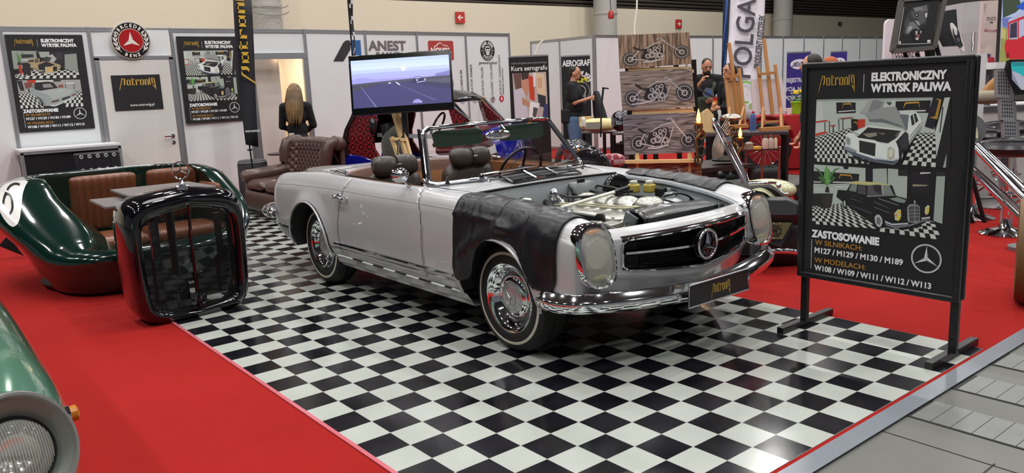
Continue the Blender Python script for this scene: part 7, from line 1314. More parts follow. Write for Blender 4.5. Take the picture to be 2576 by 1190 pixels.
# dark motorcycle behind the windscreen, at the near end of the tables
bk = thing('motorcycle', 'dark motorcycle with chrome headlamp seen past the right end of the windscreen', 'motorcycle', onz(1470, 480, 0)); D = 10.6
mb = MB(); mb.lathe([(0, -.12), (.07, -.10), (.095, -.02), (.10, 0), (.09, .01), (0, .02)], ond(1456, 383, D), V((.75, -.65, .1)), 28); mb.build('headlamp', CHROME, bk); MB().ell(ond(1438, 368, D + .2), (.16, .16, .10), n=24).build('tank', mat('tank_grey', '4a4a50', .15, .3, coat=1), bk); mb = MB(); mb.tube([ond(1452, 400, D), ond(1466, 440, D)], .02, 10); mb.build('fork', CHROME, bk); MB().ell(ond(1455, 378, D - .08), (.025, .025, .02)).build('indicator', mat('amber_glass'), bk)
c = ond(1476, 430, D); MB().lathe([(.24, -.05), (.30, -.06), (.33, -.03), (.33, .03), (.30, .06), (.24, .05)], (c.x, c.y, .33), V((.8, -.6, 0)), 36, cap=False).build('wheel', RUBBER, bk); MB().ell((c.x, c.y, .36), (.30, .08, .33), M4.Rotation(.65, 4, 'Z')).build('front_fender', mat('fender_black', '17161a', .15, coat=1), bk)
MB().ell(V((c.x - .7, c.y + .5, .5)), (.45, .18, .22), M4.Rotation(-.6, 4, 'Z')).build('engine_block', IR, bk); MB().lathe([(.24, -.07), (.30, -.08), (.33, -.03), (.33, .03), (.30, .08), (.24, .07)], (c.x - 1.2, c.y + .95, .33), V((.8, -.6, 0)), 36, cap=False).build('wheel', RUBBER, bk)
# red plug hanging on a cable
t = thing('power_plug', 'red industrial plug hanging on a thin cable before the cream wall', 'plug', ond(1537, 40, 20)); c = ond(1537, 38, 20); MB().lathe([(.0, -.10), (.07, -.09), (.08, -.02), (.06, .08), (.03, .12), (0, .12)], c, n=16).build('plug_body', mat('plug_red', 'a82828', .4), t); mb = MB(); mb.tube([c + UP * .1, ond(1533, -40, 20)], .012, 6); mb.build('cable', mat('cable_dark', '444040', .6), t)
for k, (pp, lb) in enumerate((([(1596, 110), (1597, 60), (1602, 20), (1602, -60)], 'pale cable hanging down behind the topmost painting'), ([(1346, 138), (1355, 115), (1367, 100)], 'pale cable sagging from the booth wall above the airbrush banner'))): mb = MB(); mb.tube(crv([ond(*p, 17) for p in pp], 5), .02, 6); tag(mb.build('cable', mat('cable_pale', 'd0ccc0', .5)), lb, 'cable')
# ================= PEOPLE =================
SKIN = mat('skin', 'b98468', .5, noise_=(9, 'ad775c', .8)); HAIRD = mat('hair_dark', '1d1512', .55, bump=(90, .5)); TEE = mat('black_cotton', '121216', .85, bump=(30, .3)); JEAN = mat('blue_jeans', '44597a', .85, noise_=(7, '56708f', .7), bump=(60, .3)); BLKT = mat('black_trousers', '18181b', .85)
def limb(mb, pts, rs, n=16):
    mb.tube(pts, rs, n)
    for p, r in zip(pts, rs): mb.ell(p, (r, r, r), n=12)
def remesh(o, v, sm=4):
    x = o.modifiers.new('r', 'REMESH'); x.mode = 'VOXEL'; x.voxel_size = v; x.use_smooth_shade = True; y = o.modifiers.new('sm', 'SMOOTH'); y.factor = .5; y.iterations = sm; return o
def person(label, foot, face, H=1.75, pose=None, top=TEE, legs=JEAN, hair='short', extras=None, skin=SKIN, bulk=1.0, shoes=BLKT, female=False, sleeves='short', headdir=None, nm='person'):
    """local frame: x = right of the person, y = facing, z up; pose = dict of joints in units of H"""
    T = M4.Translation(foot) @ M4.Rotation(face, 4, 'Z'); t = thing(nm, label, 'person', foot, face); k = H
    J = dict(head=(0, .02, .935), neck=(0, 0, .86), chest=(0, 0, .74), belly=(0, 0.01, .62), pelvis=(0, 0, .53), shl=(-.105 * bulk, -.0, .815), shr=(.105 * bulk, -.0, .815), ell=(-.14 * bulk, -.02, .64), elr=(.14 * bulk, -.02, .64), wrl=(-.14, .06, .50), wrr=(.14, .06, .50), hipl=(-.052, 0, .51), hipr=(.052, 0, .51), knl=(-.058, .01, .28), knr=(.058, .01, .28), anl=(-.06, -.01, .045), anr=(.06, -.01, .045))
    J.update(pose or {}); P = {a: T @ (V(b) * k) for a, b in J.items()}; sc_ = k / 1.75
    HF = M4.Rotation(headdir[0] if headdir else 0, 4, 'Z') @ M4.Rotation(headdir[1] if headdir else 0, 4, 'X'); HT = M4.Translation(P['head']) @ M4.Rotation(face, 4, 'Z') @ HF
    b = MB(); b.ell(HT @ V((0, 0, .015)), (.074 * sc_, .094 * sc_, .105 * sc_), M4.Rotation(face, 4, 'Z') @ HF, n=24); b.ell(HT @ V((0, .03, -.055)), (.052 * sc_, .062 * sc_, .06 * sc_), M4.Rotation(face, 4, 'Z') @ HF, n=20)
    b.tube([HT @ V((0, .085, .02)), HT @ V((0, .112, -.02)), HT @ V((0, .09, -.03))], [.009, .014, .012], 10)
    for s in (-1, 1): b.ell(HT @ V((s * .075, 0, -.01)), (.012, .022, .032), M4.Rotation(face, 4, 'Z') @ HF, n=12); b.ell(HT @ V((s * .032, .08, .035)), (.022, .012, .008), M4.Rotation(face, 4, 'Z') @ HF, n=10)
    b.ell(HT @ V((0, .088, -.058)), (.022, .010, .006), M4.Rotation(face, 4, 'Z') @ HF, n=10)
    limb(b, [P['head'] + V((0, 0, -.03)), P['neck']], [.055 * sc_, .058 * sc_]); w_ = bulk
    RZ = M4.Rotation(face, 4, 'Z')
    for nm_, rx, ry, rz in (('chest', .155, .105, .17), ('belly', .145, .105, .14), ('pelvis', .15, .105, .11)): b.ell(P[nm_], (rx * w_ * sc_, ry * w_ * sc_, rz * sc_), RZ, n=24)
    for s in 'lr':
        limb(b, [P['neck'] + V((0, 0, -.03)), P['sh' + s]], [.05 * w_, .055 * w_]); limb(b, [P['sh' + s], P['el' + s], P['wr' + s]], [.052 * w_, .038 * w_, .026]); limb(b, [P['hip' + s], P['kn' + s], P['an' + s]], [.085 * w_, .056 * w_, .038])
        # hand: palm, four curled fingers, thumb
        d = (P['wr' + s] - P['el' + s]).normalized(); sg = -1 if s == 'l' else 1; side = (T.to_3x3() @ V((sg, 0, 0))); side = (side - d * side.dot(d)).normalized(); dn = d.cross(side) * sg; hp = P['wr' + s] + d * .05
        b.tube([P['wr' + s], P['wr' + s] + d * .04, P['wr' + s] + d * .085], [.024, .034, .032], 12, sq=.6)
        curl = T.to_3x3() @ V((0, .3, -.4)) if (J['wr' + s][2] < .55) else T.to_3x3() @ V((-sg * .8, .2, -.3)); curl = (curl - d * curl.dot(d)).normalized(); across = d.cross(curl).normalized()
        for i, L in enumerate((.068, .078, .073, .056)):
            q0 = P['wr' + s] + d * .082 + across * (-.027 + .018 * i); b.tube([q0, q0 + d * L * .45 + curl * .008, q0 + d * L * .75 + curl * .03, q0 + d * L * .72 + curl * .052], [.0095, .009, .0085, .007], 8)
        q0 = P['wr' + s] + d * .03 - across * .028; b.tube([q0, q0 - across * .028 + d * .03 + curl * .01, q0 - across * .028 + d * .06 + curl * .028], [.012, .0105, .008], 8)
        b.ell(P['an' + s] + T.to_3x3() @ V((0, .05, -.03 * k)), (.04, .11, .035), RZ, n=14)
    remesh(b.build('body', skin, t, angle=0), .008, 3)
    c = MB()
    for nm_, rx, ry, rz in (('chest', .17, .12, .18), ('belly', .165, .125, .15)): c.ell(P[nm_], (rx * w_ * sc_, ry * w_ * sc_, rz * sc_), RZ, n=24)
    c.ell(P['pelvis'] + V((0, 0, .03)), (.165 * w_ * sc_, .122 * w_ * sc_, .09), RZ, n=24)
    for s in 'lr':
        limb(c, [P['neck'] + V((0, 0, -.045)), P['sh' + s]], [.062 * w_, .066 * w_])
        if sleeves == 'short': q_ = P['sh' + s].lerp(P['el' + s], .72); limb(c, [P['sh' + s], q_], [.066 * w_, .064 * w_])
        else: limb(c, [P['sh' + s], P['el' + s], P['el' + s].lerp(P['wr' + s], .93)], [.064 * w_, .055 * w_, .038])
    remesh(c.build('shirt', top, t, angle=0), .012, 4)
    c = MB(); c.ell(P['pelvis'] + V((0, 0, -.02)), (.158 * w_ * sc_, .116 * w_ * sc_, .11), RZ, n=22)
    for s in 'lr': limb(c, [P['hip' + s], P['kn' + s], P['an' + s]], [.098 * w_, .07 * w_, .058])
    remesh(c.build('trousers', legs, t, angle=0), .014, 4)
    for s in 'lr': c = MB(); c.ell(P['an' + s] + T.to_3x3() @ V((0, .05, -.032 * k)), (.05, .135, .045), RZ, n=18, p=.8); c.build('shoe', shoes, t)
    h = MB()
    if hair == 'short':
        R0 = M4.Rotation(face, 4, 'Z') @ HF; h.ell(HT @ V((0, -.022, .052)), (.077, .086, .078), R0, n=24); h.ell(HT @ V((0, -.045, .01)), (.073, .06, .07), R0, n=20)
    if hair == 'bun': R0 = M4.Rotation(face, 4, 'Z') @ HF; h.ell(HT @ V((0, -.02, .035)), (.084, .09, .092), R0, n=24); h.ell(HT @ V((0, -.115, .0)), (.04, .05, .05), R0, n=16)
    if hair == 'long':
        R0 = M4.Rotation(face, 4, 'Z') @ HF; h.ell(HT @ V((0, -.01, .03)), (.092, .105, .105), R0, n=26); G_ = []
        for i in range(33):
            a = PI + PI * i / 32 ; row = []
            for j in range(14): v = j / 13; r = .095 + .045 * math.sin(v * 2.6) - .045 * v * v + .008 * math.sin(i * 2.1 + v * 3); row.append(HT @ V((r * 1.0 * math.cos(a), r * 1.0 * math.sin(a) - .02 - .02 * v, .05 - v * (.50 + .05 * math.sin(i * 1.3)))))
            G_.append(row)
        h.grid(G_)
    hm_ = extras.get('hairmat', HAIRD) if extras else HAIRD
    ho = h.build('hair', hm_, t, angle=0)
    if hair == 'long': ho.modifiers.new('s', 'SOLIDIFY').thickness = .02
    if not (extras and extras.get('noface')):
        for s in (-1, 1): e = MB(); e.ell(HT @ V((s * .031, .083, .012)), (.011, .007, .007), M4.Rotation(face, 4, 'Z') @ HF, n=12); e.build('eye', mat('eye_dark', '2a1c16', .2), t); e = MB(); e.tube([HT @ V((s * .016, .096, .034)), HT @ V((s * .034, .094, .040)), HT @ V((s * .05, .080, .034))], .004, 6); e.build('eyebrow', hm_, t)
        e = MB(); e.tube([HT @ V((-.022, .092, -.052)), HT @ V((0, .099, -.054)), HT @ V((.022, .092, -.052))], .0045, 6); e.build('lips', mat('lips', '9a5a50', .5), t)
    if extras and extras.get('beard'):
        e = MB(); R0 = M4.Rotation(face, 4, 'Z') @ HF; bd_ = extras['beard']
        if bd_ == 'goatee': e.ell(HT @ V((0, .078, -.088)), (.026, .024, .03), R0, n=14); e.tube([HT @ V((-.03, .085, -.06)), HT @ V((-.02, .1, -.038)), HT @ V((0, .106, -.036)), HT @ V((.02, .1, -.038)), HT @ V((.03, .085, -.06))], .007, 6)
        else: e.ell(HT @ V((0, .028, -.078)), (.060, .070, .052), R0, n=18); e.tube([HT @ V((-.03, .088, -.05)), HT @ V((0, .104, -.038)), HT @ V((.03, .088, -.05))], .007, 6)
        e.build('beard', hm_, t)
    return t, P, HT
def yaw(px, py): # facing angle so that local +y points along world (px,py)
    return math.atan2(py, px) - PI / 2
# man in profile beside the work table, looking right
a = ond(1441, 168, 13.3); f0 = V((a.x, a.y, 0)) + AF * .0; fd = V((AR.x, AR.y, 0)).normalized() * .95 + V((-AF.x, -AF.y, 0)) * .30
m1, P1, H1 = person('man with goatee in black T-shirt and jeans standing in profile at the grey table', f0, yaw(fd.x, fd.y), a.z, dict(elr=(.135, .04, .665), wrr=(.06, .17, .70), ell=(-.13, .03, .665), wrl=(-.02, .19, .715)), bulk=1.18, extras=dict(beard='goatee'))
mb = MB(); Tm = M4.Translation(f0) @ M4.Rotation(yaw(fd.x, fd.y), 4, 'Z'); c = Tm @ V((.03, .17, 1.30)); mb.poly([Tm @ V((x * .001 * 1.2, .195, 1.22 + z * .001 * 1.2)) for x, z in ((-60, 0), (-70, 60), (-30, 120), (0, 90), (30, 120), (70, 60), (60, 0), (40, -60), (20, -30), (-20, -30), (-40, -60))], '8a8a8e'); mb.build('shirt_print', INK, m1)
jk = thing('jacket', 'black jacket held by the man in profile at the table', 'jacket', P1['wrl']); mb = MB(); c = (P1['wrl'] + P1['wrr']) / 2 + Tm.to_3x3() @ V((0, .08, 0)); mb.tube([c + V((0, 0, .10)), c, c + Tm.to_3x3() @ V((0, .04, -.25)), c + Tm.to_3x3() @ V((0, .12, -.58))], [.05, .09, .13, .14], 20, sq=.6); mb.build('cloth', mat('jacket_black', '1a1a20', .5, bump=(10, .6)), jk)
bp_ = thing('waist_bag', 'black pouch on the hip of the man in profile', 'bag', Tm @ V((-.0, -.15, .98))); MB().box(Tm @ V((.12, -.10, .96)), (.16, .18, .24), Tm.to_3x3().to_4x4()).build('pouch', BLKT, bp_, bevel=.03)
# man with beard and strap, looking down at his hand
a = ond(1775, 146, 12.3); f2 = V((a.x, a.y, 0)); fd2 = V((-AF.x, -AF.y, 0)); 
m2, P2, H2 = person('bearded man in black T-shirt with green strap bag, looking down at his raised hand', f2, yaw(fd2.x, fd2.y), a.z, dict(head=(0, .045, .925), elr=(.16, .06, .66), wrr=(.075, .15, .80), ell=(-.15, .04, .64), wrl=(-.03, .15, .64)), bulk=1.12, extras=dict(beard='full', hairmat=HAIRD), legs=BLKT, headdir=(.0, -.35))
T2 = M4.Translation(f2) @ M4.Rotation(yaw(fd2.x, fd2.y), 4, 'Z'); sb = thing('shoulder_bag', 'olive green shoulder bag with wide strap worn by the bearded man', 'bag', T2 @ V((.1, .2, 1.1))); OL = mat('olive_canvas', '3d4433', .85, bump=(30, .3))
mb = MB(); pts = [T2 @ V(p) for p in ((-.13, .02, 1.47), (-.10, .14, 1.38), (-.04, .165, 1.25), (.03, .17, 1.15))]; 
for a1, b1 in zip(pts, pts[1:]): mb.bar(a1, b1, .05, .008, up=tuple(T2.to_3x3() @ V((0, 1, 0))))
mb.build('strap', OL, sb); mb = MB(); mb.ell(T2 @ V((.06, .21, 1.04)), (.18, .09, .17), T2.to_3x3().to_4x4(), n=24, p=.6); mb.build('bag_body', OL, sb)
mb = MB(); mb.poly([T2 @ V((x, .19, z)) for x, z in ((-.09, 1.22), (-.05, 1.33), (.04, 1.35), (.10, 1.27), (.05, 1.18), (-.03, 1.16))], '5f6672'); mb.poly([T2 @ V((x, .195, z)) for x, z in ((-.05, 1.24), (0, 1.32), (.05, 1.25), (.0, 1.20))], '3a5fae'); mb.build('shirt_print', INK, m2)
bd_ = thing('tilted_board', 'thin dark board tilted in front of the bearded man', 'board', ond(1780, 232, 12)); MB().bar(ond(1747, 218, 11.95), ond(1800, 247, 11.95), .25, .02).build('board', mat('board_dark', '3a3a3e', .5), bd_)
# woman holding a red and yellow paper cup, half hidden by the left easel
a = ond(1838, 161, 11.6); f3 = V((a.x, a.y, 0)); fd3 = V((-AR.x, -AR.y, 0)) * .9 + V((-AF.x, -AF.y, 0)) * .5
m3, P3, H3 = person('woman with dark hair in a bun holding a paper cup, partly behind the left easel', f3, yaw(fd3.x, fd3.y), a.z, dict(elr=(.13, .02, .64), wrr=(.04, .15, .66), ell=(-.12, .05, .64), wrl=(-.05, .16, .63)), bulk=.92, hair='bun', legs=BLKT, female=True, sleeves='long')
cp = thing('paper_cup', 'yellow and red paper cup held by the woman with the bun', 'cup', P3['wrr']); MB().lathe([(.03, -.05), (.038, .05), (.04, .052)], P3['wrr'] + (T2.to_3x3() @ V((0, .06, .04))), n=18).build('cup_body', mat('cup_orange', 'd8862a', .5), cp); MB().lathe([(.0375, .02), (.0405, .06), (.0, .062)], P3['wrr'] + (T2.to_3x3() @ V((0, .06, .04))), n=18).build('rim_band', mat('cup_red', 'a8221e', .5), cp)
# woman seen from behind in the doorway
a = ond(738, 214, 11.25); f4 = V((a.x, a.y, 0)); fd4 = V((AF.x, AF.y, 0)) + V((-.1, 0, 0))
m4, P4, H4 = person('woman with long blonde-brown hair in black sweater, seen from behind at the open doorway', f4, yaw(fd4.x, fd4.y), a.z, dict(elr=(.135, .03, .65), wrr=(.06, .12, .60), ell=(-.135, .03, .65), wrl=(-.06, .12, .60)), bulk=.98, hair='long', legs=BLKT, sleeves='long', extras=dict(hairmat=mat('hair_ombre', '3a2a1c', .5, noise_=(5, '8a6a42', .5), bump=(60, .5)), noface=True), headdir=(0, -.25))
T4 = M4.Translation(f4) @ M4.Rotation(yaw(fd4.x, fd4.y), 4, 'Z'); MB().box(T4 @ V((-.06, -.135, .93)), (.07, .008, .10), T4.to_3x3().to_4x4()).build('back_pocket_tissue', mat('paper_white', 'd8d4d0', .6), m4)
# two people whose heads show above the poster board, one forearm at its left edge
for (x, y, D, lb, hm_) in ((2050, 138, 8.2, 'person with dark tied hair, head showing above the top left of the poster board', HAIRD), (2092, 147, 8.6, 'person with orange-red hair, just visible above the poster board', mat('hair_red', 'a34a1c', .6, bump=(60, .5)))):
    a = ond(x, y, D); f5 = V((a.x, a.y, 0)); fdd = V((AR.x, AR.y, 0)) * (-.8) + V((AF.x, AF.y, 0)) * .2; m5, P5, H5 = person(lb, f5, yaw(fdd.x, fdd.y), a.z, {}, hair='bun' if D < 8.4 else 'short', extras=dict(hairmat=hm_), legs=BLKT)
# ================= RIGHT SIDE: BIKE, STOOLS, PICTURES, STANDS =================
CREAMP = mat('cream_bike_paint', 'c9c8a0', .2, coat=1); MATB = mat('matt_black_case', '232427', .42); BRASS = mat('aged_brass', '8a8560', .35, .6, noise_=(10, '6f6a48', .7))
mo = thing('motorcycle', 'low cream and black custom motorcycle right behind the far headlamp of the roadster', 'motorcycle', onz(1950, 692, 0))
D = 6.05; bd3 = lambda x, y, o=0: ond(x, y, D + o); bn = V((-AF.x, -AF.y, 0)).normalized(); br = V((AR.x, AR.y, 0)).normalized()
# saddle case: lofted top bag and brass panel
G_ = []
for x in np.linspace(1868, 2012, 14):
    t_ = (x - 1868) / 144; top = 494 + 3 * t_ if t_ < .75 else 494 + 60 * (t_ - .75); row = []
    for (yy, o) in ((top + 1, .22), (top, .06), (top + 9, 0), (540, -.02), (546, 0), (566 - 0 * t_, .03)): row.append(bd3(x, yy, o))
    G_.append(row)
mb = MB(); mb.grid(G_); mb.build('side_case', MATB, mo, solid=.006)
mb = MB(); mb.prism([bd3(x, y, .015) for x, y in ((1885, 560), (1997, 561), (1975, 604), (1965, 622), (1880, 600))], -bn * .02); mb.build('case_frame', MATB, mo)
mb = MB(); mb.prism([bd3(x, y, 0) for x, y in ((1890, 560), (1992, 560), (1968, 602), (1884, 600))], -bn * .02); bpn = mb.build('badge_plate', BRASS, mo)
mb = MB()
for x, y in ((1897, 563), (1914, 563), (1930, 562), (1947, 562), (1963, 562), (1930, 600), (1913, 600), (1896, 599), (1947, 600)): mb.ell(bd3(x, y, -.012), (.007, .007, .007), n=8)
rv = mb.build('rivets', mat('rivet_brass', 'b5b090', .3, .7), bpn); rv['kind'] = 'stuff'
mb = MB(); fr2 = lambda x, y: bd3(1820 + x / 3.7188, 400 + y / 3.7188, -.006)
def stroke(pts, w=.0045, col='15130f'):
    for a, b in zip(pts, pts[1:]): A_, B_ = fr2(*a), fr2(*b); d_ = (B_ - A_).normalized(); n_2 = d_.cross(AF).normalized() * w; mb.poly([A_ + n_2 - d_ * w * .8, B_ + n_2 + d_ * w * .8, B_ - n_2 + d_ * w * .8, A_ - n_2 - d_ * w * .8], col)
for pts in ([(462, 650), (462, 628), (484, 628)], [(492, 628), (512, 628), (512, 650), (538, 650), (538, 696)], [(538, 700), (516, 700), (516, 720), (486, 720)], [(478, 720), (462, 720), (462, 702)], [(434, 656), (434, 672)], [(434, 680), (434, 696), (456, 696)], [(438, 654), (492, 654), (492, 672), (462, 672), (462, 694)], [(470, 674), (490, 698)], [(498, 660), (498, 700)]): stroke(pts)
mb.build('plate_emblem', INK, bpn)
mb = MB(); mb.tube(crv([bd3(1888, 632, .02), bd3(1930, 632, -.02), bd3(1985, 632, -.03), bd3(2030, 640, .05)], 6), .022, 12); mb.build('crash_bar', CHROME, mo)
c = onz(1935, 697, 0); wd_ = (br * .6 + bn * -.5).normalized(); 
MB().lathe([(.20, -.07), (.30, -.09), (.335, -.05), (.34, 0), (.335, .05), (.30, .09), (.20, .07)], V((c.x, c.y, .34)) - bn * .45, (bn * .9 + br * .3).normalized(), 44).build('rear_wheel', RUBBER, mo)
mb = MB(); G_ = []
for t_ in np.linspace(0, 1, 14): G_.append([bd3(1872 + 95 * t_, 487 + 22 * t_ * t_ - 22 * math.sin(PI * min(1, t_ * 1.1)) * .9 + 10 * abs(q_), .22 + .16 * q_) for q_ in np.linspace(-1, 1, 9)])
mb.grid(G_); mb.build('cream_fender', CREAMP, mo, solid=.01); mb = MB(); mb.ell(bd3(1925, 480, .45), (.26, .16, .10), M4.Rotation(.9, 4, 'Z'), n=24); mb.build('tank', CREAMP, mo)
mb = MB(); mb.tube(crv([bd3(1884, 463, .1), bd3(1920, 461, .05), bd3(1952, 461, .05), bd3(1962, 474, .03), bd3(1972, 487, 0), bd3(1984, 489, 0)], 5), .011, 10); mb.ell(bd3(1958, 467, .03), (.022, .022, .022), n=12); mb.build('chrome_rail', CHROME, mo)
for o, w in ((0, 0), (12, .03)):
    mb = MB(); mb.tube([bd3(1793 + o * .2, 302 - o * .3, .9 + w), bd3(1825 + o, 368 - o * .4, .6 + w), bd3(1866 + o * .9, 445, .3 + w), bd3(1884 + o * .5, 482, .15 + w)], [.011, .016, .017, .014], 12); mb.build('fork_tube', CHROME, mo)
mb = MB(); mb.bar(bd3(1822, 352, .62), bd3(1836, 348, .66), .04, .05); mb.bar(bd3(1797, 312, .85), bd3(1806, 306, .9), .035, .04); mb.build('fork_clamp', CHROME, mo)
mb = MB(); mb.prism([bd3(x, y, .5) for x, y in ((1985, 462), (2012, 455), (2014, 545), (2000, 520))], -bn * -.1); mb.build('seat', MATB, mo, bevel=.01); mb = MB(); mb.tube([bd3(1984, 462, .48), bd3(1992, 478, .48), bd3(2002, 500, .48)], .008, 6); mb.build('seat_piping', mat('piping_red', '8a1c16', .4), mo)
mb = MB(); mb.ell(bd3(1960, 600, .35), (.5, .2, .22), M4.Rotation(.9, 4, 'Z'), n=20, p=.7); mb.build('engine', IR, mo)
# red and black motorcycles and engine parts far behind the tables
m6 = thing('motorcycle', 'red and black motorcycle with spoked wheel behind the high table', 'motorcycle', ond(1940, 410, 12.9)); c = ond(1925, 372, 12.2); c.z = .40
MB().lathe([(.29, -.05), (.36, -.06), (.40, -.03), (.40, .03), (.36, .06), (.29, .05)], c, bn, 40, cap=False).build('tyre', RUBBER, m6); mb = MB(); mb.lathe([(.28, -.02), (.30, 0), (.28, .02)], c, bn, 40, cap=False)
for k in range(16): a = k * PI / 8; mb.tube([c, c + br * (.28 * math.cos(a)) + UP * (.28 * math.sin(a))], .004, 5)
mb.build('spoked_rim', CHROME, m6); mb = MB(); mb.tube([c + br * (.46 * math.cos(a)) + UP * (.46 * math.sin(a)) for a in np.linspace(.3, 2.8, 14)], .06, 10, sq=.3); mb.build('fender', mat('bike_red', 'a81820', .2, coat=1), m6)
c2 = c + br * 1.15; mb = MB(); mb.ell(c2 + UP * .35, (.45, .25, .25), M4.Rotation(.9, 4, 'Z'), n=24, p=.6); mb.build('fairing', mat('bike_black', '101013', .2, coat=1), m6); mb = MB(); mb.ell(c2 + UP * .05 - br * .1, (.35, .2, .25), M4.Rotation(.9, 4, 'Z'), n=20, p=.5); mb.build('engine', IR, m6)
m7 = thing('engine_on_stand', 'dark bare engine with a curved exhaust pipe on the floor under the shelf', 'engine', ond(1930, 450, 10.6)); c = ond(1925, 448, 10.7); c.z = max(c.z, .16); mb = MB(); mb.ell(c, (.2, .16, .14), M4.Rotation(.8, 4, 'Z'), n=18, p=.5); mb.build('engine_block', IR, m7); mb = MB(); mb.tube(crv([ond(1915, 436, 10.6), ond(1912, 425, 10.6), ond(1928, 422, 10.6), ond(1940, 440, 10.6), ond(1952, 468, 10.6)], 6), .03, 10); mb.build('exhaust_pipe', HOSE, m7)
# chrome forks of a second chopper, lower right
m8 = thing('motorcycle', 'chopper with long paired chrome fork tubes running off the right edge', 'motorcycle', onz(2560, 640, 0)); D8 = 5.6
for (a, b, r, o) in (((2436, 352), (2600, 520), .03, 0), ((2447, 350), (2610, 505), .022, .08), ((2434, 415), (2570, 548), .03, .05), ((2446, 420), (2590, 552), .02, .14)): mb = MB(); p, q_ = ond(*a, D8 + o + .4), ond(*b, D8 + o - .1); mb.tube([p, p.lerp(q_, .5), q_], [r * .85, r, r], 14); mb.build('fork_tube', CHROME, m8)
mb = MB(); mb.bar(ond(2432, 352, 6.0), ond(2450, 360, 6.05), .05, .07); mb.build('fork_clamp', CHROME, m8); mb = MB(); mb.lathe([(.0, -.1), (.10, -.09), (.14, 0), (.145, .02)], ond(2428, 330, 6.3), V((.2, -.6, .3)), 28); mb.build('headlamp_shell', MATB, m8); mb = MB(); mb.tube([ond(2436 + 22 * math.sin(a) * (1 if a < 9 else 1), 345 - 42 * math.cos(a), 6.2) for a in np.linspace(.2, 2.4, 14)], .009, 8); mb.build('cream_rim', CREAMP, m8)
c = ond(2600, 570, 5.0); c.z = .34; mb = MB(); mb.lathe([(.22, -.07), (.32, -.08), (.35, -.03), (.35, .03), (.32, .08), (.22, .07)], c, (bn * .5 + br * .8).normalized(), 40); mb.build('front_wheel', mat('rusty_tan', '6a5030', .6), m8)
MB().lathe([(.12, 0), (.125, .03), (.0, .03)], onz(2578, 628, 0), n=28).build('stand_foot', mat('foot_grey', '77787a', .4), m8)
# bar stools
BSE = mat('stool_leather', '17161a', .32, coat=.1)
def stool(x, y, sz, lb, r=.22, rz=0):
    t = thing('bar_stool', lb, 'stool', (x, y, 0), group=None); mb = MB(); mb.lathe([(0, sz - .09), (r * .8, sz - .09), (r, sz - .06), (r + .01, sz - .02), (r - .03, sz + .01), (r * .5, sz + .005), (0, sz)], (x, y, 0), n=40); mb.build('seat', BSE, t)
    mb = MB(); mb.tube([(x + (r + .02) * math.cos(a), y + (r + .02) * math.sin(a), sz - .02 + .03 * math.sin(a)) for a in np.linspace(rz, rz + PI * 1.1, 20)], .045, 12); mb.build('seat_roll', BSE, t)
    mb = MB(); mb.lathe([(.03, .05), (.03, sz * .55), (.022, sz * .55), (.022, sz - .08)], (x, y, 0), n=20); mb.build('column', CHROME, t); mb = MB(); mb.lathe([(.21, 0), (.215, .008), (.16, .03), (.06, .06), (.035, .12), (.03, .14)], (x, y, 0), n=40); mb.build('base', CHROME, t)
    mb = MB(); mb.tube([(x + .15 * math.cos(a), y + .15 * math.sin(a), .36) for a in np.linspace(0, 2 * PI, 28, endpoint=False)], .011, 8, closed=True)
    for k in range(3): a = k * 2 * PI / 3; mb.tube([(x + .03 * math.cos(a), y + .03 * math.sin(a), .26), (x + .08 * math.cos(a), y + .08 * math.sin(a), .30), (x + .15 * math.cos(a), y + .15 * math.sin(a), .36)], .009, 8)
    mb.build('footrest', CHROME, t)
for (bp, sz, lb, r) in (((2443, 548), .84, 'black seated chrome bar stool nearest the right edge of the poster board', .2), ((2528, 588), .80, 'black seated chrome bar stool with its wide base farthest right on the carpet', .24), ((2520, 520), .86, 'black seated chrome bar stool with the big round seat, behind the other two', .24)):
    p = onz(*bp, 0); stool(p.x, p.y, sz, lb, r)
# framed wolf picture, dog picture, easels behind the board
DW = 7.6
wf = thing('framed_picture', 'grey framed picture of a snarling wolf on black, above the poster board', 'picture', ond(2307, 60, DW)); z4 = lambda pts, d=DW: [ond(2160 + x / 3.5, y / 3.5, d) for x, y in pts]
fr4 = z4(((370, 8), (752, -25), (655, 425), (292, 455))); mb = MB(); mb.prism(fr4, AF * .03); mb.build('picture_back', mat('frame_pewter', '6a6864', .35, .5), wf); mb = MB(); lp = [p - AF * .01 for p in fr4]
for a, b in zip(lp, lp[1:] + lp[:1]): mb.bar(a, b, .04, .05, up=tuple(AF))
mb.build('frame', mat('frame_pewter'), wf)
mb = MB(); Z = lambda s, k=0: [ond(2160 + float(p.split(',')[0]) / 3.5, float(p.split(',')[1]) / 3.5, DW - .022 - .002 * k) for p in s.split()]
mb.poly(Z('388,20 715,-5 640,402 318,425'), '0b0b0c')
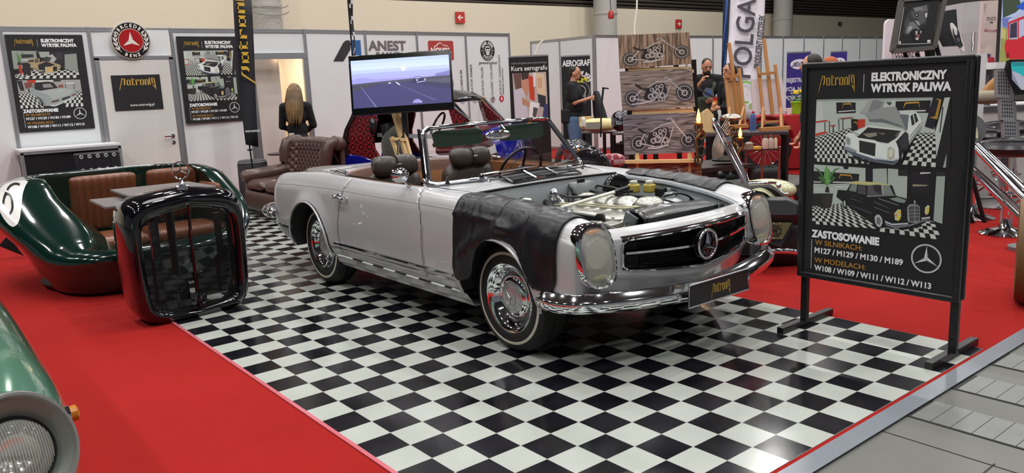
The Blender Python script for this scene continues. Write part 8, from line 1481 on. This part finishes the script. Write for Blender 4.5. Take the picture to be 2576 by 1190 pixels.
for k, (c, s) in enumerate([('2a2a2c', '440,110 480,60 560,50 620,30 615,110 600,190 590,240 540,270 500,240 470,270 420,320 390,300 395,200'), ('4c4c4e', '460,110 520,80 580,95 600,130 590,180 560,215 530,200 510,160 480,160'), ('77777a', '480,70 540,60 600,45 590,100 540,90 500,100'), ('6a6a6c', '430,200 480,190 520,230 540,270 500,250 470,262 440,300 410,290'), ('8c8c8e', '490,175 530,190 545,225 520,220'), ('9a9a9c', '440,240 470,225 465,260 430,285'), ('1a1a1c', '490,120 530,115 525,150 500,145'), ('c9c9ca', '505,128 518,126 516,138 506,137'), ('c9c9ca', '585,120 605,110 600,150 590,155'), ('141415', '540,225 575,210 592,225 585,255 560,262 540,250'), ('0a0a0a', '470,265 520,260 560,268 560,300 530,360 500,370 480,340'), ('b9b4b0', '500,275 520,272 515,305 505,310'), ('b9b4b0', '540,275 555,270 548,300'), ('7a4a46', '510,300 540,305 530,340 505,345'), ('c9c6c0', '500,335 530,332 522,352 504,350'), ('5a5a5c', '560,60 600,50 610,95 585,110'), ('3c3c3e', '410,180 450,160 440,220 400,250')]): mb.poly(Z(s, 1 + k * .1), c)
for s in ('345,388 640,380 640,384 345,392', '398,60 402,60 348,390 343,390', '605,352 634,350 632,374 603,376', '358,362 372,362 370,390 356,390'): mb.poly(Z(s, 4), 'c9c9cb')
mb.build('wolf_print', INK, wf)
ek = thing('picture_easel', 'black easel legs carrying the wolf and dog pictures behind the poster board', 'easel', onz(2320, 560, 0))
for a, b in (((450, 440), (470, 490)), ((560, 440), (575, 490)), ((650, 420), (660, 480)), ((700, 260), (760, 480)), ((690, 300), (700, 470))): p, q_ = z4((a,))[0] + AF * .1, z4((b,))[0] + AF * .1; q2 = p + (q_ - p) * (p.z / max(.02, p.z - q_.z)); MB().bar(p, q2, .035).build('leg', BLACKM, ek)
dg = thing('canvas', 'black canvas edge-on with a white oval dog picture leaning on it', 'canvas', ond(2390, 70, 7.9)); mb = MB(); mb.prism(z4(((735, 100), (860, 80), (885, 400), (760, 405), (705, 300)), 7.9), AF * .04); mb.build('black_canvas', MATB, dg)
dp = thing('oval_picture', 'white oval picture of a black dog with tall ears on the black canvas', 'picture', ond(2409, 95, 7.8)); cc = z4(((872, 328),), 7.8)[0]; ru = (z4(((900, 445),), 7.8)[0] - z4(((835, 215),), 7.8)[0]) / 2; rv_ = (z4(((938, 400),), 7.8)[0] - z4(((808, 255),), 7.8)[0]) * .25; pts = [cc + ru * math.cos(a) + rv_ * math.sin(a) * 1.6 for a in np.linspace(0, 2 * PI, 36, endpoint=False)]; mb = MB(); mb.prism(pts, AF * .012); mb.build('oval_board', mat('white_board', 'dcdad8', .5), dp)
mb = MB(); Z2 = lambda s, k=0: [ond(2160 + float(p.split(',')[0]) / 3.5, float(p.split(',')[1]) / 3.5, 7.79 - .001 * k) for p in s.split()]
for k, (c, s) in enumerate([('1a1a1d', '825,240 838,265 850,310 872,305 868,255 872,250 888,290 895,320 905,360 920,400 905,415 880,415 862,390 850,360 838,320'), ('5a5a60', '860,330 885,335 895,360 875,370'), ('6a6a70', '830,255 840,290 848,305'), ('3c3c40', '880,385 905,390 900,408 884,408')]): mb.poly(Z2(s, k), c)
mb.build('dog_print', INK, dp)
# POLGASKET panel, cabinet, RETRO MOTOR panel
pg = thing('exhibition_panel', 'rounded white exhibition panel with black lettering behind the wolf picture', 'panel', ond(2290, 100, 12.5)); mb = MB(); zz = lambda x, y, d: ond(2160 + x / 3.5, y / 3.5, d); o = [(240, 210), (250, 185), (275, 168), (620, 168)]; o = [zz(x, y, 12.5) for x, y in o]; mb.prism(o + [V((o[3].x, o[3].y, 0)), V((o[0].x, o[0].y, 0))], V((AF.x, AF.y, 0)) * .08); mb.build('panel_body', mat('panel_pinkwhite', 'd6cdd4', .5), pg)
mb = MB(); a, b = zz(300, 508, 12.45), zz(512, 505, 12.45); text(mb, 'POLGASKET', (a, (b - a).normalized(), -AD), .24, '3a3438', .006, fit=(b - a).length, off=0); mb.build('lettering', INK, pg)
cb_ = thing('tall_cabinet', 'tall pale grey cabinet with long steel handle right of the dog picture', 'cabinet', ond(2450, 90, 9.4)); CABG = mat('cabinet_grey', 'b5b2b6', .5)
MBq = MB(); P_ = [zz(x, y, 9.4) for x, y in ((922, 25), (1085, 8), (1085, 470), (915, 430))]; 
base_z = 0; a, b = P_[0], P_[1]; MBq.prism([a, b, V((b.x, b.y, 0)), V((a.x, a.y, 0))], V((AF.x, AF.y, 0)) * .6); MBq.build('cabinet_body', CABG, cb_); mb = MB(); mb.tube([zz(1012, 285, 9.33), zz(1005, 450, 9.33)], .02, 10); mb.build('handle', CHROME, cb_)
rm = thing('event_panel', 'rose coloured RETRO MOTOR wall panel with ornamental corners', 'panel', ond(2494, 80, 9.1)); a, b = zz(1095, 8, 9.1), zz(1262, 0, 9.1); u = (b - a); u.z = 0; mb = MB(); mb.prism([a, b, V((b.x, b.y, zz(1230, 560, 9.1).z)), V((a.x, a.y, zz(1075, 480, 9.1).z - .35))], V((AF.x, AF.y, 0)) * .05); mb.build('panel_body', mat('rose_panel', 'cbb4ae', .6, noise_=(2, 'd6c6c0', .7)), rm)
mb = MB(); a, b = zz(1128, 183, 9.06), zz(1210, 180, 9.06); text(mb, 'RETRO MOTOR', (a, (b - a).normalized(), -AD), .06, '3a3034', .002, fit=(b - a).length, off=0); mb.poly([zz(x, y, 9.05) for x, y in ((1110, 255), (1216, 258), (1214, 284), (1108, 280))], '8a2438'); a, b = zz(1116, 276, 9.04), zz(1208, 279, 9.04); text(mb, '9-11 PAŹDZIERNIKA 2022', (a, (b - a).normalized(), -AD), .05, 'd8c8c8', .001, fit=(b - a).length, off=0); 
mb.poly([zz(x, y, 9.05) for x, y in ((1155, 190), (1183, 190), (1183, 206), (1155, 206))], '4a4044'); mb.poly([zz(x, y, 9.05) for x, y in ((1135, 500), (1195, 505), (1200, 555), (1140, 556))], 'b02a44'); mb.poly([zz(x, y, 9.05) for x, y in ((1130, 470), (1165, 478), (1160, 505), (1132, 505))], '5a3a5a')
for s_, x0 in ((1, 1108), (-1, 1250)):
    for k in range(3): mb.poly([zz(x0 + s_ * p, q_, 9.05) for p, q_ in ((0, 40 + 22 * k), (26 - 8 * k, 38 + 22 * k), (26 - 8 * k, 42 + 22 * k), (3, 46 + 22 * k))], '6a5250'); mb.poly([zz(x0 + s_ * p, q_, 9.05) for p, q_ in ((0, 40), (3, 40), (3, 120), (0, 120))], '6a5250')
mb.build('panel_print', INK, rm)
# screens
D9 = 8.6; vs = thing('video_wall', 'bright screen showing a red classic car on grass at the top right corner', 'screen', ond(2560, 80, D9)); mb = MB(); mb.prism([zz(x, y, D9) for x, y in ((1262, -40), (1560, -40), (1560, 540), (1232, 555))], AF * .06); mb.build('screen_body', BLACKP, vs)
SC2 = ink('screen_picture_two', .4, emit=.75); mb = MB(); Z3 = lambda s, k=0: [zz(float(p.split(',')[0]), float(p.split(',')[1]), D9 - .004 - .001 * k) for p in s.split()]
for k, (c, s) in enumerate([('b5c4e6', '1266,-40 1560,-40 1560,535 1236,550'), ('3c4a38', '1266,-40 1400,-40 1440,60 1380,110 1270,160'), ('1f56c8', '1385,60 1456,10 1560,-20 1560,60 1440,90'), ('9a9a50', '1258,235 1560,330 1560,550 1236,555'), ('c9b878', '1256,240 1300,270 1290,350 1250,330'), ('6a78b8', '1262,160 1350,150 1330,260 1265,230'), ('b9bcd8', '1320,170 1456,100 1560,90 1560,340 1310,345'), ('cf2030', '1285,400 1300,350 1400,345 1456,310 1560,300 1560,520 1330,522 1290,460'), ('cf2030', '1318,200 1330,195 1326,345 1314,345'), ('cf2030', '1318,195 1456,140 1560,130 1560,150 1456,165 1330,210'), ('cf2030', '1400,160 1412,155 1412,340 1400,340'), ('3a3048', '1335,215 1395,190 1395,330 1330,335'), ('8a1020', '1295,470 1320,460 1330,500 1310,520 1298,500')]): mb.poly(Z3(s, k), c)
mb.build('screen_image', SC2, vs)
v2 = thing('monitor', 'small monitor with turquoise car picture below the bright screen', 'monitor', ond(2565, 200, 7.2)); mb = MB(); mb.prism([zz(x, y, 7.2) for x, y in ((1330, 525), (1560, 522), (1560, 830), (1405, 830), (1312, 600))], AF * .05); mb.build('monitor_body', BLACKP, v2); mb = MB()
for k, (c, s) in enumerate([('8a8aa0', '1345,545 1560,540 1560,800 1430,790 1350,700'), ('23b0b4', '1343,548 1560,545 1560,720 1440,680 1345,610'), ('178a90', '1343,548 1560,545 1560,575 1360,585'), ('b4b4c4', '1350,625 1420,650 1456,680 1560,740 1560,800 1430,790')]): mb.poly([zz(float(p.split(',')[0]), float(p.split(',')[1]), 7.195 - .001 * k) for p in s.split()], c)
mb.build('monitor_image', SC2, v2)
# white partition, counter with wood ramp, perforated steel column
wp2 = thing('partition', 'white partition just right of the poster board', 'partition', ond(2450, 200, 8.5)); a, b = zz(1010, 476, 8.5), zz(1132, 473, 8.5); a.z = b.z = (a.z + b.z) / 2; mb = MB(); mb.prism([a, b, V((b.x, b.y, 0)), V((a.x, a.y, 0))], V((AF.x, AF.y, 0)) * .08); mb.build('partition_panel', WHITE, wp2)
wc_ = thing('counter', 'white counter with dark top edge behind the bar stools', 'counter', ond(2540, 280, 8.2)); a, b = ond(2440, 268, 8.9), ond(2680, 262, 8.9); zt2 = a.z; mb = MB(); mb.prism([V((a.x, a.y, zt2)), V((b.x, b.y, zt2)), V((b.x, b.y, 0)), V((a.x, a.y, 0))], V((AF.x, AF.y, 0)) * .7); mb.build('counter_body', mat('counter_white', 'c9c4c2', .5), wc_); mb = MB(); mb.bar(V((a.x, a.y, zt2 - .04)), V((b.x, b.y, zt2 - .04)), .04, .06); mb.build('dark_edge', mat('edge_slate', '55565a', .5), wc_)
sh2 = thing('shelf', 'white shelf ledge under the bright screen', 'shelf', ond(2500, 168, 8.7)); mb = MB(); mb.bar(ond(2482, 166, 8.75), ond(2700, 158, 8.75), .35, .07); mb.build('ledge', WHITE, sh2); 
for x in (2487, 2690): p = ond(x, 175, 8.9); MB().box((p.x, p.y, p.z / 2), (.06, .06, p.z)).build('support', mat('edge_slate'), sh2)
wr_ = thing('wooden_beam', 'curved tan wooden beam leaning behind the perforated steel column', 'beam', ond(2490, 225, 8.0)); mb = MB(); mb.tube(crv([ond(2476, 240, 8), ond(2490, 222, 8), ond(2508, 205, 8)], 5), [.06] * 11, 12, sq=.5); mb.build('beam', BEECH, wr_); mb = MB(); mb.ell(ond(2490, 244, 8.0), (.2, .14, .07), M4.Rotation(.9, 4, 'Z'), n=20, p=.7); mb.build('pad', mat('pad_tan', '8a8270', .8), wr_)
pf_ = thing('perforated_column', 'grey perforated steel column among the bar stools', 'stand', onz(2530, 450, 0)); PERF = mat('perforated_steel', 'a4a4a8', .35, .5); DH = mat('dark_hole', '151517', .8); D7 = 7.3; zs_ = [(175, 2508, 2543), (245, 2508, 2543), (250, 2518, 2552), (300, 2518, 2552), (325, 2524, 2560), (355, 2526, 2562)]
for k, (y0, y1, xa, xb) in enumerate(((175, 245, 2508, 2540), (250, 302, 2517, 2548), (303, 355, 2525, 2556), (380, 420, 2516, 2548), (421, 470, 2520, 2552))):
    A = [ond(xa, y0, D7), ond(xb, y0 + 1, D7), ond(xb + 2, y1 + 2, D7), ond(xa + 2, y1, D7)]; mb = MB(); mb.prism(A, AF * .05); sg_ = mb.build('column_panel', PERF, pf_); mb = MB()
    for i in range(5):
        for j in range(max(3, int((y1 - y0) / 10))): u_, v_ = (.12 + i * .19), (.1 + j * .86 / max(1, int((y1 - y0) / 10))); p = (A[0].lerp(A[1], u_)).lerp(A[3].lerp(A[2], u_), v_) - AF * .002; mb.poly([p + AR * x * .005 + AD * y * .010 for x, y in ((-1, -1), (1, -1), (1, 1), (-1, 1))], '1a1a1e')
    ho_ = mb.build('perforations', INK, sg_); ho_['kind'] = 'stuff'
    mb = MB(); mb.prism([ond(xb, y0 + 1, D7), ond(xb + 8, y0 + 8, D7 + .1), ond(xb + 10, y1 + 4, D7 + .1), ond(xb + 2, y1 + 2, D7)], AF * .01); mb.build('side_flange', PERF, pf_)
q_ = ond(2538, 470, D7); MB().box((q_.x, q_.y, q_.z / 2), (.08, .08, q_.z)).build('column_foot', PERF, pf_)
gl = thing('ring_sign', 'green ring emblem on the counter front behind the stools', 'sign', ond(2540, 330, 8.8)); mb = MB(); FG = (ond(2543, 333, 8.8), br, UP); ring(mb, FG, 0, 0, .10, .135, '3f9a34', 40, .0); mb.build('ring', INK, gl)
# far end of the hall
struct(MB().box((2, 36, 4.5), (44, .2, 9)).build('wall_far', mat('far_wall', '8c8682', .8)))
